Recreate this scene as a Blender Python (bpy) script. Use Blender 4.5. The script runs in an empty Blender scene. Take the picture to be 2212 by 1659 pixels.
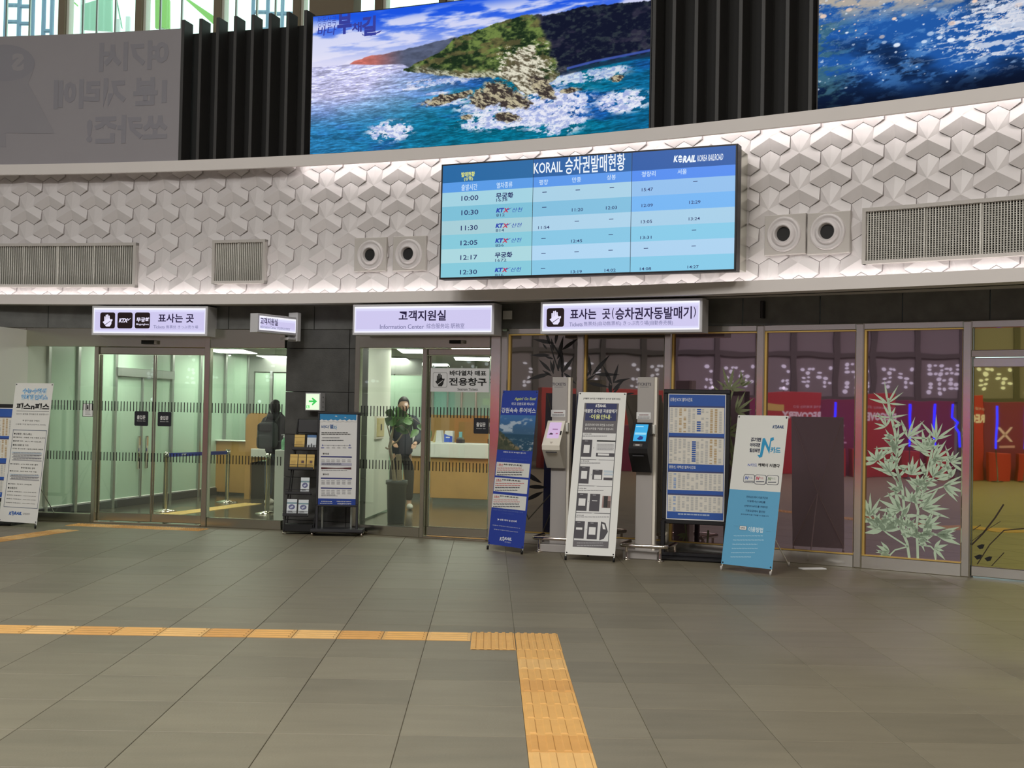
import bpy, bmesh, math, random
import numpy as np
from mathutils import Matrix, Vector
random.seed(7)
rng = np.random.RandomState(7)
SC = bpy.context.scene
COL = SC.collection

# ------------------------------------------------------------------ camera
F_PX, H_EYE = 2720.0, 1.51
YAW, PITCH, ROLL = math.radians(0.97), math.atan(63 / 2720.0), 0.0195
FW = Vector((math.sin(YAW) * math.cos(PITCH), math.cos(YAW) * math.cos(PITCH), math.sin(PITCH)))
_r0 = Vector((math.cos(YAW), -math.sin(YAW), 0.0)); _u0 = _r0.cross(FW)
RT = _r0 * math.cos(ROLL) + _u0 * math.sin(ROLL)
UPV = _u0 * math.cos(ROLL) - _r0 * math.sin(ROLL)
EYE = Vector((0, 0, H_EYE))
cam_data = bpy.data.cameras.new('camera')
cam = bpy.data.objects.new('camera', cam_data); COL.objects.link(cam)
cam.matrix_world = Matrix(((RT.x, UPV.x, -FW.x, 0), (RT.y, UPV.y, -FW.y, 0), (RT.z, UPV.z, -FW.z, H_EYE), (0, 0, 0, 1)))
cam_data.sensor_fit = 'HORIZONTAL'; cam_data.sensor_width = 36.0
cam_data.lens = F_PX / 2212.0 * 36.0
cam_data.clip_start = 0.05; cam_data.clip_end = 300
SC.camera = cam

# ------------------------------------------------------------------ world, exposure, added hall lamps
SC.view_settings.view_transform = 'Standard'; SC.view_settings.look = 'None'
SC.view_settings.gamma = 1.0; SC.view_settings.use_curve_mapping = False
SC.view_settings.exposure = 0.0
SC.cycles.use_denoising = True
SC.cycles.max_bounces = 7; SC.cycles.glossy_bounces = 5; SC.cycles.transparent_max_bounces = 12
SC.cycles.transmission_bounces = 6; SC.cycles.sample_clamp_indirect = 4.0
W = bpy.data.worlds.new('world'); SC.world = W; W.use_nodes = True
bg = W.node_tree.nodes['Background']; bg.inputs[0].default_value = (0.74, 0.96, 0.93, 1); bg.inputs[1].default_value = 2.0

def area_light(name, loc, rot, size, sizey, power, col):
    l = bpy.data.lights.new(name, 'AREA'); l.shape = 'RECTANGLE'; l.size = size; l.size_y = sizey
    l.energy = power; l.color = col
    o = bpy.data.objects.new(name, l); COL.objects.link(o); o.location = loc; o.rotation_euler = rot
    return o
HALL = [(-9, 0, 800, (1, .98, .95)), (-4.5, 0.5, 960, (1, .975, .93)), (2.5, -.5, 520, (1, .93, .82)), (-4, 5.0, 190, (1, .98, .94)),
        (3.5, 4.5, 60, (1, .95, .88)), (-10, 6.5, 170, (1, .98, .95)), (0, -6, 620, (1, .96, .88))]
for i, (x, y, p, c) in enumerate(HALL):
    area_light('added_hall_lamp', (x, y, 10.6), (0, 0, 0), 2.4, 2.4, p, c)  # unseen lamps, added and weighted to set the brightness of the hall

# ------------------------------------------------------------------ projection helpers (photo pixel -> point in the place)
def ray(x, y):
    return FW + RT * ((x - 1106.0) / F_PX) - UPV * ((y - 829.5) / F_PX)
def ground(x, y, z=0.0):
    d = ray(x, y); t = (z - H_EYE) / d.z
    return EYE + d * t
def at_depth(x, y, depth):
    d = ray(x, y); return EYE + d * (depth / d.dot(FW))
CG, CU, RG = Vector((-9.26, -7.28)), Vector((-10.42, -7.31)), 24.0
def cyl(x, y, c, R):
    d = ray(x, y); a = d.x ** 2 + d.y ** 2; b = -2 * (d.x * c.x + d.y * c.y); k = c.dot(c) - R * R
    t = (-b + math.sqrt(b * b - 4 * a * k)) / (2 * a)
    return EYE + d * t
def gpt(x, y, dR=0.0): return cyl(x, y, CG, RG + dR)
def upt(x, y, dR=0.0): return cyl(x, y, CU, RG + dR)
def theta(p, c): return math.atan2(p.x - c.x, p.y - c.y)
def uth(x, y, dR=0.0): return theta(upt(x, y, dR), CU)
def gth(x, y, dR=0.0): return theta(gpt(x, y, dR), CG)
def arc(c, R, th, z): return Vector((c.x + R * math.sin(th), c.y + R * math.cos(th), z))
def frame(o, xa, za=None):
    """x right, y up, z towards the viewer; o is the origin"""
    xa = Vector(xa).normalized(); ya = Vector((0, 0, 1)); za = xa.cross(ya).normalized()
    return Matrix(((xa.x, ya.x, za.x, o[0]), (xa.y, ya.y, za.y, o[1]), (xa.z, ya.z, za.z, o[2]), (0, 0, 0, 1)))
def arcframe(c, R, th, z=0.0): return frame(arc(c, R, th, z), (math.cos(th), -math.sin(th), 0))
def chord(A, B, z=0.0): return frame((A[0], A[1], z), (B[0] - A[0], B[1] - A[1], 0))
def yawframe(X, Y, yaw, z=0.0): return frame((X, Y, z), (math.cos(yaw), math.sin(yaw), 0))
def lean_frame(X, Y, yaw, lean, z=0.0):
    a = Vector((math.cos(yaw), math.sin(yaw), 0)); n = Vector((math.sin(yaw), -math.cos(yaw), 0))
    up = Vector((0, 0, math.cos(lean))) - n * math.sin(lean); zz = a.cross(up)
    return Matrix(((a.x, up.x, zz.x, X), (a.y, up.y, zz.y, Y), (a.z, up.z, zz.z, z), (0, 0, 0, 1)))
_HC = {}
def hit(F, x, y):
    """local (u, v) where the pixel ray meets the z=0 plane of frame F"""
    k = (F[0][0], F[1][0], F[0][1], F[2][1], F[0][2], F[1][2], F[0][3], F[1][3], F[2][3]); c = _HC.get(k)
    if c is None:
        M = F.to_3x3(); n = M.col[2].copy(); o = F.translation.copy(); xa = M.col[0].copy(); ya = M.col[1].copy(); e_ = EYE - o
        rows = []
        for w_ in (n, xa, ya): rows.append((FW.dot(w_) - 1106.0 / F_PX * RT.dot(w_) + 829.5 / F_PX * UPV.dot(w_), RT.dot(w_) / F_PX, -UPV.dot(w_) / F_PX))
        c = (rows, -e_.dot(n), e_.dot(xa), e_.dot(ya)); _HC[k] = c
    (rn, rx, ry), num, ex, ey = c
    t = num / (rn[0] + rn[1] * x + rn[2] * y)
    return ex + t * (rx[0] + rx[1] * x + rx[2] * y), ey + t * (ry[0] + ry[1] * x + ry[2] * y)

# ------------------------------------------------------------------ materials
MATS = {}
def lin(c):
    return tuple(((v / 255.0) / 12.92 if v / 255.0 <= .04045 else ((v / 255.0 + .055) / 1.055) ** 2.4) for v in c)
def mat(name, rgb=None, rough=.5, metal=0.0, emit=None, es=1.0, noise=0.0, nscale=8.0, bump=0.0, bscale=40.0, spec=.5, trans=0.0, wave=0.0):
    if name in MATS: return name
    m = bpy.data.materials.new(name); m.use_nodes = True; nt = m.node_tree; b = nt.nodes['Principled BSDF']
    c = lin(rgb) if rgb else (0, 0, 0)
    b.inputs['Base Color'].default_value = (*c, 1); b.inputs['Roughness'].default_value = rough
    b.inputs['Metallic'].default_value = metal; b.inputs['Specular IOR Level'].default_value = spec
    if trans: b.inputs['Transmission Weight'].default_value = trans
    if emit:
        b.inputs['Emission Color'].default_value = (*lin(emit), 1); b.inputs['Emission Strength'].default_value = es
    if noise or bump or wave:
        tc = nt.nodes.new('ShaderNodeTexCoord')
    if noise:
        n = nt.nodes.new('ShaderNodeTexNoise'); n.inputs['Scale'].default_value = nscale; n.inputs['Detail'].default_value = 5
        nt.links.new(tc.outputs['Object'], n.inputs['Vector'])
        r = nt.nodes.new('ShaderNodeMapRange'); r.inputs[1].default_value = .25; r.inputs[2].default_value = .75
        r.inputs[3].default_value = 1 - noise; r.inputs[4].default_value = 1 + noise
        nt.links.new(n.outputs['Fac'], r.inputs[0])
        mx = nt.nodes.new('ShaderNodeVectorMath'); mx.operation = 'SCALE'; mx.inputs[0].default_value = c
        nt.links.new(r.outputs[0], mx.inputs['Scale']); nt.links.new(mx.outputs[0], b.inputs['Base Color'])
    if bump:
        n2 = nt.nodes.new('ShaderNodeTexNoise'); n2.inputs['Scale'].default_value = bscale; n2.inputs['Detail'].default_value = 3
        nt.links.new(tc.outputs['Object'], n2.inputs['Vector'])
        bp = nt.nodes.new('ShaderNodeBump'); bp.inputs['Strength'].default_value = bump; bp.inputs['Distance'].default_value = .01
        nt.links.new(n2.outputs['Fac'], bp.inputs['Height']); nt.links.new(bp.outputs[0], b.inputs['Normal'])
    MATS[name] = m; return name

mat('white_paint', (186, 181, 177), .55, noise=.02, nscale=3)
mat('tile_gloss', (208, 203, 204), .38, noise=.015, nscale=4)
mat('ledge_paint', (224, 218, 216), .5, noise=.02, nscale=2)
mat('stone', (72, 72, 70), .5, noise=.28, nscale=5, bump=.15, bscale=60)
mat('stone_band', (98, 99, 97), .45, noise=.22, nscale=6, bump=.15, bscale=60)
mat('steel', (196, 196, 182), .2, 1.0, bump=.05, bscale=3)
mat('steel_bright', (226, 224, 218), .14, .95, bump=.10, bscale=2)
mat('chrome', (225, 215, 205), .06, 1.0)
mat('gold_trim', (226, 192, 112), .35, .5)
mat('dark_fin', (56, 55, 55), .5, noise=.06)
mat('dark_back', (30, 29, 29), .7)
mat('black_metal', (24, 23, 27), .45)
mat('dark_metal', (62, 62, 66), .4, .3)
mat('black', (10, 10, 12), .6)
mat('grille_dark', (12, 12, 13), .8)
mat('grille_bar', (214, 212, 206), .5)
mat('wood', (196, 150, 88), .45, noise=.10, nscale=3)
mat('counter_white', (232, 232, 226), .35)
mat('partition_white', (226, 230, 218), .5)
mat('ceiling_white', (214, 214, 206), .7)
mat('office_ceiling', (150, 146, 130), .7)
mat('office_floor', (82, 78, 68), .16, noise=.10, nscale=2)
mat('hall_wall', (150, 140, 146), .8)
mat('brown_column', (132, 112, 92), .7)
mat('pot', (74, 82, 84), .4)
mat('bark', (176, 160, 136), .8, noise=.15, nscale=30)
mat('leaf', (104, 148, 82), .45)
mat('leaf_dark', (72, 110, 62), .45)
mat('hair', (22, 18, 17), .6)
mat('skin', (206, 164, 138), .55)
mat('coat', (26, 30, 32), .85)
mat('coat_navy', (44, 50, 60), .85)
mat('jeans', (62, 76, 96), .85)
mat('shirt', (188, 206, 216), .8)
mat('trousers', (44, 42, 44), .85)
mat('shoe_white', (224, 220, 212), .5)
mat('pack', (40, 48, 46), .7)
mat('blue_belt', (40, 58, 160), .6)
mat('cream', (232, 226, 214), .4)
mat('kiosk_grey', (170, 165, 162), .4)
mat('paper', (226, 226, 226), .6)
mat('banner_white', (222, 222, 218), .5)
mat('red_paint', (176, 44, 50), .45)
mat('magenta_paint', (122, 34, 70), .45)
mat('office_light', None, emit=(255, 255, 242), es=11)
mat('frost_green', (186, 214, 192), .28, noise=.04, nscale=1)
mat('led', None, emit=(255, 250, 246), es=12)
mat('alu', (176, 180, 176), .3, .8)
mat('tactile', (202, 154, 84), .55, noise=.07, nscale=9)
mat('tactile_pale', (208, 164, 98), .5, noise=.06, nscale=9)
mat('tactile_deep', (194, 143, 74), .55, noise=.07, nscale=9)
mat('tactile_office', (232, 196, 118), .5)

def ink(r, g, b): return mat('print_%02x%02x%02x' % (r, g, b), (r, g, b), .6)
def glow(r, g, b, s=1.0): return mat('glow_%02x%02x%02x_%d' % (r, g, b, int(s * 10)), None, .4, emit=(r, g, b), es=s)

def _glass(name, tint, refl, alpha_tint):
    """clear pane: mostly see-through, with a mirror reflection on top"""
    m = bpy.data.materials.new(name); m.use_nodes = True; nt = m.node_tree; nt.nodes.clear()
    out = nt.nodes.new('ShaderNodeOutputMaterial'); mix = nt.nodes.new('ShaderNodeMixShader')
    tr = nt.nodes.new('ShaderNodeBsdfTransparent'); tr.inputs[0].default_value = (*alpha_tint, 1)
    gl = nt.nodes.new('ShaderNodeBsdfGlossy'); gl.inputs['Roughness'].default_value = .01; gl.inputs[0].default_value = (*tint, 1)
    mix.inputs[0].default_value = refl
    nt.links.new(tr.outputs[0], mix.inputs[1]); nt.links.new(gl.outputs[0], mix.inputs[2]); nt.links.new(mix.outputs[0], out.inputs[0])
    MATS[name] = m; return name
def _mirror_glass(name, base, tint, fac):
    """dark film-backed pane: body colour under a clean slightly wavy reflection"""
    m = bpy.data.materials.new(name); m.use_nodes = True; nt = m.node_tree; nt.nodes.clear()
    out = nt.nodes.new('ShaderNodeOutputMaterial'); mix = nt.nodes.new('ShaderNodeMixShader')
    df = nt.nodes.new('ShaderNodeBsdfDiffuse'); df.inputs[0].default_value = (*lin(base), 1)
    gl = nt.nodes.new('ShaderNodeBsdfGlossy'); gl.inputs['Roughness'].default_value = .015; gl.inputs[0].default_value = (*tint, 1)
    tc = nt.nodes.new('ShaderNodeTexCoord'); n = nt.nodes.new('ShaderNodeTexNoise'); n.inputs['Scale'].default_value = 2.2; n.inputs['Detail'].default_value = 1
    bp = nt.nodes.new('ShaderNodeBump'); bp.inputs['Strength'].default_value = .12; bp.inputs['Distance'].default_value = .004
    nt.links.new(tc.outputs['Object'], n.inputs['Vector']); nt.links.new(n.outputs['Fac'], bp.inputs['Height']); nt.links.new(bp.outputs[0], gl.inputs['Normal'])
    mix.inputs[0].default_value = fac
    nt.links.new(df.outputs[0], mix.inputs[1]); nt.links.new(gl.outputs[0], mix.inputs[2]); nt.links.new(mix.outputs[0], out.inputs[0])
    MATS[name] = m; return name
_glass('clear_glass', (.9, .95, .9), .10, (.93, .97, .93))
_mirror_glass('smoked_glass', (66, 52, 58), (.82, .66, .76), .42)
_mirror_glass('smoked_glass_grey', (68, 63, 56), (.72, .66, .62), .38)
_mirror_glass('yellow_glass', (56, 54, 16), (1.0, .95, .36), .5)

def _floor_mat():
    m = bpy.data.materials.new('floor_stone'); m.use_nodes = True; nt = m.node_tree; b = nt.nodes['Principled BSDF']
    tc = nt.nodes.new('ShaderNodeTexCoord'); oi = nt.nodes.new('ShaderNodeObjectInfo')
    n = nt.nodes.new('ShaderNodeTexNoise'); n.inputs['Scale'].default_value = 3.0; n.inputs['Detail'].default_value = 6
    geo = nt.nodes.new('ShaderNodeNewGeometry')
    mp = nt.nodes.new('ShaderNodeMapping'); mp.inputs['Scale'].default_value = (.6, 2.6, 1)
    nt.links.new(geo.outputs['Position'], mp.inputs['Vector']); nt.links.new(mp.outputs[0], n.inputs['Vector'])
    a = nt.nodes.new('ShaderNodeMath'); a.operation = 'MULTIPLY'; a.inputs[1].default_value = .20
    nt.links.new(oi.outputs['Random'], a.inputs[0])
    a2 = nt.nodes.new('ShaderNodeMath'); a2.operation = 'MULTIPLY_ADD'; a2.inputs[1].default_value = .42
    nt.links.new(n.outputs['Fac'], a2.inputs[0]); nt.links.new(a.outputs[0], a2.inputs[2])
    s = nt.nodes.new('ShaderNodeMath'); s.operation = 'ADD'; s.inputs[1].default_value = .69; nt.links.new(a2.outputs[0], s.inputs[0])
    v = nt.nodes.new('ShaderNodeVectorMath'); v.operation = 'SCALE'; v.inputs[0].default_value = lin((114, 107, 90))
    nt.links.new(s.outputs[0], v.inputs['Scale']); nt.links.new(v.outputs[0], b.inputs['Base Color'])
    b.inputs['Roughness'].default_value = .46; b.inputs['Specular IOR Level'].default_value = .3
    n2 = nt.nodes.new('ShaderNodeTexNoise'); n2.inputs['Scale'].default_value = 90; n2.inputs['Detail'].default_value = 3
    nt.links.new(geo.outputs['Position'], n2.inputs['Vector'])
    bp = nt.nodes.new('ShaderNodeBump'); bp.inputs['Strength'].default_value = .18; bp.inputs['Distance'].default_value = .004
    nt.links.new(n2.outputs['Fac'], bp.inputs['Height']); nt.links.new(bp.outputs[0], b.inputs['Normal'])
    MATS['floor_stone'] = m
_floor_mat()

def _picture_mat(name, strength):
    m = bpy.data.materials.new(name); m.use_nodes = True; nt = m.node_tree; nt.nodes.clear()
    out = nt.nodes.new('ShaderNodeOutputMaterial'); em = nt.nodes.new('ShaderNodeEmission'); em.inputs[1].default_value = strength
    at = nt.nodes.new('ShaderNodeAttribute'); at.attribute_name = 'picture'
    nt.links.new(at.outputs['Color'], em.inputs[0]); nt.links.new(em.outputs[0], out.inputs[0]); MATS[name] = m
_picture_mat('lit_picture', 1.0)
def _print_picture_mat(name):
    m = bpy.data.materials.new(name); m.use_nodes = True; nt = m.node_tree
    at = nt.nodes.new('ShaderNodeAttribute'); at.attribute_name = 'picture'
    nt.links.new(at.outputs['Color'], nt.nodes['Principled BSDF'].inputs['Base Color']); nt.nodes['Principled BSDF'].inputs['Roughness'].default_value = .5
    MATS[name] = m
_print_picture_mat('printed_picture')

# ------------------------------------------------------------------ object helpers
WM = {}
def setprops(o, label=None, cat=None, group=None, kind=None):
    if label: o['label'] = label
    if cat: o['category'] = cat
    if group: o['group'] = group
    if kind: o['kind'] = kind
    return o
def thing(name, label, cat, M, group=None):
    """an empty at the base of a thing; M may be a Matrix or a location"""
    if not isinstance(M, Matrix): M = Matrix.Translation(Vector(M))
    o = bpy.data.objects.new(name, None); COL.objects.link(o); o.empty_display_size = .1
    o.matrix_world = M; WM[o.name] = M.copy()
    return setprops(o, label, cat, group)
class MB:
    """collects geometry in world coordinates and links it as ONE mesh object"""
    def __init__(s): s.v = []; s.f = []; s.m = []; s.mats = []; s.smooth = []
    def mi(s, name):
        if name not in s.mats: s.mats.append(name)
        return s.mats.index(name)
    def add(s, verts, faces, mname, smooth=False):
        b = len(s.v); k = s.mi(mname); s.v.extend([tuple(v) for v in verts])
        for f in faces: s.f.append(tuple(i + b for i in f)); s.m.append(k); s.smooth.append(smooth)
    def box(s, F, x0, x1, y0, y1, z0, z1, m):
        c = [(x, y, z) for z in (z0, z1) for y in (y0, y1) for x in (x0, x1)]
        s.add([F @ Vector(p) for p in c], [(0, 2, 3, 1), (4, 5, 7, 6), (0, 1, 5, 4), (2, 6, 7, 3), (0, 4, 6, 2), (1, 3, 7, 5)], m); return s
    def bbox(s, F, x0, x1, y0, y1, z0, z1, m, bv=.006):
        """box with chamfered long edges facing the viewer"""
        xs = [(x0, y0, z0), (x1, y0, z0), (x1, y1, z0), (x0, y1, z0), (x0, y0, z1 - bv), (x1, y0, z1 - bv), (x1, y1, z1 - bv), (x0, y1, z1 - bv),
              (x0 + bv, y0 + bv, z1), (x1 - bv, y0 + bv, z1), (x1 - bv, y1 - bv, z1), (x0 + bv, y1 - bv, z1)]
        s.add([F @ Vector(p) for p in xs], [(3, 2, 1, 0), (0, 1, 5, 4), (1, 2, 6, 5), (2, 3, 7, 6), (3, 0, 4, 7), (4, 5, 9, 8), (5, 6, 10, 9), (6, 7, 11, 10), (7, 4, 8, 11), (8, 9, 10, 11)], m); return s
    def quad(s, F, x0, x1, y0, y1, z, m):
        s.add([F @ Vector(p) for p in ((x0, y0, z), (x1, y0, z), (x1, y1, z), (x0, y1, z))], [(0, 1, 2, 3)], m); return s
    def poly(s, F, pts, z0, z1, m):
        """extruded outline (ccw), z0 back z1 front"""
        n = len(pts); v = [F @ Vector((p[0], p[1], z0)) for p in pts] + [F @ Vector((p[0], p[1], z1)) for p in pts]
        f = [tuple(range(n, 2 * n)), tuple(reversed(range(n)))] + [(i, (i + 1) % n, n + (i + 1) % n, n + i) for i in range(n)]
        s.add(v, f, m); return s
    def tube(s, pts, r, m, n=8, cap=True, smooth=True, radii=None):
        pts = [Vector(p) for p in pts]; V = []; prev = None
        for i, p in enumerate(pts):
            d = (pts[min(i + 1, len(pts) - 1)] - pts[max(i - 1, 0)]).normalized()
            if prev is None:
                a = Vector((0, 0, 1)) if abs(d.z) < .9 else Vector((1, 0, 0)); e1 = d.cross(a).normalized()
            else: e1 = (prev - d * prev.dot(d)).normalized()
            prev = e1; e2 = d.cross(e1); rr = radii[i] if radii else r
            for k in range(n):
                a = 2 * math.pi * k / n; V.append(p + (e1 * math.cos(a) + e2 * math.sin(a)) * rr)
        fs = []
        for i in range(len(pts) - 1):
            for k in range(n): fs.append((i * n + k, i * n + (k + 1) % n, (i + 1) * n + (k + 1) % n, (i + 1) * n + k))
        s.add(V, fs, m, smooth)
        if cap:
            s.add(V[:n], [tuple(reversed(range(n)))], m); s.add(V[-n:], [tuple(range(n))], m)
        return s
    def lathe(s, o, prof, m, n=24, axis=None, smooth=True):
        """prof: list of (r, h) along +z of matrix o"""
        if not isinstance(o, Matrix): o = Matrix.Translation(Vector(o))
        V = []; fs = []
        for r, hh in prof:
            for k in range(n):
                a = 2 * math.pi * k / n; V.append(o @ Vector((r * math.cos(a), r * math.sin(a), hh)))
        for i in range(len(prof) - 1):
            for k in range(n): fs.append((i * n + k, i * n + (k + 1) % n, (i + 1) * n + (k + 1) % n, (i + 1) * n + k))
        s.add(V, fs, m, smooth); return s
    def band(s, c, R0, R1, z0, z1, t0, t1, m, n=48):
        V = []; fs = []
        for i in range(n + 1):
            t = t0 + (t1 - t0) * i / n
            V += [arc(c, R0, t, z0), arc(c, R0, t, z1), arc(c, R1, t, z1), arc(c, R1, t, z0)]
        for i in range(n):
            a = i * 4
            for k in range(4): fs.append((a + k, a + (k + 1) % 4, a + 4 + (k + 1) % 4, a + 4 + k))
        fs += [(3, 2, 1, 0), (n * 4, n * 4 + 1, n * 4 + 2, n * 4 + 3)]
        s.add(V, [tuple(reversed(f)) for f in fs], m); return s
    def build(s, name, parent=None, label=None, cat=None, group=None, kind=None):
        me = bpy.data.meshes.new(name)
        if parent is not None: M = WM[parent.name]
        else:
            a = np.array(s.v); M = Matrix.Translation(((a[:, 0].min() + a[:, 0].max()) / 2, (a[:, 1].min() + a[:, 1].max()) / 2, a[:, 2].min()))
        inv = M.inverted(); a = np.array(s.v); Mi = np.array(inv)
        a = a @ Mi[:3, :3].T + Mi[:3, 3]
        me.from_pydata(a.tolist(), [], s.f)
        for mn in s.mats: me.materials.append(MATS[mn])
        me.polygons.foreach_set('material_index', s.m); me.polygons.foreach_set('use_smooth', s.smooth); me.update()
        o = bpy.data.objects.new(name, me); COL.objects.link(o)
        if parent is not None: o.parent = parent; WM[o.name] = M.copy()
        else: o.matrix_world = M; WM[o.name] = M.copy()
        return setprops(o, label, cat, group, kind)
def struct(mb, name): return mb.build(name, kind='structure')
def copy_tree(o, parent=None):
    c = o.copy(); COL.objects.link(c); c.parent = parent; WM[c.name] = WM[o.name].copy()
    for ch in list(o.children): copy_tree(ch, c)
    return c

# ------------------------------------------------------------------ lettering
_TX = {}
DEFERRED = []
def make_glyphs():
    """set every line of lettering in one go per weight and keep the outlines by line"""
    want = {}
    for sh, *_ in DEFERRED:
        for t in sh.pending: want.setdefault((t[8], t[11]), set()).add(t[0])
    for (bold, res), texts in want.items():
        texts = sorted(texts); cu = bpy.data.curves.new('t', 'FONT'); cu.fill_mode = 'FRONT'; cu.body = '\n'.join(texts); cu.resolution_u = res; cu.offset = bold; cu.space_line = 3.0
        o = bpy.data.objects.new('t', cu); sc_ = bpy.data.scenes.new('bench'); sc_.collection.objects.link(o); sc_.view_layers[0].update()
        me = bpy.data.meshes.new_from_object(o.evaluated_get(sc_.view_layers[0].depsgraph))
        v = np.zeros(len(me.vertices) * 3); me.vertices.foreach_get('co', v); v = v.reshape(-1, 3)[:, :2]
        line = np.round(-(v[:, 1] - .3) / 3.0).astype(int); per = {}
        for p in me.polygons:
            q = tuple(p.vertices); per.setdefault(line[q[0]], []).append(q)
        for i, tx in enumerate(texts):
            fs = per.get(i, [])
            if not fs: print('no glyphs for', tx); continue
            used = sorted({k for f in fs for k in f}); mp = {k: n for n, k in enumerate(used)}
            _TX[(tx, bold, res)] = (v[used], [tuple(mp[k] for k in f) for f in fs])
        bpy.data.objects.remove(o); bpy.data.curves.remove(cu); bpy.data.meshes.remove(me); bpy.data.scenes.remove(sc_)
def finish_lettering():
    make_glyphs()
    for sh, name, par, label in DEFERRED:
        for t in sh.pending: sh._text(*t)
        if sh.bend:      # lay the print on the curved face
            c_, R_ = sh.bend; z_ = sh.F.to_3x3() @ Vector((0, 0, 1)); o_ = sh.F.translation
            for i, q in enumerate(sh.mb.v):
                lay = (Vector(q) - o_).dot(z_); dx, dy = q[0] - c_.x, q[1] - c_.y; n_ = math.hypot(dx, dy); rr_ = R_ - lay; sh.mb.v[i] = (c_.x + dx / n_ * rr_, c_.y + dy / n_ * rr_, q[2])
        if sh.mb.v: sh.mb.build(name, par, label=label)
class Sheet:
    """flat print on the z=0 plane of frame F, coordinates in metres or photo pixels seen through a view (ox, oy, scale)"""
    def __init__(s, F, px=None, lift=.0012):
        s.F = F; s.mb = MB(); s.vw = px; s.lift = lift; s.pending = []; s.bend = None
    def uv(s, x, y):
        if s.vw is None: return x, y
        ox, oy, sc = s.vw; return hit(s.F, ox + x / sc, oy + y / sc)
    def rect(s, x0, y0, x1, y1, m, L=1):
        a = s.uv(x0, y0); b = s.uv(x1, y1); u0, u1 = sorted((a[0], b[0])); v0, v1 = sorted((a[1], b[1]))
        s.mb.quad(s.F, u0, u1, v0, v1, L * s.lift, m); return s
    def rrect(s, x0, y0, x1, y1, m, r=.15, L=1):
        a = s.uv(x0, y0); b = s.uv(x1, y1); u0, u1 = sorted((a[0], b[0])); v0, v1 = sorted((a[1], b[1])); R = r * min(u1 - u0, v1 - v0)
        P = []
        for cx, cy, a0 in ((u1 - R, v0 + R, -90), (u1 - R, v1 - R, 0), (u0 + R, v1 - R, 90), (u0 + R, v0 + R, 180)):
            for k in range(4):
                t = math.radians(a0 + 30 * k); P.append((cx + R * math.cos(t), cy + R * math.sin(t)))
        s.mb.add([s.F @ Vector((p[0], p[1], L * s.lift)) for p in P], [tuple(range(len(P)))], m); return s
    def frame(s, x0, y0, x1, y1, w, m, L=1):
        s.rect(x0, y0, x1, y0 + w, m, L); s.rect(x0, y1 - w, x1, y1, m, L); s.rect(x0, y0, x0 + w, y1, m, L); s.rect(x1 - w, y0, x1, y1, m, L); return s
    def poly(s, pts, m, L=1):
        P = [s.uv(*p) for p in pts]
        A = sum(P[i][0] * P[(i + 1) % len(P)][1] - P[(i + 1) % len(P)][0] * P[i][1] for i in range(len(P)))
        if A < 0: P = P[::-1]
        s.mb.add([s.F @ Vector((p[0], p[1], L * s.lift)) for p in P], [tuple(range(len(P)))], m); return s
    def text(s, t, x0, y0, x1, y1, m, L=2, bold=0.0, shear=0.0, mirror=False, res=2):
        """lettering fitted into the box"""
        a = s.uv(x0, y0); b = s.uv(x1, y1)
        s.pending.append((t, a[0], a[1], b[0], b[1], m, L, None, bold, shear, mirror, res)); return s
    def _text(s, t, ax, ay, bx, by, m, L, _, bold, shear, mirror, res):
        if (t, bold, res) not in _TX: return
        v, f = _TX[(t, bold, res)]
        v = v.copy(); v[:, 0] += v[:, 1] * shear
        mn = v.min(0); mx = v.max(0); v = (v - mn) / np.maximum(mx - mn, 1e-6)
        if mirror: v[:, 0] = 1 - v[:, 0]; f = [tuple(reversed(q)) for q in f]
        u0, u1 = sorted((ax, bx)); v0, v1 = sorted((ay, by))
        P = [s.F @ Vector((u0 + (u1 - u0) * p[0], v0 + (v1 - v0) * p[1], L * s.lift)) for p in v]
        s.mb.add(P, f, m); return s
    def lines(s, x0, y0, x1, n, dy, h, m, L=1, seed=0, gap=.25):
        """rows of tiny broken strokes where the photograph shows writing too small to read"""
        r = random.Random(seed)
        for i in range(n):
            x = x0; yy = y0 + i * dy; end = x1 - (x1 - x0) * r.random() * gap
            while x < end:
                w = (x1 - x0) * (.03 + .09 * r.random()); s.rect(x, yy, min(x + w, end), yy + h, m, L); x += w + (x1 - x0) * .015
        return s
    def build(s, name, parent, label=None): DEFERRED.append((s, name, parent, label))
# ================================================================== SETTING
I4 = Matrix.Identity(4)
# ---- floor: slab plus separate stone tiles
fl = MB(); fl.add([(-24, -26, -.006), (20, -26, -.006), (20, 34, -.006), (-24, 34, -.006), (-24, -26, -.2), (20, -26, -.2), (20, 34, -.2), (-24, 34, -.2)],
                  [(0, 1, 2, 3), (7, 6, 5, 4), (0, 4, 5, 1), (1, 5, 6, 2), (2, 6, 7, 3), (3, 7, 4, 0)], 'floor_stone')
floor = struct(fl, 'floor')
TX, TY, TX0, TY0 = .5915, .6065, -.3925, 5.914
def in_front_of_glass(X, Y, pad=0.0):
    return (Vector((X, Y)) - CG).length < RG - .1 - pad
tm = MB(); g = .0014
tm.bbox(I4, g, TX - g, g, TY - g, -.0055, 0.0, 'floor_stone', .0022)
tile_mesh = bpy.data.meshes.new('floor_tile'); tile_mesh.from_pydata(tm.v, [], tm.f); tile_mesh.materials.append(MATS['floor_stone']); tile_mesh.update()
cells = []
for j in range(-3, 22):
    for i in range(-16, 18):
        X = TX0 + i * TX; Y = TY0 + j * TY; cx = X + TX / 2; cy = Y + TY / 2
        if cy < 4.3 or not in_front_of_glass(cx, cy, -.35): continue
        if abs(cx - .017 * cy) > cy * .418 + .35: continue
        cells.append((math.hypot(cx, cy), X, Y))
cells.sort()
FB = WM[floor.name].inverted()
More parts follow.
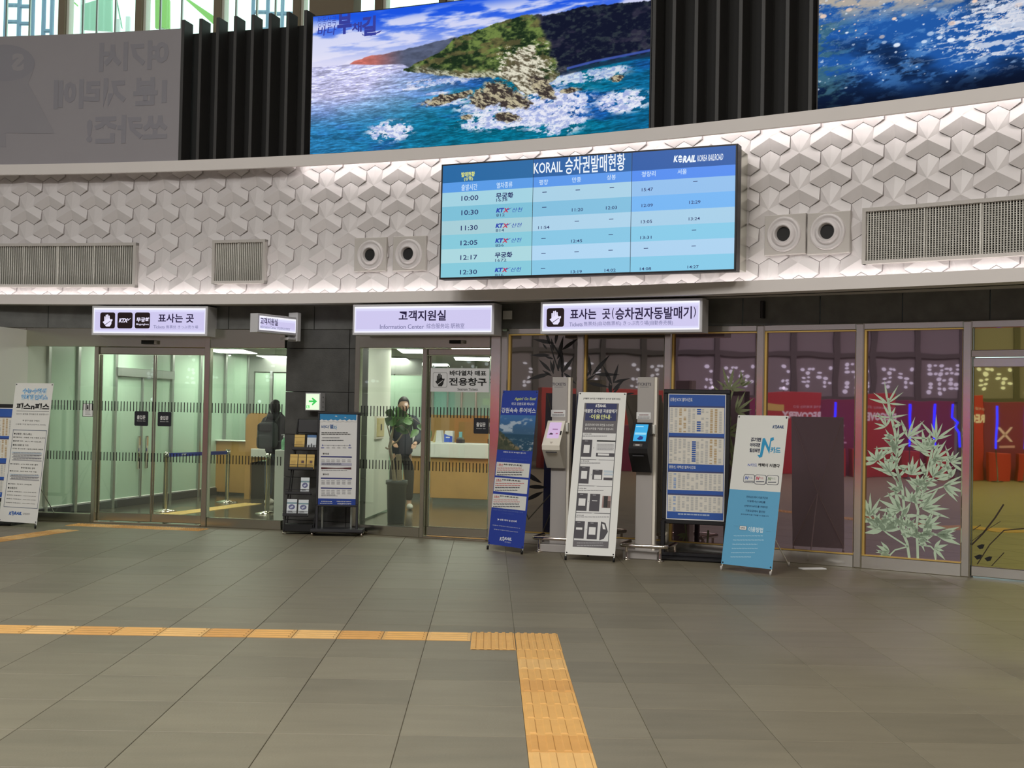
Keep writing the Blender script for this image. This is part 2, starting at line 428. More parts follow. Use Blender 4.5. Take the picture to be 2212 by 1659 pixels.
for k, (d, X, Y) in enumerate(cells[:300]):
    o = bpy.data.objects.new('floor_tile', tile_mesh); COL.objects.link(o); o.parent = floor
    o.matrix_local = FB @ Matrix.Translation((X, Y, 0))
if len(cells) > 300:
    r = MB()
    for d, X, Y in cells[300:]:
        r.bbox(Matrix.Translation((X, Y, 0)), g, TX - g, g, TY - g, -.0055, 0.0, 'floor_stone', .0022)
    r.build('far_floor_tiles', floor, kind='stuff')

# ---- tactile paving
def tact_tile(F, w, h, nb, mname, along='y', wavy=False):
    m = MB(); m.bbox(F, .002, w - .002, .002, h - .002, .0, .004, mname, .002)
    if along == 'y':
        for k in range(nb):
            cx = w * (k + .5) / nb; bw = w / nb * (.27 if not wavy else .30)
            m.bbox(F, cx - bw, cx + bw, (.0 if wavy else .022), h - (.0 if wavy else .012), .003, .0095, mname, .006)
    else:
        for k in range(nb):
            cy = h * (k + .5) / nb; bw = h / nb * .27
            m.bbox(F, .02, w - .02, cy - bw, cy + bw, .003, .0085, mname, .005)
    return m
def tactile(name, label, group=None): return thing(name, label, 'paving', Matrix.Identity(4), group)
tp = tactile('tactile_path', 'yellow tactile guide path turning a corner in the middle of the dark floor')
tms = ['tactile', 'tactile_pale', 'tactile_deep']
TT = .2955
for k in range(13):
    x0 = -.098 - TT * (k + 1); tact_tile(Matrix.Translation((x0, 8.355, 0)), TT, .3, 4, tms[(k * 5 + 1) % 3], 'x').build('tactile_tile', tp)
for i in range(2):
    for j in range(2):
        x0 = -.098 + i * .2965; tact_tile(Matrix.Translation((x0, 8.06 + j * .303, 0)), .295, .303, 6, 'tactile', 'y', True).build('tactile_tile', tp)
for k in range(12):
    tact_tile(Matrix.Translation((.196, 8.06 - .303 * (k + 1), 0)), .295, .303, 4, tms[[0, 1, 0, 2, 0, 0, 0, 2, 1, 0, 1, 0][k]], 'y').build('tactile_tile', tp)
# warning strip at the left entrance
def dot_tile(F, mname):
    m = MB(); m.bbox(F, .002, .298, .002, .298, 0, .004, mname, .002)
    for i in range(6):
        for j in range(6):
            cx, cy = .03 + i * .048, .03 + j * .048
            m.bbox(F, cx - .012, cx + .012, cy - .012, cy + .012, .003, .009, mname, .004)
    return m
def ground_strip_frame(pa, pb):
    A = ground(*pa); B = ground(*pb); d = (B - A); d.z = 0; L = d.length; d.normalize(); n = Vector((-d.y, d.x, 0))
    return Matrix(((d.x, n.x, 0, A.x), (d.y, n.y, 0, A.y), (0, 0, 1, 0), (0, 0, 0, 1))), L
wt = tactile('tactile_strip', 'row of dotted orange warning paving along the glass entrance below the first ticket sign')
Fs, L = ground_strip_frame((140, 1135.5), (432, 1147.5))
for k in range(int(L / .3)): dot_tile(Fs @ Matrix.Translation((k * .3, 0, 0)), tms[k % 3]).build('tactile_tile', wt)
wd = tactile('tactile_strip', 'slanting barred orange paving running to the entrance past the white banner on the left')
Fs, L = ground_strip_frame((-40, 1177), (215, 1139.5))
for k in range(int(L / .3) - 1): tact_tile(Fs @ Matrix.Translation((k * .3, 0, 0)), .3, .3, 4, tms[(k * 2) % 3], 'x').build('tactile_tile', wd)

# ---- curved ledges, soffit, wall behind the relief tiles
t0u, t1u = uth(-240, 650), uth(2560, 600)
ZL0, ZL1, ZU0, ZU1 = 2.79, 2.915, 4.467, 4.60
struct(MB().band(CU, 24.0, 24.05, ZL0, ZL1, t0u, t1u, 'ledge_paint').band(CU, 24.05, 24.30, ZL0, ZL0 + .03, t0u, t1u, 'ledge_paint'), 'trim_1')
struct(MB().band(CU, 24.0, 24.05, ZU0, ZU1, t0u, t1u, 'ledge_paint').band(CU, 24.05, 24.5, ZU1 - .03, ZU1, t0u, t1u, 'ledge_paint'), 'trim_2')
struct(MB().band(CU, 24.235, 24.40, ZL0, 4.57, t0u, t1u, 'white_paint'), 'wall_front')
so = MB(); V = []; fs = []; N = 60
for i in range(N + 1):
    x = -220 + 2760 * i / N; a = upt(x, 660, .04); b = gpt(x, 660, .30)
    V += [(a.x, a.y, ZL0 + .012), (b.x, b.y, ZL0 + .012), (b.x, b.y, ZL0 + .05), (a.x, a.y, ZL0 + .05)]
for i in range(N):
    for k in range(4): fs.append((i * 4 + k, i * 4 + (k + 1) % 4, i * 4 + 4 + (k + 1) % 4, i * 4 + 4 + k))
so.add(V, fs, 'ledge_paint'); struct(so, 'trim_3')
# LED strips in the gap behind both ledges
ls = MB().band(CU, 24.06, 24.085, ZU0 + .045, ZU0 + .060, uth(638, 350), t1u, 'led', 60)
ls.build('led_strip', None, 'white light strip hidden behind the upper ledge from the middle to the right', 'light strip')
ls = MB().band(CU, 24.06, 24.085, ZL1 - .075, ZL1 - .060, t0u, t1u, 'led', 60)
ls.build('led_strip', None, 'white light strip hidden behind the lower ledge along the whole wall', 'light strip')

# ---- relief tiles: three folded hexagons meeting in a raised point
e = .1245; w3 = math.sqrt(3) * e
def relief_tile():
    D = [90, 210, 330]; V = [(0, 0, .044)]; faces = []; th = .009
    pol = lambda r, a: (r * math.cos(math.radians(a)), r * math.sin(math.radians(a)))
    tipz = {90: .008, 210: .044, 330: .044}; corz = {90: (.010, .010), 210: (.010, .014), 330: (.014, .010)}
    ring = []
    for k, a in enumerate(D):
        c0 = pol(e, a - 60)                       # concave before the arm
        V.append((*c0, th + .001)); ring.append(len(V) - 1)
        hx, hy = pol(e, a)                        # hexagon centre
        p = pol(e, a - 60); q = pol(e, a + 60)
        cr = (hx + e * math.cos(math.radians(a - 60)), hy + e * math.sin(math.radians(a - 60)))
        cl = (hx + e * math.cos(math.radians(a + 60)), hy + e * math.sin(math.radians(a + 60)))
        V.append((*cr, corz[a][0])); ring.append(len(V) - 1)
        V.append((*pol(2 * e, a), tipz[a])); ring.append(len(V) - 1)
        V.append((*cl, corz[a][1])); ring.append(len(V) - 1)
    sh = .986
    V = [(x * sh, y * sh, z) for x, y, z in V]
    for k in range(3):
        c0, r1, tip, l1 = ring[k * 4:k * 4 + 4]; c1 = ring[(k * 4 + 4) % 12]
        faces += [(0, c0, r1), (0, r1, tip), (0, tip, l1), (0, l1, c1)]
    n = len(V); V += [(V[i][0], V[i][1], -.01) for i in ring]
    for k in range(12):
        faces.append((ring[k], n + k, n + (k + 1) % 12, ring[(k + 1) % 12]))
    return V, faces
_RT = {}
def relief_mesh(lo, hi):
    """the tile, sawn off where a ledge stands in its way"""
    key = (round(lo, 3) if lo > -.2 else None, round(hi, 3) if hi < .25 else None)
    if key not in _RT:
        V, Fc = relief_tile(); bm = bmesh.new(); vs = [bm.verts.new(v) for v in V]
        for f in Fc: bm.faces.new([vs[i] for i in f])
        for lim, nrm in ((key[0], (0, -1, 0)), (key[1], (0, 1, 0))):
            if lim is not None:
                bmesh.ops.bisect_plane(bm, geom=bm.verts[:] + bm.edges[:] + bm.faces[:], plane_co=(0, lim, 0), plane_no=nrm, clear_outer=True)
        me = bpy.data.meshes.new('relief_tile'); bm.to_mesh(me); bm.free(); me.materials.append(MATS['tile_gloss']); _RT[key] = me
    return _RT[key]
panel = thing('relief_wall', 'white wall cladding of folded three armed relief tiles between the two ledges', 'wall panel', arcframe(CU, 24.235, 0.0, ZL0))
setprops(panel, kind='structure')
PI_ = WM[panel.name].inverted()
a0 = upt(1862.8, 317.1, .2); th_a, z_a = theta(a0, CU), a0.z
dth = 1.5 * w3 / 24.2
i0 = int((t0u - th_a) / dth); i1 = int((t1u - th_a) / dth)
n_t = 0
for i in range(i0, i1 + 1):
    zoff = 1.5 * e if i % 2 else 0
    for j in range(-6, 4):
        z = z_a + zoff + j * 3 * e
        if z + 2 * e < ZL1 + .02 or z - 1.5 * e > ZU0 - .01: continue
        o = bpy.data.objects.new('relief_tile', relief_mesh(ZL0 + .04 - z, ZU1 - .035 - z)); COL.objects.link(o); o.parent = panel; o.matrix_local = PI_ @ arcframe(CU, 24.225, th_a + i * dth, z); n_t += 1
print('relief tiles', n_t)

# ---- stone band and stone pier
sb = thing('stone_band', 'dark grey stone band between the white ledge and the glass fronts', 'stone cladding', gpt(1000, 1165)); setprops(sb, kind='structure')
pxs = [-250, -75, 105, 300, 495, 680, 860, 1048, 1245, 1430, 1605, 1772, 1950, 2139, 2330, 2540]
for a, b in zip(pxs[:-1], pxs[1:]):
    A = gpt(a, 690, .0); B = gpt(b, 690, .0); F = chord(A, B); Wd = (B - A); Wd.z = 0; Wd = Wd.length
    MB().bbox(F, .004, Wd - .004, 2.50, 2.80 if b < 400 else (2.86 if b < 900 else 3.0), -.10, .015, 'stone_band', .004).build('stone_slab', sb)
pier = thing('stone_pier', 'dark stone pier between the two glass entrances', 'stone cladding', gpt(690, 1150)); setprops(pier, kind='structure')
Ap = gpt(616, 950, .0); Bp = gpt(768, 950, .0); Fp = chord(Ap, Bp); Wp = (Bp - Ap).length
vj = hit(Fp, 752, 950)[0]; zr = [0] + [hit(Fp, 700, y)[1] for y in (1126, 1033, 940, 847, 753)] + [2.50]
for z0, z1 in zip(zr[:-1], zr[1:]):
    MB().bbox(Fp, .0, vj - .003, z0 + .002, z1 - .002, -.35, .02, 'stone', .004).build('stone_slab', pier)
    MB().bbox(Fp, vj + .003, Wp, z0 + .002, z1 - .002, -.35, .02, 'stone', .004).build('stone_slab', pier)

# ================================================================== GLASS FRONTS
def panel_frame(xa, xb, y=950):
    A = gpt(xa, y); B = gpt(xb, y); F = chord(A, B); d = B - A; d.z = 0
    return F, d.length
def dashes(name, F, x0, x1, z0, z1, par, zf=.016):
    m = MB(); x = x0
    while x < x1: m.quad(F, x, x + .012, z0, z1, zf, 'black'); x += .0432
    return m.build(name, par, kind='stuff')
ZD, ZH = 2.262, 2.50      # header underside, stone band underside
def gpane(F, x0, x1, z0, z1, par, m='clear_glass', t=.012, name='pane'):
    return MB().box(F, x0, x1, z0, z1, -t / 2, t / 2, m).build(name, par)

# far left glazing, x < 48
F, Lw = panel_frame(-190, 47)
w1 = thing('window_1', 'glass panel at the far left edge behind the timetable board', 'window', F); setprops(w1, kind='structure')
gpane(F, 0, Lw - .02, .12, ZH - .02, w1); dashes('safety_marks', F, .02, Lw - .05, 1.44, 1.565, w1); dashes('safety_marks', F, .02, Lw - .05, .80, .91, w1)
MB().bbox(F, 0, Lw - .03, 0, .115, -.04, .04, 'steel').build('bottom_rail', w1); MB().bbox(F, 0, Lw - .03, ZH - .03, ZH, -.04, .04, 'steel').build('top_rail', w1)
MB().bbox(F, Lw - .05, Lw + .05, 0, ZH, -.05, .05, 'steel').build('mullion', w1)
# door 1 : side light + sliding leaf pair under the first ticket sign
F, Lw = panel_frame(47, 447); U = lambda x, y=950: hit(F, x, y)[0]
d1 = thing('door_1', 'sliding glass entrance below the ticket sign with three dark icons', 'door', F); setprops(d1, kind='structure')
b0, b1 = U(203), U(212); mid0, mid1 = U(326.5), U(332)
MB().bbox(F, .05, Lw, ZD, ZH, -.08, .05, 'steel').build('header', d1)
gpane(F, .06, b0, .115, ZD, d1); MB().bbox(F, .05, b0, 0, .115, -.04, .04, 'steel').build('bottom_rail', d1)
MB().bbox(F, b0, b1, 0, ZD, -.05, .05, 'steel').build('door_post', d1); MB().bbox(F, Lw - .04, Lw + .035, 0, ZH, -.05, .052, 'steel').build('door_post', d1)
MB().bbox(F, b1, Lw - .04, ZD - .095, ZD, -.05, .02, 'steel').build('door_track_cover', d1)
for x0, x1 in ((b1 + .005, mid0 + .012), (mid1 - .012, Lw - .045)):
    lf = MB().box(F, x0, x1, .13, ZD - .10, -.036, -.026, 'clear_glass').build('door_leaf', d1)
    MB().bbox(F, x0, x1, .03, .135, -.05, -.015, 'steel').build('leaf_rail', lf)
    MB().bbox(F, x0, x0 + .014, .13, ZD - .10, -.045, -.02, 'steel').bbox(F, x1 - .02, x1, .13, ZD - .1, -.045, -.02, 'steel').build('leaf_edge', lf)
dashes('safety_marks', F, .07, b0 - .03, 1.44, 1.565, d1); dashes('safety_marks', F, .07, b0 - .03, .80, .91, d1)
dashes('safety_marks', F, b1 + .03, Lw - .06, 1.44, 1.565, d1, -.015); dashes('safety_marks', F, b1 + .03, Lw - .06, .80, .91, d1, -.015)
MB().bbox(F, b1, Lw - .04, .0, .022, -.05, .07, 'chrome').build('threshold', d1)
MB().bbox(F, U(313, 740), U(340, 740), hit(F, 320, 744)[1], hit(F, 320, 736)[1], .05, .11, 'black').bbox(F, U(340, 740), U(346, 740), hit(F, 320, 744)[1], hit(F, 320, 736)[1], .05, .105, 'white_paint').build('door_sensor', d1)
V1 = (0, 650, 3.0167)
def entry_plate(F, par, vw, x0, y0, x1, y1, zf=-.012):
    """dark square door sticker with the two lines of lettering"""
    FF = F @ Matrix.Translation((0, 0, zf)); s = Sheet(FF, vw); s.rrect(x0, y0, x1, y1, ink(22, 24, 34), .08)
    w, h = x1 - x0, y1 - y0
    s.text('출입문', x0 + .18 * w, y0 + .27 * h, x1 - .2 * w, y0 + .56 * h, 'paper', bold=.02); s.text('Entrance / Exit', x0 + .18 * w, y0 + .62 * h, x1 - .2 * w, y0 + .70 * h, 'paper')
    return s.build('entry_sticker', par)
entry_plate(F, d1, V1, 878, 718, 965, 815); entry_plate(F, d1, V1, 1029, 723, 1115, 818)
s = Sheet(F @ Matrix.Translation((0, 0, .01)), V1); s.rect(540, 668, 606, 755, ink(30, 30, 30)); s.rect(543, 671, 603, 752, 'paper', 2)
s.text('i', 567, 678, 577, 706, 'black', 3, bold=.03).rect(556, 712, 590, 714, 'black', 3).lines(556, 722, 592, 3, 8, 3, ink(120, 120, 120), 3, 5); s.build('notice', d1)
# window 2
F, Lw = panel_frame(448, 614); 
w2 = thing('window_2', 'fixed glass panel between the sliding entrance and the stone pier', 'window', F); setprops(w2, kind='structure')
MB().bbox(F, .035, Lw, ZD, ZH, -.08, .05, 'steel').build('header', w2); gpane(F, .035, Lw, .115, ZD, w2)
MB().bbox(F, .035, Lw, 0, .12, -.04, .04, 'steel').build('bottom_rail', w2)
dashes('safety_marks', F, .06, Lw - .02, 1.44, 1.565, w2); dashes('safety_marks', F, .06, Lw - .02, .80, .91, w2)
# door 2 : information centre
F, Lw = panel_frame(765, 1090); U = lambda x, y=950: hit(F, x, y)[0]
d2 = thing('door_2', 'glass entrance of the information centre with one sliding leaf on the right', 'door', F); setprops(d2, kind='structure')
p0, p1, q0 = U(912.5), U(922), U(1058)
MB().bbox(F, .0, .07, 0, ZH, -.05, .03, 'steel').build('door_post', d2); MB().bbox(F, .07, q0, ZD + .01, ZH, -.08, .05, 'steel').build('header', d2)
MB().bbox(F, p0, p1, 0, ZD, -.05, .05, 'steel').build('door_post', d2)
MB().bbox(F, q0, Lw - .035, 0, ZH, -.10, .06, 'steel_bright', .02).build('corner_post', d2)
gpane(F, .07, p0, .115, ZD, d2); MB().bbox(F, .07, p0, 0, .12, -.04, .04, 'steel').build('bottom_rail', d2)
MB().bbox(F, p1, q0, ZD - .075, ZD, -.05, .02, 'steel').build('door_track_cover', d2)
lf = MB().box(F, p1 + .004, q0 - .01, .13, ZD - .08, -.036, -.026, 'clear_glass').build('door_leaf', d2)
MB().bbox(F, p1 + .004, q0 - .01, .03, .135, -.05, -.015, 'steel').build('leaf_rail', lf); MB().bbox(F, p1 + .004, p1 + .03, .13, ZD - .08, -.045, -.02, 'steel').build('leaf_edge', lf)
MB().bbox(F, p1, q0, .0, .022, -.05, .07, 'chrome').build('threshold', d2)
dashes('safety_marks', F, .09, p0 - .02, 1.44, 1.565, d2); dashes('safety_marks', F, .09, p0 - .02, .80, .91, d2)
dashes('safety_marks', F, p1 + .03, q0 - .02, 1.44, 1.565, d2, -.015); dashes('safety_marks', F, p1 + .03, q0 - .02, .80, .91, d2, -.015)
V3 = (760, 720, 3.5286)
MB().bbox(F, U(977.5, 740), U(1002, 740), hit(F, 990, 743)[1], hit(F, 990, 736)[1], .05, .11, 'black').bbox(F, U(1002, 740), U(1008, 740), hit(F, 990, 743)[1], hit(F, 990, 736)[1], .05, .105, 'white_paint').build('door_sensor', d2)
entry_plate(F, d2, V3, 930, 645, 1042, 767)
FD2 = F
def hand_icon(s, x0, y0, x1, y1, m, L=3, cut=None):
    """open hand holding a ticket, drawn in the box"""
    w, h = x1 - x0, y1 - y0; q = lambda a, b: (x0 + a * w, y0 + b * h)
    for k, (fx, ft) in enumerate(((.24, .16), (.38, .02), (.52, .0), (.66, .10))):
        s.poly([q(fx - .055, ft + .03), q(fx, ft), q(fx + .055, ft + .03), q(fx + .07, .50), q(fx - .06, .55)], m, L)
    s.poly([q(.02, .62), q(.70, .28), q(.80, .42), q(.98, .38), q(1.0, .50), q(.90, .60), q(.88, .78), q(.72, .98), q(.36, .98), q(.20, .80)], m, L)
    if cut: s.poly([q(.25, .83), q(.80, .52), q(.82, .55), q(.28, .87)], cut, L + 1)
s = Sheet(F @ Matrix.Translation((0, 0, -.012)), V3); s.rect(603, 265, 1046, 450, ink(206, 206, 208)); s.rrect(620, 298, 726, 413, ink(60, 60, 62), .1, 2); s.rrect(622, 300, 724, 411, ink(206, 206, 208), .1, 3)
hand_icon(s, 636, 305, 708, 406, 'black', 4, ink(206, 206, 208)); s.text('바다열차 매표', 747, 283, 1024, 325, 'black', bold=.035); s.text('전용창구', 742, 338, 1027, 402, 'black', bold=.03)
s.text('Seatrain Tickets', 806, 416, 960, 438, ink(40, 40, 44), bold=.01); s.build('ticket_window_sign', d2)

# ---- dark glazing on the right with leaf decals
NODES = [1090, 1254, 1443, 1643, 1858, 2091, 2420]
def leafp(s, x, y, ang, ln, wd, m, L=1):
    ca, sa = math.cos(ang), math.sin(ang); P = []; wd = wd * .66; ln = ln * 1.12
    for t, k in ((0, .0), (.12, .5), (.3, .95), (.5, 1.0), (.75, .55), (1, 0), (.75, -.5), (.5, -.95), (.3, -.9), (.12, -.45)):
        P.append((x + ca * ln * t - sa * wd * k * .5, y - sa * ln * t - ca * wd * k * .5))
    s.poly(P, m, L)
def stem(s, pts, w, m, L=1):
    for (xa, ya), (xb, yb) in zip(pts[:-1], pts[1:]):
        dx, dy = xb - xa, yb - ya; n = math.hypot(dx, dy) or 1; ox, oy = -dy / n * w / 2, dx / n * w / 2
        s.poly([(xa - ox, ya - oy), (xb - ox, yb - oy), (xb + ox, yb + oy), (xa + ox, ya + oy)], m, L)
def spray(s, r, x, y, ang, n, ln, wd, m, spread=2.0):
    for k in range(n):
        a = ang + spread * ((k + .5) / n - .5) + r.uniform(-.15, .15); leafp(s, x, y, a, ln * r.uniform(.65, 1.1), wd * r.uniform(.8, 1.2), m, 1)
wins = []
labels = ['dark glass panel behind the blue banner with black leaf decal', 'dark glass panel behind the white machine guide banner', 'dark glass panel behind the timetable board with olive bamboo decal',
          'dark glass panel beside the pale blue leaning banner', 'purple tinted glass panel with a large pale green bamboo decal', 'yellow green glass door front at the far right edge']
for i, (xa, xb) in enumerate(zip(NODES[:-1], NODES[1:])):
    F, Lw = panel_frame(xa, xb); last = i == 5
    wn = thing('door_3' if last else 'window_%d' % (i + 3), labels[i], 'door' if last else 'window', F); setprops(wn, kind='structure'); wins.append((wn, F, Lw))
    mh = .045
    if last:
        zt = hit(F, 2150, 765)[1]; zh = hit(F, 2150, 782)[1]
        gpane(F, .05, Lw, zt + .04, ZH - .03, wn, 'yellow_glass'); gpane(F, .05, Lw, .11, zh - .03, wn, 'yellow_glass')
        MB().bbox(F, .04, Lw, zt - .03, zt + .04, -.04, .06, 'steel').build('transom', wn); MB().bbox(F, .05, Lw, zh - .05, zt - .035, -.05, .03, 'steel_bright').build('door_track_cover', wn)
        MB().bbox(F, .05, Lw, .015, .115, -.04, .03, 'steel_bright').build('bottom_rail', wn)
        MB().bbox(F, 0, Lw, ZH - .07, ZH, -.05, .045, 'steel_bright').build('top_rail', wn)
    else:
        gm = 'smoked_glass_grey' if i < 2 else 'smoked_glass'
        gpane(F, mh, Lw - mh, .14, ZH - .07, wn, gm)
        MB().bbox(F, mh - .005, Lw - mh, 0, .13, -.05, .045, 'steel_bright').build('bottom_rail', wn)
        MB().bbox(F, mh - .005, Lw - mh, ZH - .065, ZH, -.05, .045, 'steel_bright').build('top_rail', wn)
        MB().bbox(F, mh, Lw - mh, .13, .142, -.01, .035, 'gold_trim', .002).bbox(F, mh, Lw - mh, ZH - .08, ZH - .065, -.01, .035, 'gold_trim', .002).build('gold_bead', wn)
        MB().bbox(F, mh, mh + .022, .14, ZH - .08, -.01, .035, 'gold_trim', .004).bbox(F, Lw - mh - .01, Lw - mh, .14, ZH - .08, -.01, .03, 'gold_trim', .004).build('gold_bead', wn)
    MB().bbox(F, -mh, mh, 0, ZH - (.0 if i else .03), -.06, .06, 'steel_bright', .012).build('mullion', wn)

# pale bamboo (photo pixels)
r = random.Random(3)
wn, F, Lw = wins[4]; s = Sheet(F @ Matrix.Translation((0, 0, .0065)), (1752, 640, 2.5913), .0009); m = ink(190, 212, 186)
stem(s, [(552, 1478), (538, 1380), (500, 1290), (520, 1180), (512, 1080), (478, 960), (482, 860), (470, 760), (440, 640), (430, 570)], 15, m)
stem(s, [(598, 1480), (596, 1400), (590, 1300), (600, 1200), (575, 1120), (640, 1020), (670, 900), (690, 800)], 14, m)
stem(s, [(540, 1400), (430, 1330), (340, 1250), (300, 1190)], 9, m); stem(s, [(560, 1340), (680, 1330), (760, 1350)], 12, m)
stem(s, [(512, 1080), (440, 980), (370, 930)], 8, m); stem(s, [(650, 1050), (740, 960), (800, 900)], 8, m); stem(s, [(600, 1120), (700, 1080), (780, 1050)], 8, m); stem(s, [(545, 1400), (470, 1420), (440, 1450)], 8, m); stem(s, [(600, 1390), (670, 1400), (690, 1420)], 8, m)
for (x, y, a, n, l, wd, sp) in [(430, 600, 1.5, 6, 105, 20, 3.6), (445, 680, 1.2, 5, 90, 18, 4.4), (420, 730, 2.2, 5, 80, 18, 3), (480, 850, 2.5, 5, 110, 24, 2.6), (540, 790, .6, 6, 120, 26, 3.0),
        (370, 920, 2.0, 6, 100, 36, 3.2), (440, 985, 1.9, 5, 110, 32, 2.4), (560, 1000, 1.3, 6, 100, 30, 2.6), (640, 860, 1.6, 6, 120, 30, 3.2), (700, 800, 1.3, 6, 120, 22, 2.6), (680, 920, .5, 6, 150, 26, 2.0), (780, 930, .6, 6, 90, 24, 3.2),
        (680, 1010, .9, 6, 110, 30, 2.2), (740, 1060, -.2, 5, 110, 30, 1.6), (600, 1060, 1.5, 6, 90, 30, 3.0), (500, 1090, 2.5, 5, 90, 30, 2.4), (500, 1200, 2.7, 5, 130, 36, 2.4), (620, 1190, .2, 5, 140, 32, 1.6), (560, 1150, 1.3, 6, 80, 34, 3),
        (330, 1230, 1.7, 6, 110, 34, 2.6), (310, 1240, 3.3, 3, 50, 20, 1.4), (400, 1310, 2.0, 5, 110, 42, 3.2), (470, 1300, 1.9, 5, 110, 40, 1.8), (540, 1290, 1.5, 6, 70, 26, 2.4), (640, 1290, .6, 5, 110, 30, 1.6), (700, 1335, -.1, 5, 130, 46, 1.0),
        (440, 1430, 3.0, 4, 80, 30, 1.8), (450, 1460, 2.9, 3, 80, 46, 1.0), (690, 1410, -.3, 5, 75, 26, 3.0), (560, 1340, 1.2, 6, 70, 24, 3.4), (600, 1340, -.6, 4, 90, 26, 1.6)]:
    spray(s, r, x, y, a, n, l, wd, m, sp)
def stem_leaves(s, r, pts, n, ln, wd, m):
    for k in range(n):
        i = r.randrange(len(pts) - 1); t = r.random(); x = pts[i][0] + (pts[i + 1][0] - pts[i][0]) * t; y = pts[i][1] + (pts[i + 1][1] - pts[i][1]) * t
        leafp(s, x, y, r.choice((r.uniform(-.2, 1.3), r.uniform(1.8, 3.4))), ln * r.uniform(.6, 1.3), wd * r.uniform(.8, 1.5), m, 1)
for pts_, n_ in (([(560, 1400), (512, 1250), (515, 1080), (478, 960), (470, 800), (430, 620)], 24), ([(596, 1400), (600, 1200), (640, 1020), (690, 820)], 20), ([(600, 1120), (700, 1060), (790, 1010)], 6), ([(430, 1330), (340, 1250)], 10), ([(560, 1340), (700, 1335)], 8)): stem_leaves(s, r, pts_, n_, 78, 30, m)
s.build('bamboo_decal', wn)
# olive bamboo on the panel behind the timetable
wn, F, Lw = wins[2]; s = Sheet(F @ Matrix.Translation((0, 0, .0065)), (1400, 700, 2.963), .0009); m = ink(112, 118, 84)
stem(s, [(560, 1410), (540, 1200), (560, 1000), (530, 800), (505, 620), (520, 500), (545, 420)], 12, m); stem(s, [(250, 1400), (230, 1200), (240, 900), (210, 600)], 10, m); stem(s, [(380, 1400), (385, 1320)], 12, m)
for (x, y, a, n, l, wd, sp) in [(520, 420, 1.2, 6, 130, 30, 3.2), (600, 400, .9, 4, 90, 24, 1.6), (500, 480, 2.6, 4, 120, 30, 2.0), (560, 560, .5, 5, 130, 32, 2.4), (430, 600, 1.8, 5, 130, 26, 2.2), (200, 580, 1.6, 6, 110, 36, 3.2), (260, 480, 2.2, 3, 60, 20, 2), (300, 590, 1.2, 4, 100, 24, 1.8),
        (500, 700, .8, 5, 110, 36, 2.6), (540, 820, 1.5, 6, 120, 30, 3.0), (560, 940, .9, 5, 120, 34, 3.2), (520, 1000, -.6, 4, 120, 34, 2.0), (540, 1100, .4, 5, 110, 36, 3.0), (520, 1220, .5, 5, 110, 30, 2.6), (540, 1330, .2, 5, 100, 28, 3), (600, 1260, 2.6, 4, 110, 30, 2), (240, 1340, 3.9, 3, 70, 26, 1.2)]:
    spray(s, r, x, y, a, n, l, wd, m, sp)
s.build('bamboo_decal', wn)
# black leaves on the first two panels
wn, F, Lw = wins[0]; s = Sheet(F @ Matrix.Translation((0, 0, .0065)), (1080, 700, 5.53), .0009); m = ink(20, 17, 20)
stem(s, [(745, 620), (740, 420), (690, 330), (640, 250)], 18, m); stem(s, [(700, 560), (640, 380), (600, 250)], 14, m); stem(s, [(740, 600), (800, 900), (860, 1500), (860, 2200)], 16, m)
for x, y, a, ln in [(650, 230, 2.95, 240), (660, 240, 1.4, 180), (600, 250, 1.9, 160), (700, 400, 1.35, 240), (740, 310, .62, 220), (600, 370, 3.15, 215), (640, 420, 2.8, 110), (610, 570, 2.35, 190), (600, 590, 3.4, 260), (740, 590, 1.55, 240), (740, 590, .95, 230), (640, 600, 1.8, 160), (620, 620, 2.6, 120),
                 (760, 580, -.75, 190), (640, 320, 1.75, 140), (680, 420, 1.0, 110), (560, 300, 2.2, 80), (690, 560, 1.35, 200), (640, 560, 1.55, 120), (500, 1900, 2.6, 330), (520, 2000, 3.6, 260), (560, 1950, 3.1, 250)]:
    leafp(s, x, y, a, ln, ln * .22 + 18, m)
s.build('leaf_decal', wn)
wn, F, Lw = wins[1]; s = Sheet(F @ Matrix.Translation((0, 0, .0065)), (1080, 700, 5.53), .0009)
for x, y, a, ln in [(1080, 620, 1.65, 230), (1100, 610, .85, 290), (1130, 600, -.02, 270), (1030, 680, .6, 130), (1040, 700, -.2, 250), (1020, 640, .9, 120), (1340, 730, 2.0, 240), (1350, 710, 1.3, 220), (1350, 700, .25, 190), (1340, 800, .75, 190), (1350, 830, .8, 110), (1500, 840, .15, 100), (1310, 820, 1.6, 120),
                 (1700, 1150, .1, 90), (1710, 1500, .2, 80), (1700, 1900, .0, 100), (1650, 2600, -.1, 100)]:
    leafp(s, x, y, a, ln, ln * .2 + 16, m)
stem(s, [(1330, 730), (1320, 900), (1300, 1300)], 22, m); stem(s, [(1300, 850), (1230, 1000), (1180, 1100)], 12, m)
s.build('leaf_decal', wn)
wn, F, Lw = wins[5]; s = Sheet(F @ Matrix.Translation((0, 0, .0065)), (1752, 640, 2.5913), .0009); m = ink(48, 34, 20)
stem(s, [(900, 1390), (960, 1330), (1030, 1240), (1078, 1165)], 9, m); stem(s, [(930, 1500), (1000, 1390), (1080, 1310), (1192, 1300)], 6, m); stem(s, [(900, 1370), (980, 1310), (1060, 1260)], 3, m); stem(s, [(1010, 1510), (1080, 1435)], 5, m); stem(s, [(905, 1310), (950, 1280)], 4, m)
for x, y in ((950, 1402), (992, 1470), (935, 1460)): s.poly([(x - 22, y - 4), (x + 5, y - 14), (x + 22, y - 12), (x + 12, y + 10), (x - 6, y + 14)], 'black', 2)
s.build('twig_decal', wn)
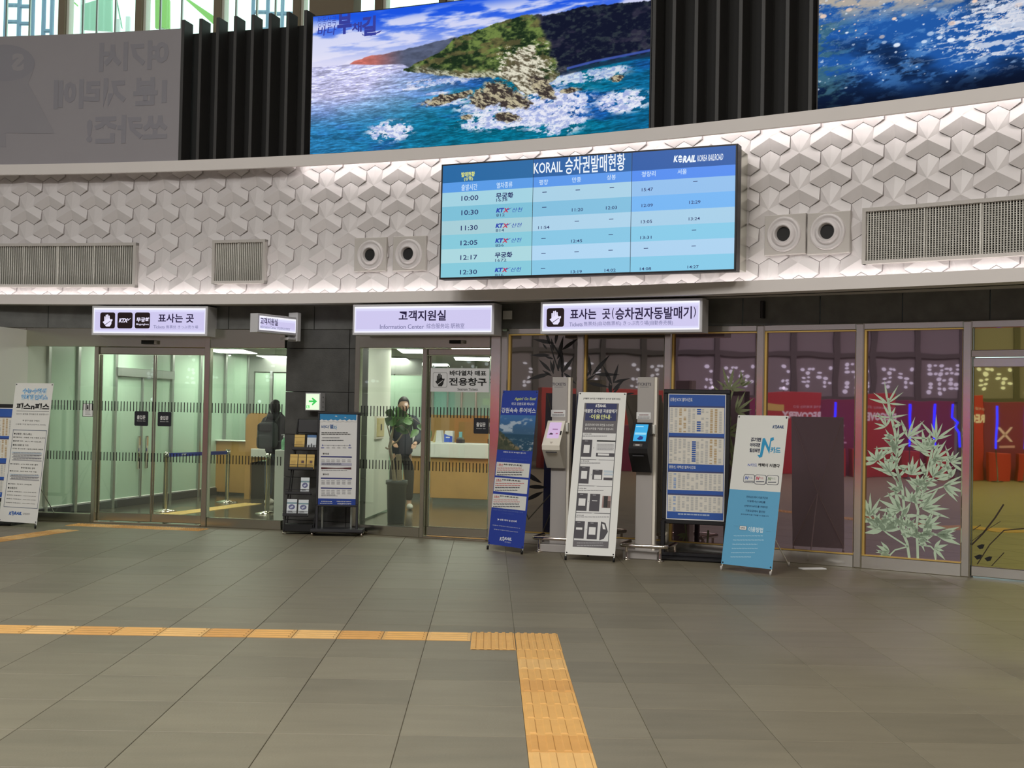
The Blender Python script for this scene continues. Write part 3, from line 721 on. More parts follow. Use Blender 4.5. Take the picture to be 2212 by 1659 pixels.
# ================================================================== UPPER ZONE : pictures, fins, windows
ZT = 6.31
def fbm(x, y, oct=5, seed=0, gain=.5):
    out = np.zeros_like(x); a = 1.0; tot = 0
    r = np.random.RandomState(seed)
    for o in range(oct):
        T = r.rand(64, 64); xi = np.floor(x).astype(int); yi = np.floor(y).astype(int); fx = x - xi; fy = y - yi
        fx = fx * fx * (3 - 2 * fx); fy = fy * fy * (3 - 2 * fy); g_ = lambda i, j: T[j % 64, i % 64]
        v = (g_(xi, yi) * (1 - fx) + g_(xi + 1, yi) * fx) * (1 - fy) + (g_(xi, yi + 1) * (1 - fx) + g_(xi + 1, yi + 1) * fx) * fy
        out += a * v; tot += a; a *= gain; x = x * 2.03 + 7.1; y = y * 2.03 + 3.7
    return out / tot
def ss(a, b, x):
    t = np.clip((x - a) / (b - a), 0, 1); return t * t * (3 - 2 * t)
def C(*c): return np.array(c, float)[None, None, :]
def mixc(A, B, t): return A * (1 - t[..., None]) + B * t[..., None]
def paint_coast(nu, nv):
    u, v = np.meshgrid(np.linspace(0, 1, nu), np.linspace(0, 1, nv)); one = np.ones_like(u)[..., None]
    # sky
    sky = mixc(C(200, 205, 240) * one, C(28, 84, 226) * one, ss(.60, .98, v + .10 * (u - .3)))
    n1 = fbm(u * 7 + 3 * v, v * 16 - 2 * u, 6, 1); n2 = fbm(u * 16, v * 38, 5, 2)
    cl = ss(.44, .60, .65 * n1 + .35 * n2 + .05 * (1 - abs(v - .83) * 5)); sky = mixc(sky, C(224, 224, 246) * one, cl * ss(1.02, .9, v + .0 * u) * .9)
    sky = mixc(sky, C(236, 230, 250) * one, ss(.74, .64, v) * ss(.45, .0, u) * .55); sky = mixc(sky, C(200, 200, 240) * one, ss(.75, 1.0, u) * ss(.8, .95, v) * .75)
    # sea
    wv = fbm(u * 26 + v * 20, v * 90 - u * 12, 5, 3); wv2 = fbm(u * 70 + v * 50, v * 240 - u * 30, 4, 31)
    sea = mixc(C(26, 84, 156) * one, C(10, 106, 134) * one, ss(.42, .60, fbm(u * 4, v * 5, 4, 4) + .1 * (u - .4)))
    sea = mixc(sea, C(70, 130, 200) * one, ss(.55, .0, u) * .55)
    sea = mixc(sea, C(196, 196, 236) * one, np.clip(ss(.12, .52, v) * ss(.60, .05, u) * 1.2 + ss(.5, .62, v) * .3, 0, 1))
    sea = mixc(sea, C(20, 84, 140) * one, ss(.8, 1.0, u) * .5)
    sea = sea * (.74 + .28 * ss(.25, .75, wv) + .34 * ss(.35, .8, wv2))[..., None]
    def foam(cx, cy, rx, ry, s0, seed):
        d = np.sqrt(((u - cx) / rx) ** 2 + ((v - cy) / ry) ** 2); n = fbm(u * 55 + seed, v * 46, 5, seed, .62)
        return ss(.50, .60, n + .30 * (1 - d)) * ss(1.25, .75, d) * s0
    fm = np.zeros_like(u)
    for a in ((.66, .22, .20, .12, 1, 11), (.60, .14, .16, .07, 1, 12), (.74, .12, .10, .12, 1, 13), (.25, .13, .075, .08, 1, 14), (.93, .19, .08, .08, 1, 15), (.42, .31, .085, .035, .9, 16), (.80, .38, .14, .05, .9, 17),
              (.40, .45, .15, .03, .8, 18), (.90, .40, .05, .03, .9, 19), (.32, .42, .05, .012, .9, 20), (.39, .37, .04, .012, .9, 21), (.52, .25, .08, .05, .9, 22)): fm = np.maximum(fm, foam(*a))
    sea = mixc(sea, mixc(C(170, 180, 226) * one, C(244, 242, 252) * one, ss(.35, .6, fbm(u * 90, v * 70, 4, 61, .7))), fm * .94)
    img = mixc(sea, sky, ss(.628, .634, v))
    def prof(px, py): return np.interp(u, px, py)
    # far headland
    tn = (fbm(u * 60, v * 0 + 1, 4, 5) - .5) * .012
    top = prof([.118, .135, .16, .185, .22, .30, .36, .42, .5], [.634, .655, .665, .682, .68, .705, .725, .745, .76]) + tn
    bot = prof([.118, .2, .28, .32, .5], [.632, .61, .60, .55, .5]); ms = ss(-.004, .004, top - v) * ss(-.004, .004, v - bot) * (u > .118)
    hc = mixc(C(196, 110, 100) * one, C(84, 92, 116) * one, ss(.16, .30, u)); hc = hc * (.8 + .4 * fbm(u * 60, v * 60, 4, 6))[..., None]; img = mixc(img, hc, ms)
    # main headland
    n = fbm(u * 70, v * 50, 5, 7, .6); nb = fbm(u * 22, v * 18, 4, 8)
    top = prof([.29, .33, .40, .44, .50, .54, .60, .65, .71, .76, .81, .9, 1.0], [.56, .60, .66, .742, .775, .80, .83, .85, .822, .83, .845, .835, .82]) + (fbm(u * 110, u * 0, 3, 9) - .5) * .018
    bot = prof([.29, .39, .46, .52, .575, .61, .635, .66, .69, .72, .75, .78, .85, 1.0], [.55, .50, .462, .45, .44, .40, .33, .30, .30, .36, .41, .44, .465, .485]) + (n - .5) * .03
    ms = ss(-.004, .003, top - v) * ss(-.006, .006, v - bot) * (u > .285)
    green = mixc(C(30, 46, 30) * one, C(112, 132, 70) * one, ss(.38, .66, .6 * n + .4 * nb)); green = mixc(green, C(112, 98, 66) * one, ss(.52, .66, fbm(u * 40, v * 30, 4, 71)) * .6)
    shade = mixc(C(20, 24, 44) * one, C(46, 54, 62) * one, ss(.45, .72, n)); shade = mixc(shade, C(82, 74, 90) * one, ss(.60, .74, nb) * .4)
    edge = np.interp(v, [.3, .45, .6, .75, .85], [.80, .74, .71, .685, .655]) + (nb - .5) * .05; hill = mixc(green, shade, ss(-.008, .012, u - edge))
    rk = fbm(u * 120 + v * 60, v * 60, 4, 10, .7); rock = mixc(C(92, 84, 66) * one, C(224, 220, 200) * one, ss(.36, .62, rk))
    rm = ss(.47, .58, n * .35 + .35 * rk + .3 * nb + .30 * (1 - np.sqrt(((u - .655) / .075) ** 2 + ((v - (.44 + (u - .655) * -.6)) / .19) ** 2)) - .02)
    hill = mixc(hill, rock, np.clip(rm * ss(.78, .70, u) + ss(.06, .02, v - bot) * .8 * ss(.30, .34, u) * ss(.8, .7, u), 0, 1)); img = mixc(img, hill, ms)
    for cx, cy, rx, ry, ang in ((.41, .325, .06, .018, .15), (.52, .30, .032, .035, -.5), (.565, .33, .05, .045, -.2), (.61, .28, .06, .03, -.35), (.47, .345, .03, .012, .2), (.60, .16, .035, .018, -.2), (.48, .185, .018, .01, 0), (.78, .30, .03, .01, 0), (.91, .345, .02, .012, 0), (.70, .34, .05, .03, -.8)):
        du = (u - cx); dv = (v - cy) * .42; a = (du * math.cos(ang) + dv * math.sin(ang)) / rx; b = (-du * math.sin(ang) + dv * math.cos(ang)) / (ry * .8)
        img = mixc(img, mixc(C(60, 52, 50) * one, C(190, 180, 150) * one, ss(.42, .62, rk)), ss(1.15, .8, np.sqrt(a * a + b * b) + (n - .5) * 1.0))
    # coast road on the right
    rd = np.interp(u, [.76, .85, 1.0], [.445, .475, .50]); img = mixc(img, C(70, 96, 190) * one, ss(.012, .004, abs(v - rd)) * (u > .77) * .8); img = mixc(img, C(30, 40, 60) * one, ss(.02, .008, abs(v - rd + .026)) * (u > .75) * .8)
    return np.clip(img, 0, 255)
def paint_splash(nu, nv):
    u, v = np.meshgrid(np.linspace(0, 1.25, nu), np.linspace(0, 1.72, nv)); one = np.ones_like(u)[..., None]
    n = fbm(u * 6 + v, v * 5, 5, 41); n2 = fbm(u * 24 - 6 * v, v * 20, 5, 42, .6)
    img = mixc(C(16, 34, 66) * one, C(34, 88, 164) * one, ss(.25, .7, n + .3 * v)); img = mixc(img, C(70, 128, 196) * one, ss(.5, .7, n2) * .7)
    img = mixc(img, C(60, 96, 92) * one, ss(.16, .02, u) * .6 * ss(.45, .6, n2)); img = mixc(img, C(12, 18, 36) * one, ss(.26, .0, v + .10 * (.5 - u)) * .85)
    img = mixc(img, C(190, 176, 160) * one, ss(.72, .95, v + .22 * u - .10) * ss(.30, .55, n2) * .9)
    rd = 1 - abs(2 * fbm(u * 14 + 2 * n2, v * 13, 4, 43) - 1); web = ss(.90, .975, rd)
    d = np.sqrt(((u - .66) / .34) ** 2 + ((v - .55) / .42) ** 2); img = mixc(img, C(222, 222, 232) * one, np.clip(web * ss(1.15, .5, d) + ss(.56, .70, n2 + .18 * (1 - d)) * ss(1.1, .5, d) * .8, 0, 1))
    img = mixc(img, C(170, 190, 214) * one, web * ss(.22, .3, v) * .22)
    r = np.random.RandomState(5)
    nu0, nv0 = nu / 1.25, nv / 1.72
    for k in range(560):
        cx = r.rand() * 1.25; cy = .10 + 1.4 * r.rand() ** .8; rr = (.0025 + .010 * r.rand() ** 4 * (1 if cy > .5 else .4)); al = .35 + .65 * r.rand()
        i0, i1 = int(max(0, (cx - .03) * nu0)), int(min(nu, (cx + .03) * nu0)); j0, j1 = int(max(0, (cy - .06) * nv0)), int(min(nv, (cy + .06) * nv0))
        if i1 <= i0 or j1 <= j0: continue
        uu = u[j0:j1, i0:i1]; vv = v[j0:j1, i0:i1]; m_ = ss(1.2, .8, np.sqrt(((uu - cx)) ** 2 + ((vv - cy) * .55) ** 2) / rr) * al
        col = (250, 214, 190) if (cy > .6 and r.rand() < .6) else (226, 236, 250); img[j0:j1, i0:i1] = mixc(img[j0:j1, i0:i1], C(*col) * np.ones_like(uu)[..., None], m_)
    return np.clip(img, 0, 255)
def picture(name, P, img, mname, parent):
    """grid of points P[nv][nu] (numpy) carrying the painted picture as its colours"""
    nv, nu = img.shape[:2]; M = np.array(WM[parent.name].inverted()); pts = P.reshape(-1, 3) @ M[:3, :3].T + M[:3, 3]
    me = bpy.data.meshes.new(name); me.vertices.add(nu * nv); me.vertices.foreach_set('co', pts.ravel())
    i = np.arange(nu - 1)[None, :] + nu * np.arange(nv - 1)[:, None]; i = i.ravel(); q = np.stack([i, i + 1, i + 1 + nu, i + nu], 1)
    me.loops.add(q.size); me.loops.foreach_set('vertex_index', q.ravel()); me.polygons.add(len(q)); me.polygons.foreach_set('loop_start', np.arange(len(q)) * 4)
    me.update(calc_edges=True); c = img / 255.0; c = np.where(c <= .04045, c / 12.92, ((c + .055) / 1.055) ** 2.4)
    a = me.color_attributes.new('picture', 'FLOAT_COLOR', 'POINT'); a.data.foreach_set('color', np.concatenate([c, np.ones(c.shape[:2] + (1,))], 2).ravel())
    me.materials.append(MATS[mname]); o = bpy.data.objects.new(name, me); COL.objects.link(o); o.parent = parent; WM[o.name] = WM[parent.name].copy(); return o
def arc_picture(name, t0, t1, z0, z1, R, img, mname, parent):
    nv, nu = img.shape[:2]; t = np.linspace(t0, t1, nu); z = np.linspace(z0, z1, nv)
    P = np.zeros((nv, nu, 3)); P[..., 0] = CU.x + R * np.sin(t)[None, :]; P[..., 1] = CU.y + R * np.cos(t)[None, :]; P[..., 2] = z[:, None]
    return picture(name, P, img, mname, parent)
def base_arc(t): return Matrix.Translation(arc(CU, 24.1, t, ZU1))
RS = .04
tA, tB = uth(667.5, 327, RS), uth(1404, 270, RS); tC, tD = uth(1763, 235, RS), uth(2700, 200, RS)
big = thing('picture_billboard', 'huge backlit seascape picture of a green headland above the departures display', 'billboard', base_arc((tA + tB) / 2))
MB().band(CU, 24.045, 24.20, ZU1, ZT, tA, tB, 'black_metal', 30).build('frame', big)
arc_picture('picture', tA + .0006, tB - .0006, ZU1 + .012, ZT - .012, 24.04, paint_coast(620, 270), 'lit_picture', big)
bw = thing('picture_billboard', 'backlit blue water splash picture cut by the upper right corner', 'billboard', base_arc(tC + .05))
MB().band(CU, 24.045, 24.20, ZU1, ZT, tC, tD, 'black_metal', 30).build('frame', bw)
tDv = uth(2330, 200, RS); arc_picture('picture', tC + .0006, tD - .0006, ZU1 + .012, ZT - .012, 24.04, paint_splash(520, 250), 'lit_picture', bw)
# brush lettering on the seascape
V2 = (650, 0, 2.765); Fb = chord(arc(CU, 24.03, uth(680, 60), 0), arc(CU, 24.03, uth(835, 60), 0)); s = Sheet(Fb, V2, .001); s.bend = (CU, 24.039); m = glow(30, 44, 150, 1.0)
s.text('정동심곡', 98, 100, 208, 150, m, bold=-.01); s.text('바다', 98, 160, 208, 205, m, bold=.01, shear=.1)
s.text('부', 216, 85, 300, 198, m, bold=.05); s.text('채', 302, 134, 360, 188, m, bold=.03); s.text('길', 362, 98, 446, 208, m, bold=.04); s.poly([(360, 196), (372, 206), (420, 204), (482, 178), (470, 192), (420, 212), (366, 210)], m)
s.build('lettering', big)
# unlit billboard on the left with the mirrored text
tE, tF = uth(-400, 340, RS), uth(386, 338, RS); ZB = ZT - .03
ub = thing('unlit_billboard', 'switched off grey billboard with faint mirror reversed lettering at the upper left', 'billboard', base_arc((tE + tF) / 2))
mat('dim_sheet', (150, 146, 152), .5, noise=.02, nscale=2); mat('dim_sheet_dark', (138, 136, 145), .5); mat('dim_sheet_mid', (143, 140, 147), .5)
MB().band(CU, 24.03, 24.2, ZU1, ZB, tE, tF, 'dim_sheet', 30).build('sheet', ub)
Fb = chord(arc(CU, 24.01, uth(-30, 200), 0), arc(CU, 24.01, uth(372, 200), 0)); s = Sheet(Fb, (0, 0, 3.16), .0012); s.bend = (CU, 24.029); m = 'dim_sheet_dark'
s.text('여기서', 665, 285, 1145, 465, m, bold=.045, mirror=True); s.text('1분 거리에', 355, 540, 1130, 715, m, bold=.045, mirror=True); s.text('쏘카존!', 578, 785, 1135, 965, m, bold=.045, mirror=True)
P = [(30 + 195 * math.cos(a), 425 + 125 * math.sin(a)) for a in np.linspace(0, 2 * math.pi, 28)[:-1]]
s.poly([(20, 420), (225, 440), (200, 520), (180, 560), (360, 905), (30, 905), (30, 1000), (-60, 1000), (-60, 420)], 'dim_sheet_mid', 1); s.poly(P, m, 2); s.text('S', 72, 360, 152, 478, 'dim_sheet', 3, bold=.05, mirror=True); s.build('lettering', ub)
# dark fins
def fin_group(name, label, px, y, tl, tr, ztop, zfin):
    g_ = thing(name, label, 'wall panel', base_arc((tl + tr) / 2)); setprops(g_, kind='structure')
    MB().band(CU, 24.30, 24.38, ZU1, ztop, tl + .0001, tr - .0001, 'dark_back', 12).band(CU, 24.02, 24.31, ZU1, ZU1 + .006, tl, tr, 'dark_back', 12).build('backing', g_)
    for x in px:
        Fn = arcframe(CU, 24.02, uth(x, y, .02), 0)
        MB().bbox(Fn, -.021, .021, ZU1, zfin, -.22, .0, 'dark_fin', .003).build('fin', g_)
fin_group('fin_wall', 'dark vertical fins between the unlit billboard and the seascape', [(x + 4) for x in (391, 429, 466, 504, 541.5, 579, 617, 655)], 60, tF, tA, ZT - .02, ZT + .075)
fin_group('fin_wall', 'dark vertical fins between the two lit pictures', [1412, 1455, 1503, 1550, 1599, 1648, 1700, 1751], 110, tB, tC, ZT, ZT + .075)
# ---- tall glazing above and behind the office roof
RW = 27.6
def wth(x, y): return theta(cyl(x, y, CU, RW), CU)
roof = MB().band(CU, 24.35, 33, 4.66, 4.76, t0u, t1u, 'ceiling_white', 30); struct(roof, 'trim_4')
gl = thing('window_9', 'tall daylit glazing behind the billboards at the upper left', 'window', arcframe(CU, RW, wth(300, 30), 4.76)); setprops(gl, kind='structure')
tw0, tw1 = wth(-500, 30), wth(1500, 30)
MB().band(CU, RW + .04, RW + .052, 4.76, 11.0, tw0, wth(1000, 20), 'clear_glass', 30).build('pane', gl)
for x in (-200, -30, 139, 305, 474, 645, 822, 960):
    Fm = arcframe(CU, RW, wth(x, 30)); MB().bbox(Fm, -.055, .055, 4.76, 11.0, -.12, .10, 'brown_column', .004).build('mullion', gl)
    MB().bbox(Fm, .055, .10, 4.76, 11.0, -.12, .04, 'cream', .004).build('mullion_cover', gl)
for x in (20, 70, 185, 215, 255, 352, 398, 515, 560, 600, 690):
    Fm = arcframe(CU, RW, wth(x, 30)); MB().bbox(Fm, -.012, .012, 4.76, 11.0, .06, .10, 'alu', .003).build('glazing_bar', gl)
MB().band(CU, RW - .3, RW - .02, 4.7, 11.0, wth(686, 20), wth(781, 20), 'brown_column', 8).build('column_cladding', gl)
MB().band(CU, RW + .1, RW + .4, 4.7, 11.0, wth(1000, 20), t1u + .3, 'hall_wall', 20).build('solid_infill', gl)
# outdoors beyond the glazing: lattice column and sloping panels
mat('lattice', (130, 158, 190), .6); mat('green_panel', (160, 214, 120), .6); mat('mint_panel', (176, 220, 196), .6); mat('white_panel', (236, 240, 240), .6)
def outdoor_frame(x, depth=31): p = at_depth(x, 30, depth); return frame((p.x, p.y, 0), (1, -.05, 0))
def holes_screen(name, label, x0, x1, cols, rows, z0, z1):
    F = outdoor_frame(x0); Wd = hit(F, x1, 30)[0]; o = thing(name, label, 'screen wall', F); rr = random.Random(int(x0) + 5); m = MB(); cw = Wd / cols; ch = (z1 - z0) / rows
    m.box(F, 0, Wd, 0, z0, -.1, 0, 'lattice')
    for i in range(cols + 1): m.bbox(F, i * cw - .03, i * cw + .045, z0, z1, -.1, 0, 'lattice', .01)
    for j in range(rows + 1):
        for i in range(cols):
            zz = z0 + j * ch + rr.uniform(-.06, .06); m.bbox(F, i * cw, (i + 1) * cw, zz - .04, zz + .035, -.1, -.002, 'lattice', .01)
    m.build('lattice_frame', o)
holes_screen('lattice_screen', 'blue grey lattice screen outside the glazing at the upper left corner', 10, 68, 2, 16, 6.2, 12.5)
holes_screen('lattice_screen', 'narrow blue grey lattice strip outside, right of the wider lattice', 92, 110, 1, 7, 6.2, 12.5)
holes_screen('lattice_screen', 'blue grey lattice screen outside, seen above the left fins', 545, 640, 3, 15, 6.2, 12.5)
for (x0, x1, y0, y1, y2, y3, mm, dep, lab) in [(335, 365, -60, 60, 60, 0, 'green_panel', 32, 'bright green wedge panel outside between the second and third mullions'), (176, 240, 10, 62, 66, -10, 'mint_panel', 31.5, 'mint coloured tall panel outside, left of the narrow bars'),
        (110, 165, -40, -40, 8, 12, 'green_panel', 32.5, 'green sloping panel corner outside at the top left'), (245, 262, -30, -30, 60, 60, 'mint_panel', 32, 'slim mint panel outside beside the narrow bars'), (380, 470, -20, -20, 40, 60, 'green_panel', 32.8, 'green sloping panel outside above the left fins')]:
    F = outdoor_frame(x0, dep); pts = [hit(F, x0, y1), hit(F, x1, y2), hit(F, x1, y3), hit(F, x0, y0)]; pts = [(a, max(b, 0)) for a, b in pts]
    A = sum(pts[i][0] * pts[(i + 1) % 4][1] - pts[(i + 1) % 4][0] * pts[i][1] for i in range(4)); pts = pts if A > 0 else pts[::-1]
    o = thing('sloping_panel', lab, 'panel', F); MB().poly(F, pts, -.12, 0, mm).build('panel_face', o); pm = min(pts, key=lambda q: q[1]); MB().box(F, pm[0] + .1, pm[0] + .2, 0, pm[1] + .3, -.10, -.02, 'white_panel').build('post', o)

# ================================================================== FIXTURES ON THE RELIEF WALL
# ---- departures display
Pa, Pb = at_depth(951, 480, 14.08), at_depth(1592, 440, 12.70); Fd = chord(Pa, Pb); V4 = (930, 300, 3.16)
u1 = hit(Fd, 1592, 440)[0]; z1, z0 = hit(Fd, 951, 358)[1], hit(Fd, 951, 606)[1]; z1b, z0b = hit(Fd, 1597, 307)[1], hit(Fd, 1588, 582)[1]
print('display', u1, z0, z1, z0b, z1b); z0 = (z0 + z0b) / 2; z1 = (z1 + z1b) / 2
disp = thing('departures_display', 'large blue train timetable display of six joined screens on the relief wall', 'display', Fd @ Matrix.Translation((u1 / 2, z0, 0)))
MB().bbox(Fd, 0, u1, z0, z1, -.15, 0, 'black_metal', .004).build('frame', disp)
MB().bbox(Fd, -.0, u1 - .0, z0 + .03, z1 - .03, -.42, -.151, 'steel').build('mounting_box', disp)
colx = [(952, 1149, 1148), (1149, 1362, 1358), (1362, 1597, 1590)]
cu = [0.018, u1 * .3333, u1 * .6667, u1 - .018]; zm = (z0 + z1) / 2
for i in range(3):
    for j in range(2):
        a, b = cu[i] + .003, cu[i + 1] - .003; c, d = (z0 + .018, zm - .003) if j == 0 else (zm + .003, z1 - .018)
        MB().quad(Fd, a, b, c, d, .001, glow(*[(140, 196, 214), (150, 200, 232), (146, 196, 226)][i] if j == 0 else [(142, 200, 222), (142, 200, 226), (130, 184, 240)][i])).build('screen', disp)
H = z1 - z0 - .036; zc = z1 - .018; fr = lambda k: zc - H * k
hd = MB()
for i in range(3):
    a, b = cu[i] + .003, cu[i + 1] - .003
    hd.quad(Fd, a, b, fr(.155), fr(0), .002, glow(*[(22, 100, 160), (26, 92, 160), (22, 84, 162)][i])); hd.quad(Fd, a, b, fr(.243), fr(.155), .002, glow(*[(84, 152, 228), (84, 148, 232), (74, 136, 236)][i]))
    for k in range(6):
        y0, y1 = .243 + k * .1262, .243 + (k + 1) * .1262
        lo = [(160, 208, 224), (166, 206, 228), (142, 188, 234)] if k < 2 else ([(164, 204, 214), (170, 208, 232), (164, 204, 230)] if k == 2 else [(170, 214, 222), (174, 212, 240), (170, 208, 238)])
        hi = [(122, 190, 214), (126, 188, 220), (112, 178, 240)] if k < 2 else [(132, 200, 218), (132, 196, 226), (132, 200, 230)]
        a_, b_ = fr(y1), fr(y0)
        if k == 1: a_ = zm + .003
        hd.quad(Fd, a, b, a_, b_, .002, glow(*(hi if k % 2 else lo)[i]))
hd.build('table_rows', disp)
s = Sheet(Fd, V4, .0012); wt_ = glow(236, 244, 252); ye = glow(232, 236, 120); nv = glow(22, 34, 96); gy = glow(58, 84, 120); wl = glow(206, 228, 250); rd = glow(190, 30, 70); bl = glow(30, 60, 170)
s.text('발매현황', 212, 228, 303, 256, ye, 3, bold=.02); s.text('(상행)', 230, 262, 290, 286, ye, 3, bold=.015)
s.text('KORAIL', 706, 166, 902, 226, wt_, 3, bold=.012); s.text('승차권발매현황', 921, 126, 1328, 216, wt_, 3, bold=.012)
def korail_logo(s, x0, y0, x1, y1, m, L=3, hole=None):
    """italic wordmark with a globe in place of the O"""
    w, h = x1 - x0, y1 - y0
    s.text('K', x0, y0, x0 + .20 * w, y1, m, L, bold=.05, shear=.2); cx, cy = x0 + .30 * w, (y0 + y1) / 2
    s.poly([(cx + .095 * w * math.cos(a), cy + .60 * h * math.sin(a)) for a in np.linspace(0, 2 * math.pi, 19)[:-1]], m, L)
    if hole:
        s.poly([(cx - .09 * w, cy - .12 * h), (cx + .09 * w, cy - .2 * h), (cx + .09 * w, cy - .06 * h), (cx - .09 * w, cy + .02 * h)], hole, L + 1)
        s.poly([(cx - .07 * w, cy + .25 * h), (cx + .08 * w, cy + .15 * h), (cx + .075 * w, cy + .28 * h), (cx - .06 * w, cy + .38 * h)], hole, L + 1)
    s.text('RAIL', x0 + .41 * w, y0, x1, y1, m, L, bold=.05, shear=.2)
korail_logo(s, 1660, 116, 1812, 158, wt_, 3, glow(22, 84, 162)); s.text('KOREA RAILROAD', 1822, 112, 1998, 144, wt_, 3, bold=.008, shear=.2)
for t, x, y, w, h in (('출발시간', 212, 312, 108, 36), ('열차종류', 452, 298, 108, 34), ('평창', 743, 280, 60, 32), ('만종', 968, 263, 60, 32), ('상봉', 1205, 246, 60, 32), ('청량리', 1442, 224, 94, 32), ('서울', 1687, 208, 62, 32)):
    s.text(t, x, y, x + w, y + h, wl, 3, bold=.008)
for t, k, y, num, y2, x in (('10:00', 0, 390, '1638', 408, 212), ('10:30', 1, 488, '812', 512, 212), ('11:30', 1, 593, '814', 616, 208), ('12:05', 1, 695, '856', 718, 206), ('12:17', 0, 795, '1672', 820, 205), ('12:30', 1, 895, '816', 921, 203)):
    s.text(t, x, y, x + 115, y + 28, nv, 3, bold=.01)
    if k == 0: s.text('무궁화', x + 236, y - 20, x + 354, y + 14, nv, 3, bold=.03)
    else:
        yy = y - 14; s.text('KT', x + 236, yy, x + 292, yy + 27, bl, 3, bold=.06, shear=.25); s.text('X', x + 284, yy, x + 326, yy + 27, rd, 3, bold=.05, shear=.25); s.poly([(x + 300, yy + 12), (x + 350, yy - 6), (x + 318, yy + 12)], bl, 4)
        s.text('산천', x + 346, yy - 3, x + 416, yy + 23, bl, 3, bold=.005, shear=.2)
    s.text(num, x + 238, y2, x + 238 + 19 * len(num), y2 + 17, gy, 3, bold=.01)
def cell(t, x, y):
    if t == '-': s.rect(x - 15, y - 1.6, x + 15, y + 1.6, nv, 3)
    else: s.text(t, x - 38, y - 9, x + 38, y + 9, nv, 3, bold=.008)
for row in ((('-', 779, 364), ('-', 1006, 349), ('-', 1239, 333), ('15:47', 1481, 346), ('-', 1808, 290)), (('-', 777, 467), ('11:20', 1004, 484), ('12:03', 1236, 470), ('12:09', 1480, 454), ('12:29', 1805, 432)),
            (('11:54', 774, 605), ('-', 1000, 562), ('-', 1234, 548), ('13:05', 1475, 565), ('13:24', 1801, 545)), (('-', 772, 680), ('12:45', 998, 697), ('-', 1231, 654), ('13:31', 1471, 673), ('-', 1799, 623)),
            (('-', 772, 782), ('-', 998, 771), ('-', 1230, 760), ('-', 1471, 747), ('-', 1797, 732)), (('-', 769, 885), ('13:19', 996, 907), ('14:02', 1227, 897), ('14:08', 1468, 887), ('14:27', 1793, 874))):
    for c_ in row: cell(*c_)
s.build('lettering', disp)
# ---- jet nozzles
def nozzle(x0, y0, x1, y1, cx, cy, label):
    F0 = arcframe(CU, 24.15, uth((x0 + x1) / 2, (y0 + y1) / 2, .15), 0); a = hit(F0, x0, cy); b = hit(F0, x1, cy); c = hit(F0, cx, y0)[1]; d = hit(F0, cx, y1)[1]
    o = thing('air_nozzle', label, 'vent', F0 @ Matrix.Translation((0, d, 0)), 'round air nozzles on the relief wall')
    MB().bbox(F0, a[0], b[0], d, c, -.10, .0, 'white_paint', .006).build('mounting_plate', o)
    u, v = hit(F0, cx, cy); M = F0 @ Matrix.Translation((u, v, 0)); R = (b[0] - a[0]) * .415
    MB().lathe(M, [(R, 0), (R * .99, .014), (R * .93, .03), (R * .84, .024), (R * .78, .006), (R * .70, .016), (R * .62, .03), (R * .56, .05)], 'tile_gloss', 32).build('outer_ring', o)
    MB().lathe(M, [(R * .56, .05), (R * .50, .06), (R * .45, .05), (R * .40, .012)], 'tile_gloss', 32).build('throat', o)
    MB().lathe(M, [(R * .405, .012), (R * .0, .012)], 'black', 24).build('dark_hole_disc', o)  # black disc: the darkness of the hole is put into its colour
nozzle(765, 513, 834, 586, 800.5, 551, 'round white air nozzle, leftmost of the four'); nozzle(848.5, 510, 919, 584.5, 883, 549, 'round white air nozzle just left of the departures display')
nozzle(1651.5, 463, 1740, 550, 1693.5, 506, 'round white air nozzle just right of the departures display'); nozzle(1743.5, 458, 1836, 548, 1788, 501, 'round white air nozzle beside the long right grille')
# ---- ventilation grilles
def grille(px0, px1, ytl, ybl, divs, sp, label, mesh=False):
    tl, tr = uth(px0, ytl, .12), uth(px1, ytl, .12); F0 = arcframe(CU, 24.12, (tl + tr) / 2); zt = upt(px0, ytl, .12).z; zb = upt(px0, ybl, .12).z; o = thing('wall_grille', label, 'vent', F0 @ Matrix.Translation((0, zb, 0)))
    n = 10
    MB().band(CU, 24.172, 24.176, zb, zt, tl, tr, 'grille_dark', n).build('backing', o); w = .035 / 24.12
    fm = MB(); fm.band(CU, 24.115, 24.2, zb, zb + .035, tl, tr, 'white_paint', n).band(CU, 24.115, 24.2, zt - .035, zt, tl, tr, 'white_paint', n).band(CU, 24.115, 24.2, zb, zt, tl, tl + w, 'white_paint', 1).band(CU, 24.115, 24.2, zb, zt, tr - w, tr, 'white_paint', 1); fm.build('frame', o)
    dts = [uth(d, ytl, .12) for d in divs]
    for d in dts: MB().bbox(arcframe(CU, 24.13, d), -.006, .006, zb + .035, zt - .035, -.05, .0, 'grille_bar', .002).build('divider', o)
    bars = MB(); t = tl + w + sp / 2 / 24.12
    while t < tr - w: bars.box(arcframe(CU, 24.14, t), -.0042, .0042, zb + .035, zt - .035, -.03, 0, 'grille_bar'); t += sp / 24.12
    if mesh:
        z = zb + .05
        while z < zt - .04: bars.band(CU, 24.155, 24.16, z, z + .004, tl, tr, 'grille_bar', n); z += .022
    bars.build('grille_bars', o, kind='stuff')
grille(-230, 294, 525, 618, (-90, -20, 51.5, 124, 203), .030, 'long white framed ventilation grille at the left edge of the relief wall')
grille(459, 573, 519, 613, (515,), .026, 'small square ventilation grille in the relief wall'); grille(1863, 2500, 450, 571, (1996, 2118, 2245, 2370), .0275, 'long white framed ventilation grille at the right edge of the relief wall', True)
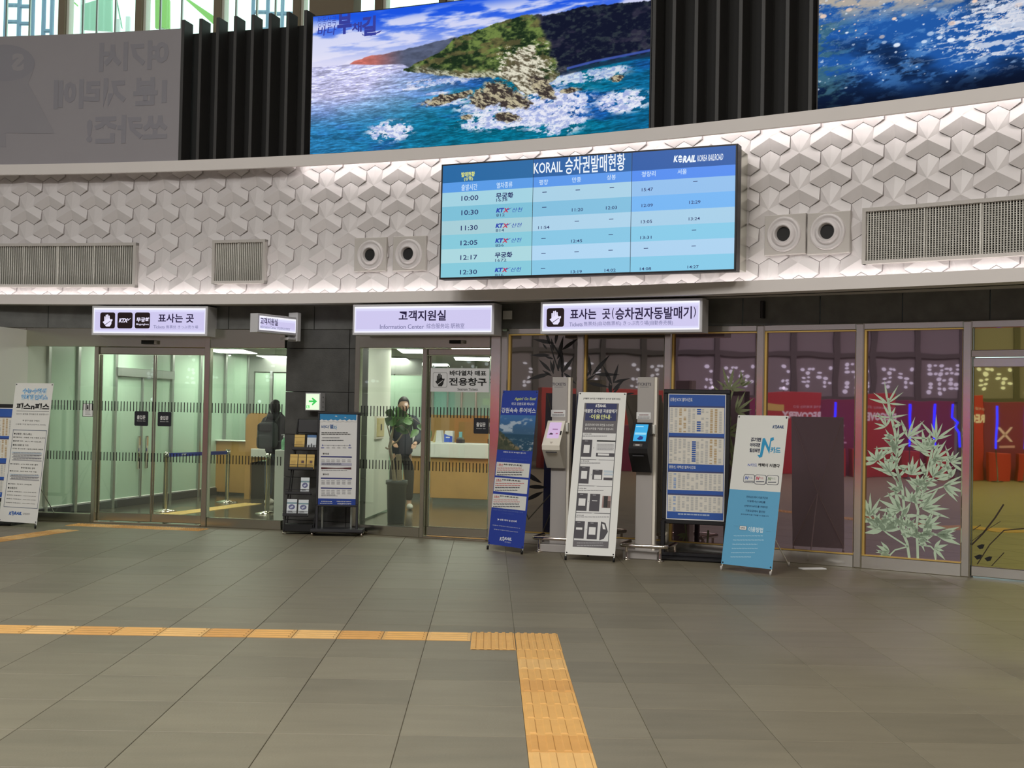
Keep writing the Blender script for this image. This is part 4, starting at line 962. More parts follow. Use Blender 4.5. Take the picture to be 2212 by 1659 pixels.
# ---- illuminated signs below the ledge
mat('sign_case', (200, 200, 204), .4)
def sign_box(name, label, A, B, ytop, ybot, xs, depth, build, d_=.10):
    F = chord(A, B); u1 = (Vector((B.x, B.y)) - Vector((A.x, A.y))).length; z1 = (hit(F, xs[0], ytop[0])[1] + hit(F, xs[1], ytop[1])[1]) / 2; z0 = (hit(F, xs[0], ybot[0])[1] + hit(F, xs[1], ybot[1])[1]) / 2
    o = thing(name, label, 'sign', F @ Matrix.Translation((u1 / 2, z0, 0))); MB().bbox(F, 0, u1, z0, z1, -depth, -.004, 'sign_case', .004).build('case', o)
    b = .028; MB().quad(F, b, u1 - b, z0 + b, z1 - b, .0, glow(206, 200, 238)).build('lit_face', o)
    m = MB(); w = .03
    for k, (ww, c_) in enumerate(((.05, glow(218, 216, 248)), (.026, glow(236, 236, 255)), (.012, glow(255, 255, 255)))):
        m.quad(F, b, u1 - b, z1 - b - ww, z1 - b, .0006 * (k + 1), c_).quad(F, b, u1 - b, z0 + b, z0 + b + ww * .8, .0006 * (k + 1), c_).quad(F, b, b + ww * .45, z0 + b, z1 - b, .0006 * (k + 1), c_).quad(F, u1 - b - ww * .3, u1 - b, z0 + b, z1 - b, .0006 * (k + 1), c_)
    m.build('tube_glow', o)
    s = Sheet(F @ Matrix.Translation((0, 0, .001)), None, .0012); build(s, o)
    if s.mb.v or s.pending: s.build('lettering', o)
    return o, F, u1, z0, z1
DK = glow(46, 20, 26, .35); PU = glow(36, 22, 70, .7); GRY = glow(110, 110, 150)
def sg1(s, o):
    s.vw = (190, 650, 4.7064)
    for x0 in (127, 303, 480): s.rrect(x0, 117, x0 + 149 if x0 > 200 else 274, 280, DK, .12, 2)
    wh = glow(232, 226, 250); hand_icon(s, 149, 136, 251, 263, wh, 3, DK)
    s.text('KTX', 316, 177, 410, 219, wh, 3, bold=.06, shear=.25); s.poly([(396, 196), (442, 172), (412, 200)], wh, 3); s.text('무궁화', 495, 168, 622, 214, wh, 3, bold=.04); s.text('Mugunghwa', 492, 228, 620, 252, wh, 3, bold=.02)
    s.text('표사는 곳', 716, 130, 1076, 222, PU, 3, bold=.022); s.text('Tickets', 668, 249, 780, 280, GRY, 3, bold=.005); s.text('售票处 きっぷ売り場', 796, 248, 1120, 282, GRY, 3)
def depthpt(x, y, d): return at_depth(x, y, d)
def sgn_pts(xa, xb, y, fwd):
    return gpt(xa, y, -fwd), gpt(xb, y, -fwd)
A, B = sgn_pts(198, 448, 690, .30); sign_box('ticket_sign', 'lit white ticket sign with three dark icons above the left entrance', A, B, (661, 661), (725, 725), (198, 448), .28, sg1)
def sg2(s, o):
    s.vw = (740, 480, 2.765); s.text('고객지원실', 337, 528, 617, 588, PU, 3, bold=.022); s.text('Information Center', 224, 611, 487, 637, GRY, 3, bold=.005); s.text('综合服务站 駅務室', 502, 605, 728, 634, GRY, 3)
A, B = sgn_pts(761.5, 1067, 690, .42); sign_box('information_sign', 'lit white sign with centred writing above the information centre entrance', A, B, (659, 653.5), (725, 721.5), (761.5, 1067), .25, sg2)
def sg3(s, o):
    s.vw = (1150, 650, 5.8211); s.rrect(183, 94, 398, 325, DK, .12, 2); hand_icon(s, 215, 122, 362, 300, glow(232, 226, 250), 3, DK)
    s.text('표사는', 478, 102, 805, 230, PU, 3, bold=.022); s.text('곳', 880, 100, 980, 230, PU, 3, bold=.022); s.text('(', 1003, 92, 1026, 224, PU, 3, bold=.01); s.text('승차권자동발매기', 1047, 88, 2005, 224, PU, 3, bold=.022); s.text(')', 2030, 74, 2056, 208, PU, 3, bold=.01)
    s.text('Tickets', 468, 272, 632, 318, GRY, 3, bold=.005); s.text('售票处(自动售票机)', 648, 262, 1116, 314, GRY, 3); s.text('きっぷ売り場(自動券売機)', 1144, 252, 1768, 308, GRY, 3)
A, B = sgn_pts(1167, 1516.5, 690, .50); sign_box('ticket_machine_sign', 'lit white ticket machine sign, widest of the signs, above the dark glass', A, B, (654.5, 641), (720.5, 718), (1167, 1516.5), .22, sg3)
# blade sign on the pier
A, B = at_depth(557, 696, 14.85), at_depth(642, 706, 15.45)
def sg4(s, o):
    s.vw = (190, 650, 4.7064); s.text('고객지원실', 1748, 162, 1920, 248, PU, 3, bold=.02); s.text('Information Center', 1748, 255, 1908, 292, GRY, 3, bold=.005); s.text('综合服务站 駅務室', 1918, 280, 2048, 312, GRY, 3)
Fb_ = chord(A, B); o, F, u1, z0_, z1_ = sign_box('blade_sign', 'lit white sign sticking out from the top of the stone pier', A, B, (676, 686), (716.5, 725.5), (557, 642), .12, lambda s, o: None)
s = Sheet(F @ Matrix.Translation((0, 0, .003)), None, .0012); xa, xb = 1728, 2128; U_ = lambda x: (x - 1728) / 400 * u1; hh = z1_ - z0_; Vv = lambda k: z0_ + hh * k
s.text('고객지원실', U_(1748), Vv(.42), U_(1922), Vv(.80), PU, 3, bold=.02); s.text('Information Center', U_(1748), Vv(.23), U_(1908), Vv(.36), GRY, 3, bold=.005); s.text('综合服务站 駅務室', U_(1918), Vv(.23), U_(2048), Vv(.37), GRY, 3); s.build('lettering', o)
MB().bbox(F, u1 - .01, u1 + .06, z0_ - .07, z1_ + .06, -.13, .01, 'sign_case').bbox(F, u1 - .16, u1 + .05, z0_ - .06, z0_ - .03, -.13, .0, 'sign_case').build('wall_bracket', o)
# small plaque and sensor on the stone band
F = arcframe(CG, RG - .03, gth(1097, 680)); a = hit(F, 1087, 690); b = hit(F, 1107, 671); o = thing('white_plaque', 'small blank square plate between the two right signs', 'plate', F @ Matrix.Translation((a[0], a[1], 0)))
MB().bbox(F, a[0], b[0], a[1], b[1], 0, .02, 'paper').build('plate_face', o)
F = arcframe(CG, RG - .03, gth(1650, 670)); a = hit(F, 1646, 688); b = hit(F, 1653, 651); o = thing('wall_device', 'slim black device on the stone band right of the ticket machine sign', 'device', F @ Matrix.Translation((a[0], a[1], 0)))
MB().bbox(F, a[0], b[0], a[1], b[1], -.01, .07, 'black_metal').build('housing', o)
# emergency exit light box on the pier
Fe = Fp @ Matrix.Translation((0, 0, .02)); a = hit(Fe @ Matrix.Translation((0, 0, .14)), 658.5, 887); b = hit(Fe @ Matrix.Translation((0, 0, .14)), 692, 849)
o = thing('exit_light', 'small lit box with a green arrow on the stone pier', 'sign', Fe @ Matrix.Translation((a[0], a[1], 0))); MB().bbox(Fe, a[0], b[0], a[1], b[1], .0, .138, 'sign_case', .008).build('case', o)
MB().quad(Fe, a[0] + .012, b[0] - .012, a[1] + .012, b[1] - .012, .1395, glow(228, 255, 214, 1.1)).build('lit_face', o)
s = Sheet(Fe @ Matrix.Translation((0, 0, .141)), (440, 720, 3.606)); gn = glow(60, 200, 90)
s.rect(820, 523, 862, 537, gn).poly([(848, 500), (884, 530), (848, 562), (842, 552), (862, 530), (842, 510)], gn); s.rect(800, 560, 824, 584, glow(120, 230, 130)).poly([(806, 566), (812, 562), (818, 580), (808, 582)], glow(228, 255, 214, 1.1), 2); s.build('arrow', o)
for k in range(3): MB().lathe(Fe @ Matrix.Translation((b[0], b[1] - .05 - k * .06, .06)) @ Matrix.Rotation(math.pi / 2, 4, 'Y'), [(.008, 0), (.008, .004), (0, .004)], 'dark_metal', 8).build('screw', o)
# ================================================================== THINGS STANDING IN FRONT OF THE GLASS
def xbanner(label, X, Y, yaw, lean, w, h, z0, draw, vw, stick='alu', base=None, rear=.48, side=1, name='x_banner', rpx=None):
    F = lean_frame(X, Y, yaw, lean, z0) @ Matrix.Translation((-w / 2, 0, 0)); G = yawframe(X, Y, yaw)
    o = thing(name, label, 'banner', G)
    sh = MB(); sh.box(F, 0, w, 0, h, -.0015, 0, base or 'banner_white').build('banner_sheet', o)
    s = Sheet(F, vw, .0009); draw(s, F, w, h, o); s.build('print', o)
    cr = MB(); c = F @ Vector((w / 2, h * .42, -.03))
    for px_, py_ in ((.01, h - .01), (w - .01, h - .01)): cr.tube([c, F @ Vector((px_, py_, -.004))], .005, stick, 6)
    f0 = G @ Vector((-w / 2 + .01, -.01, .012)); f1 = G @ Vector((w / 2 - .01, -.01, .012))
    cr.tube([c, F @ Vector((.01, .03, -.012)), f0], .0065, stick, 6).tube([c, F @ Vector((w - .01, .03, -.012)), f1], .0065, stick, 6); cr.build('cross_frame', o)
    rp = G @ Vector((w * .42 * side, -0 + (-rear * -1) * 0, .012)); back = Vector((-math.sin(yaw), math.cos(yaw), 0)); rp = Vector((X, Y, .012)) + back * rear + Vector((math.cos(yaw), math.sin(yaw), 0)) * w * .18 * side
    if rpx: rp = ground(*rpx); rp.z = .012
    MB().tube([c, rp], .0065, stick, 6).build('rear_leg', o)
    for p in (f0, f1, rp): MB().lathe(Vector((p.x, p.y, 0)), [(0, 0), (.012, 0), (.012, .04), (.0, .045)], 'black' if stick == 'alu' else 'white_paint', 8).build('rubber_foot', o)
    for px_, py_ in ((.018, h - .018), (w - .018, h - .018), (.018, .018), (w - .018, .018)): MB().lathe(F @ Matrix.Translation((px_, py_, .0005)), [(.008, 0), (.008, .004), (0, .005)], 'dark_metal', 8).build('corner_eyelet', o)
    return o, F
NAVY, SKY, MID = ink(22, 34, 92), ink(86, 160, 206), ink(60, 64, 70)
BK = ink(40, 40, 42); G1 = ink(120, 120, 124); G2 = ink(160, 160, 164); HD = ink(186, 200, 212); KB = ink(40, 92, 170)
def draw_pass(s, F, w, h, o):
    B1 = ink(70, 140, 200)
    s.text('수능·수험생', 150, 568, 302, 606, B1, 2, bold=.06); s.text('열차할인패스', 140, 608, 310, 648, B1, 2, bold=.06); s.text('수능·수험생', 150, 568, 302, 606, ink(190, 222, 240), 3, bold=.0); s.text('열차할인패스', 140, 608, 310, 648, ink(190, 222, 240), 3, bold=.0)
    s.text('패스n패스', 110, 664, 320, 712, 'black', 2, bold=.035); s.rect(108, 718, 320, 720, MID)
    s.text('당신의 열정을 한마음으로 응원합니다', 108, 730, 316, 746, G1, 2); s.text('역 창구 현장 구매시', 148, 774, 256, 788, BK, 2); s.text('신분증 지참 필요(5천부/5,300원)', 102, 798, 298, 814, G1, 2)
    s.frame(62, 842, 275, 1352, 3, ink(70, 84, 110)) if False else None
    c = ink(70, 84, 110); a = (86, 840); b = (306, 846)
    s.rect(84, 842, 306, 844.5, c); u0 = s.uv(86, 842); u1_ = s.uv(306, 846)[0]; v1 = u0[1]; v0 = s.uv(28, 1342)[1]
    for q in ((u0[0], u0[0] + .006), (u1_ - .006, u1_)): s.mb.quad(s.F, q[0], q[1], v0, v1, s.lift, c)
    s.mb.quad(s.F, u0[0], u1_, v0, v0 + .006, s.lift, c)
    for t, x0, y, x1 in (('●상품명 : 패스n패스', 92, 860, 208), ('●이용대상 : 수험생, 수능 수험표 소지자', 88, 884, 294), ('●운영기간 : 22.11.18.~23.2.28.', 86, 908, 270), ('●패스종류 및 가격', 84, 933, 184), ('1인권 및 2인권 1일권,2일권,3일권', 80, 958, 280),
                         ('●이용열차 : KTX 제외 모든 열차', 68, 1058, 248), ('좌석지정 또는 입석', 138, 1082, 226), ('●좌석지정 : 좌석 무료 지정 가능', 64, 1104, 238), ('●구매처 : 역 창구, 코레일톡', 54, 1188, 206), ('●상품문의', 52, 1212, 110),
                         ('강릉역 여행센터 : 033-520-8275', 48, 1238, 236), ('동해역 여행센터 : 033-520-8225', 45, 1262, 234), ('정동진 여행센터 : 033-520-2428', 42, 1286, 232), ('태백역 여행센터 : 033-580-4202', 39, 1311, 228)):
        s.text(t, x0, y - 1, x1, y + 15, BK, 2, bold=.01)
    for x0, x1, y0, n in ((78, 272, 982, 3), (64, 256, 1126, 2)):
        s.rect(x0, y0, x1, y0 + 18, HD, 1); s.lines(x0 + 10, y0 + 6, x1 - 5, n, 19, 6, G1, 2, 3, .05)
        for k in range(n): s.rect(x0, y0 + 19 * (k + 1), x1, y0 + 19 * (k + 1) + 1.5, G2, 2)
    korail_logo(s, 60, 1372, 142, 1396, KB, 2, 'banner_white'); s.text('강원본부', 150, 1380, 194, 1396, G1, 2)
xbanner('white standing banner on the far left beside the glass entrance', -5.737, 15.5, -.408, .128, .60, 1.72, .06, draw_pass, (0, 650, 3.0167), side=1, rpx=(125, 1124))
def draw_blue(s, F, w, h, o):
    Wt = ink(214, 218, 232); s.text('Again! Go East!', 296, 282, 462, 312, ink(196, 206, 130), 2, bold=.025, shear=.15); s.text('타고 강원도로 떠나요!', 274, 322, 448, 346, Wt, 2, bold=.02)
    s.text('강원속속 투어버스', 196, 362, 458, 408, Wt, 2, bold=.02); s.text('여행의 최고의 좌석들이 옵니다.', 208, 702, 384, 724, Wt, 2, bold=.02); s.text('2시간 한 번씩 여행! 좌석권 여행의 모든 관광명소를', 180, 736, 408, 750, ink(120, 140, 200), 2); s.text('강원 여행의 필수 여행지 운행합니다', 188, 760, 392, 776, ink(120, 140, 200), 2)
    for i, (xa, ya, xb, yb, t) in enumerate(((156, 782, 418, 912, '속초·양양 (수,토,일)'), (142, 902, 404, 1038, '고성·강릉 (목,토,일)'), (127, 1030, 392, 1168, '동해·강릉 (금,토,일)'))):
        u0, v1 = s.uv(xa, ya); u1_, v0 = s.uv(xb - 14, yb - 2); u1_ = max(u1_, w - .05); s.mb.quad(s.F, u0, u1_, v0, v1 - .004, s.lift, 'banner_white')
        s.text('%d코스' % (i + 1), xa + 10, ya + 16, xa + 50, ya + 38, ink(200, 60, 60), 3, bold=.02); s.text(t, xa + 54, ya + 16, xa + 198, ya + 40, BK, 3, bold=.03)
        s.lines(xa + 4, ya + 48, xb - 30, 2, 16, 7, ink(196, 110, 110), 2, i, .2); s.lines(xa + 2, ya + 80, xb - 44, 2, 20, 8, ink(70, 70, 80), 2, i + 9, .2)
    s.text('* 이용일정 운행, 코스 및 요금은 사정에 의하여 변경될 수 있으며', 122, 1160, 360, 1176, ink(120, 140, 200), 2); s.text('취소될 수 있습니다', 194, 1182, 290, 1196, ink(120, 140, 200), 2)
    s.text('상품 예약 및 문의', 180, 1228, 296, 1256, Wt, 2, bold=.03); s.poly([(163, 1224), (176, 1234), (163, 1244)], Wt, 2); s.poly([(310, 1238), (298, 1248), (310, 1258)], Wt, 2)
    s.text('강릉역 여행센터 033-520-8275~6', 124, 1274, 338, 1306, Wt, 2, bold=.015); s.text('정동진 여행사 033-644-3663', 134, 1306, 320, 1336, Wt, 2, bold=.015)
    korail_logo(s, 180, 1370, 272, 1400, Wt, 2, ink(30, 52, 142)); s.text('한국철도', 218, 1404, 266, 1420, Wt, 2)
    nu, nv_ = 90, 90; u, v = np.meshgrid(np.linspace(0, 1, nu), np.linspace(0, 1, nv_)); one = np.ones_like(u)[..., None]
    n = fbm(u * 6, v * 9, 5, 51); im = mixc(C(60, 96, 130) * one, C(60, 110, 170) * one, ss(.48, 1, v)); im = mixc(im, C(170, 186, 204) * one, ss(.52, .66, n) * ss(.46, .56, v) * ss(1.0, .8, v))
    im = mixc(im, mixc(C(36, 74, 100) * one, C(150, 158, 166) * one, ss(.55, .7, fbm(u * 14, v * 26, 4, 52)) * ss(.4, .2, v)), ss(.47, .45, v)); n3 = fbm(u * 20, v * 20, 4, 53)
    im = mixc(im, mixc(C(40, 52, 42) * one, C(96, 96, 74) * one, n3), ss(.02, -.02, v - .56 + .85 * u + (n3 - .5) * .1)); im = mixc(im, C(130, 116, 90) * one, ss(.12, .0, abs(v - .42 + .62 * u)) * ss(.5, .6, n3) * ss(.5, .3, v))
    b0 = hit(F, 1030 + 172 / 3.607, 780 + 690 / 3.607); b1 = hit(F, 1030 + 462 / 3.607, 780 + 424 / 3.607)
    P = np.array([[F @ Vector((w * i / (nu - 1), b0[1] + (b1[1] - b0[1]) * j / (nv_ - 1), .0009)) for i in range(nu)] for j in range(nv_)]); picture('photo_print', P, im, 'printed_picture', o)
xbanner('blue leaning bus tour banner right of the information centre door', .195, 13.75, -.862, .103, .583, 1.71, .06, draw_blue, (1030, 780, 3.607), base=ink(38, 62, 158), side=1, rpx=(1158, 1166))
def draw_guide(s, F, w, h, o):
    D = ink(62, 58, 66); PL = ink(222, 222, 222)
    s.text('[태블릿 승차권 자동발매기 승차권 발매 방법]', 832, 284, 1118, 304, MID, 2, bold=.01)
    a = s.uv(820, 328); b = s.uv(1118, 328); u0, u1_ = .075, w - .075; P = lambda y, x=970: s.uv(x, y)[1]
    q = lambda y0, y1, m, L=1, ua=u0, ub=u1_: s.mb.quad(s.F, ua, ub, P(y1), P(y0), L * s.lift, m)
    q(328, 560, ink(96, 92, 96)); q(332, 466, NAVY, 2, u0 + .02, u1_ - .02); q(560, 1408, ink(92, 92, 96)); q(1408, 1456, ink(96, 92, 96), 2)
    for k, (y0, y1) in enumerate(((562, 768), (772, 974), (978, 1184), (1190, 1404))): q(y0, y1, PL, 2, u0 + .008, u1_ - .008)
    korail_logo(s, 926, 338, 1008, 360, 'paper', 3, NAVY); s.text('태블릿 승차권 자동발매기', 842, 372, 1092, 408, 'paper', 3, bold=.02); s.text('·이용안내·', 880, 414, 1048, 456, ink(220, 224, 150), 3, bold=.025)
    s.text('음성안내에 따라 화면을 누르시면', 846, 486, 1064, 510, PL, 3, bold=.01); s.text('쉽게 승차권을 구입할 수 있습니다.', 842, 516, 1066, 540, PL, 3, bold=.01)
    for t, x, y in (('1. 승차권 선택', 830, 564), ('2. 좌석선택', 812, 774), ('3. 승차권 결제', 790, 986), ('4. 승차권 수령', 770, 1196)): s.text(t, x, y, x + 62, y + 11, BK, 3, bold=.02)
    for x, y, x1 in ((822, 582, 1016), (806, 792, 964), (782, 1004, 990), (764, 1212, 1034)): s.lines(x, y, x1, 1, 9, 6, G1, 3, x, .02)
    def phone(x, y, w_, h_, sc=(.18, .34, .84, .74)):
        s.rect(x, y, x + w_, y + h_, D, 3); s.rect(x + w_ * sc[0], y + h_ * sc[1], x + w_ * sc[2], y + h_ * sc[3], 'paper', 4); s.rect(x + w_ * .3, y + h_ * .06, x + w_ * .65, y + h_ * .10, G2, 4)
    phone(822, 612, 68, 136, (.2, .3, .8, .78)); phone(802, 820, 68, 136, (.2, .26, .8, .72)); phone(904, 846, 70, 80, (.16, .5, .9, .96)); phone(784, 1028, 70, 140, (.16, .3, .86, .72)); phone(884, 1034, 68, 138, (.2, .38, .8, .42)); phone(764, 1246, 68, 138, (.15, .36, .85, .5)); phone(866, 1252, 68, 138, (.14, .3, .84, .74))
    for x, y in ((910, 676), (892, 886), (871, 1094), (852, 1312)): s.poly([(x - 4, y - 8), (x + 4, y), (x - 4, y + 8), (x + 1, y)], BK, 3)
    s.rect(936, 616, 1080, 632, BK, 3); s.rect(934, 640, 1076, 700, ink(206, 206, 208), 3).lines(940, 650, 1070, 5, 10, 3, G1, 4, 8, .1); s.rect(930, 716, 1070, 748, D, 3); s.rect(944, 720, 1030, 738, 'paper', 4)
    s.rect(990, 852, 1062, 870, HD, 3); s.rect(990, 876, 1062, 892, HD, 3); s.rect(988, 908, 1056, 930, D, 3); s.rect(980, 1050, 1040, 1146, ink(150, 120, 116), 3); s.rect(992, 1052, 1016, 1144, 'black', 4); s.rect(1016, 1090, 1038, 1146, ink(90, 70, 66), 4)
    s.poly([(968, 1250), (1002, 1262), (1022, 1330), (990, 1384), (954, 1398)], D, 3); s.poly([(976, 1268), (994, 1274), (1004, 1312), (982, 1310)], 'paper', 4); s.lines(780, 1414, 990, 2, 20, 7, G2, 3, 4, .1)
    for y in (770, 976, 1187):
        x = {770: 940, 976: 925, 1187: 905}[y]; s.poly([(x - 12, y - 2), (x + 12, y - 2), (x, y + 6)], PL, 3)
xbanner('white leaning banner of machine instructions between the two ticket machines', 1.058, 13.02, -.26, .339, .524, 1.796, .06, draw_guide, (1030, 780, 3.607), side=-1, rear=.42)
def draw_ncard(s, F, w, h, o):
    T = ink(42, 148, 196); vs = s.uv(712, 1068)[1]; s.mb.quad(s.F, 0, w, 0, vs, s.lift, ink(96, 166, 206))
    korail_logo(s, 798, 648, 870, 668, ink(70, 90, 130), 2, 'banner_white'); DG = ink(60, 64, 84)
    for t, x, y in (('끊기면', 660, 726), ('이어지면', 654, 760), ('할인되면', 652, 794)): s.text(t, x, y, x + 62, y + 28, DG, 2, bold=.05)
    s.text('카드', 786, 786, 846, 828, T, 2, bold=.04); s.poly([(700, 838), (712, 856), (730, 850), (748, 770), (776, 832), (788, 750), (806, 742), (804, 724), (784, 730), (774, 790), (748, 730), (734, 732), (716, 838)], T, 2)
    s.text('N카드', 640, 890, 698, 914, ink(90, 110, 190), 2, bold=.01); s.text('혜택이 커졌다', 706, 890, 842, 920, BK, 2, bold=.03)
    for k, (x, c) in enumerate(((614, ink(90, 110, 180)), (684, ink(190, 60, 90)), (760, ink(130, 150, 120)))):
        y = 960 + 3 * k; s.rrect(x, y, x + 66 + 4 * k, y + 58 + 8 * min(k, 1), DG, .25, 2); s.rrect(x + 3, y + 3, x + 63 + 4 * k, y + 55 + 8 * min(k, 1), 'banner_white', .25, 3); s.text('N', x + 8, y + 12, x + 28, y + 36, c, 4, bold=.05, shear=.2); s.text('카드', x + 30, y + 16, x + 56, y + 32, c, 4); s.lines(x + 8, y + 44, x + 60, 1, 8, 5, DG, 4, k, .0)
    for t, x, y, x1 in (('전라남도에서 이용구간과', 630, 1098, 766), ('이용횟수(10회)를', 636, 1126, 750), ('선택하여 N카드를 구매하면', 616, 1156, 764), ('기본요금에서 할인된', 624, 1186, 748), ('승차권(좌석)을 구매할 수 있습니다', 594, 1212, 772)): s.text(t, x, y, x1, y + 24, ink(30, 70, 110), 2, bold=.015)
    s.rrect(586, 1290, 630, 1320, MID, .2, 2); s.rrect(588, 1292, 628, 1318, 'paper', .2, 3); s.text('N카드', 594, 1298, 622, 1312, BK, 4, bold=.03); s.text('이용방법', 644, 1296, 734, 1338, ink(206, 228, 240), 2, bold=.03)
    s.rect(548, 1292, 578, 1294, DG, 2); s.rect(756, 1326, 786, 1328, DG, 2)
    for k in range(6): s.lines(548 - 4 * k, 1352 + 27 * k, 762 - 18 * k, 1, 9, 7, ink(158, 204, 230), 2, k, .15)
xbanner('white and pale blue leaning discount card banner, rightmost of the banners', 2.526, 12.27, -1.097 + .35, .181, .572, 1.50, .06, draw_ncard, (1400, 700, 2.963), side=-1, stick='cream', rpx=(1704, 1223))

# ---- framed timetable boards on stands
def timetable_print(s, u0, u1, v0, v1, title, L=1):
    """blue and white train timetable filling the rectangle (metres)"""
    Wd, Hh = u1 - u0, v1 - v0; R = lambda a, b, c, d, m, l: s.rect(u0 + a * Wd, v1 - b * Hh, u0 + c * Wd, v1 - d * Hh, m, l)
    BL_ = ink(44, 88, 172); R(0, 0, 1, 1, BL_, L); PW = ink(226, 222, 212); rr = random.Random(4)
    for k, (a, b) in enumerate(((.09, .31), (.335, .56), (.615, .77), (.80, .945))):
        R(.01, a, .99, b, PW, L + 1); n = 12
        R(.01, a, .99, a + .012, ink(60, 70, 120), L + 2)
        for i in range(n):
            x = .03 + .95 * i / n
            cc = BL_ if (k < 2 and i == 6 - k) else (ink(150, 172, 210) if (k >= 2 and i == 1) else (ink(190, 166, 130) if k < 2 and i in (2, 3, 9, 10) and rr.random() < .8 else ink(192, 192, 190)))
            y = a + .022
            while y < b - .012:
                hh = .006 + .012 * rr.random() if cc != BL_ else .012
                if rr.random() < .86: R(x, y, x + (.07 if cc == BL_ else .045), min(y + hh, b - .006), cc, L + 2)
                y += hh + .005
    s.text(title, u0 + .02 * Wd, v1 - .055 * Hh, u0 + .42 * Wd, v1 - .025 * Hh, ink(220, 226, 240), L + 2, bold=.02)
    s.text('영동선, 태백선 열차시간표', u0 + .02 * Wd, v1 - .60 * Hh, u0 + .5 * Wd, v1 - .573 * Hh, ink(220, 226, 240), L + 2, bold=.02); s.lines(u0 + .2 * Wd, v1 - .97 * Hh, u0 + .8 * Wd, 1, .01, .012 * Hh, ink(170, 190, 220), L + 2, 3)
def board_stand(label, X, Y, yaw, lean, w, h, z0, title, name='timetable_board'):
    G = yawframe(X, Y, yaw); F = lean_frame(X, Y, yaw, lean, z0) @ Matrix.Translation((-w / 2, 0, 0)); o = thing(name, label, 'notice board', G); b = .045
    MB().bbox(F, 0, w, 0, b, -.04, 0, 'black_metal').bbox(F, 0, w, h - b, h, -.04, 0, 'black_metal').bbox(F, 0, b, b, h - b, -.04, 0, 'black_metal').bbox(F, w - b, w, b, h - b, -.04, 0, 'black_metal').build('frame', o)
    MB().box(F, b, w - b, b, h - b, -.03, -.012, 'paper').build('poster_backing', o)
    s = Sheet(F @ Matrix.Translation((0, 0, -.011)), None, .0012); timetable_print(s, b + .01, w - b - .01, b + .012, h - b - .012, title); s.build('print', o)
    for x in (0, w - b): 
        a0 = F @ Vector((x + b / 2, .02, -.02)); a1 = G @ Vector((x + b / 2 - w / 2, .02, .03)); FF = frame((a1.x, a1.y, 0), (math.cos(yaw), math.sin(yaw), 0)); MB().bbox(FF, -b / 2, b / 2, .03, z0 + .03, -.025, .02, 'black_metal').build('leg', o)
    bm_ = MB(); bm_.bbox(G, -w / 2 - .06, w / 2 + .06, .004, .035, -.22, .20, 'black_metal', .01).bbox(G, -w / 2 - .01, w / 2 + .01, .035, .07, -.06, .06, 'black_metal').build('base', o)
    return o
P = ground(1503, 1212); board_stand('black framed railway timetable board between the second ticket machine and the pale blue banner', P.x, P.y + .12, -.30, .02, .705, 1.43, .37, '강릉선 KTX 열차시간표')
P = ground(-32, 1133); board_stand('black framed railway timetable board cut off by the left edge of the photo', P.x, P.y + .1, -.12, .02, .66, 1.22, .28, '강릉선 KTX 열차시간표')

# ---- sea train notice board on castors
Gs = ground(735, 1156); Gs.y -= .10; yw = .02; G = yawframe(Gs.x, Gs.y, yw); bd = thing('notice_board', 'dark framed seaside train notice board on castors in front of the stone pier', 'notice board', G)
F = G @ Matrix.Translation((-.275, 0, 0)); wb, hb, b = .545, 1.26, .025
a = hit(F, 684, 1000)[0]; c = hit(F, 776, 1000)[0]; F = F @ Matrix.Translation((a, 0, 0)); wb = c - a; zt = hit(F, 730, 890)[1]; zb = hit(F, 730, 1095)[1]; F = F @ Matrix.Translation((0, zb, 0)); hb = zt - zb
MB().bbox(F, -.0, wb, -.0, b, -.05, 0, 'dark_metal').bbox(F, 0, wb, hb - b, hb, -.05, 0, 'dark_metal').bbox(F, 0, b, b, hb - b, -.05, 0, 'dark_metal').bbox(F, wb - b - .01, wb, b, hb - b, -.05, 0, 'dark_metal').build('frame', bd)
MB().box(F, b, wb - b, b, hb - b, -.04, -.012, 'paper').build('poster_backing', bd)
V5 = (600, 860, 5.352); s = Sheet(F @ Matrix.Translation((0, 0, -.011)), V5, .0012); s.rect(484, 182, 908, 262, ink(40, 134, 190)); 
for k in range(9): s.poly([(484 + k * 53 - 14, 266 - (k % 2) * 10), (484 + k * 53 + 26, 244 + (k % 2) * 6), (484 + k * 53 + 66, 266 + (k % 2) * 6), (484 + k * 53 + 26, 276)] if k < 8 else [(890, 262), (908, 250), (908, 268)], 'paper', 2)
for x, y, q in ((674, 206, 1), (780, 222, .8)): s.poly([(x - 14 * q, y + 6 * q), (x - 4 * q, y - 4 * q), (x + 10 * q, y), (x + 17 * q, y + 14 * q), (x + 4 * q, y + 6 * q)], 'paper', 3)
s.text('바다', 506, 312, 592, 350, ink(80, 110, 160), 2, bold=.02); s.text('열', 600, 304, 642, 352, ink(80, 110, 160), 2, bold=.03); s.text('차', 644, 316, 684, 366, ink(110, 160, 200), 2, bold=.02)
s.lines(506, 396, 812, 1, 10, 8, BK, 2, 1, .05).lines(504, 414, 862, 1, 10, 8, BK, 2, 2, .05).lines(516, 454, 714, 1, 10, 8, MID, 2, 3, .02).lines(508, 484, 760, 1, 10, 8, MID, 2, 4, .02)
s.rect(520, 545, 834, 547, G2, 2)
for k, x in enumerate((518, 580, 644, 706, 770, 834)): s.poly([(x - 8, 546), (x, 532 if k in (0, 5) else 540), (x + 8, 546), (x, 556)], ink(70, 80, 160) if k in (0, 5) else G2, 3); s.rect(x - 18, 570, x + 18, 578, ink(70, 80, 160) if k in (0, 5) else G2, 2)
s.text('열차요금', 520, 632, 592, 652, BK, 2, bold=.02); s.text('열차시간', 520, 870, 592, 890, BK, 2, bold=.02)
NV = ink(44, 48, 120)
for y in (668, 918, 1032): s.rect(498, y, 857, y + 20, NV, 2)
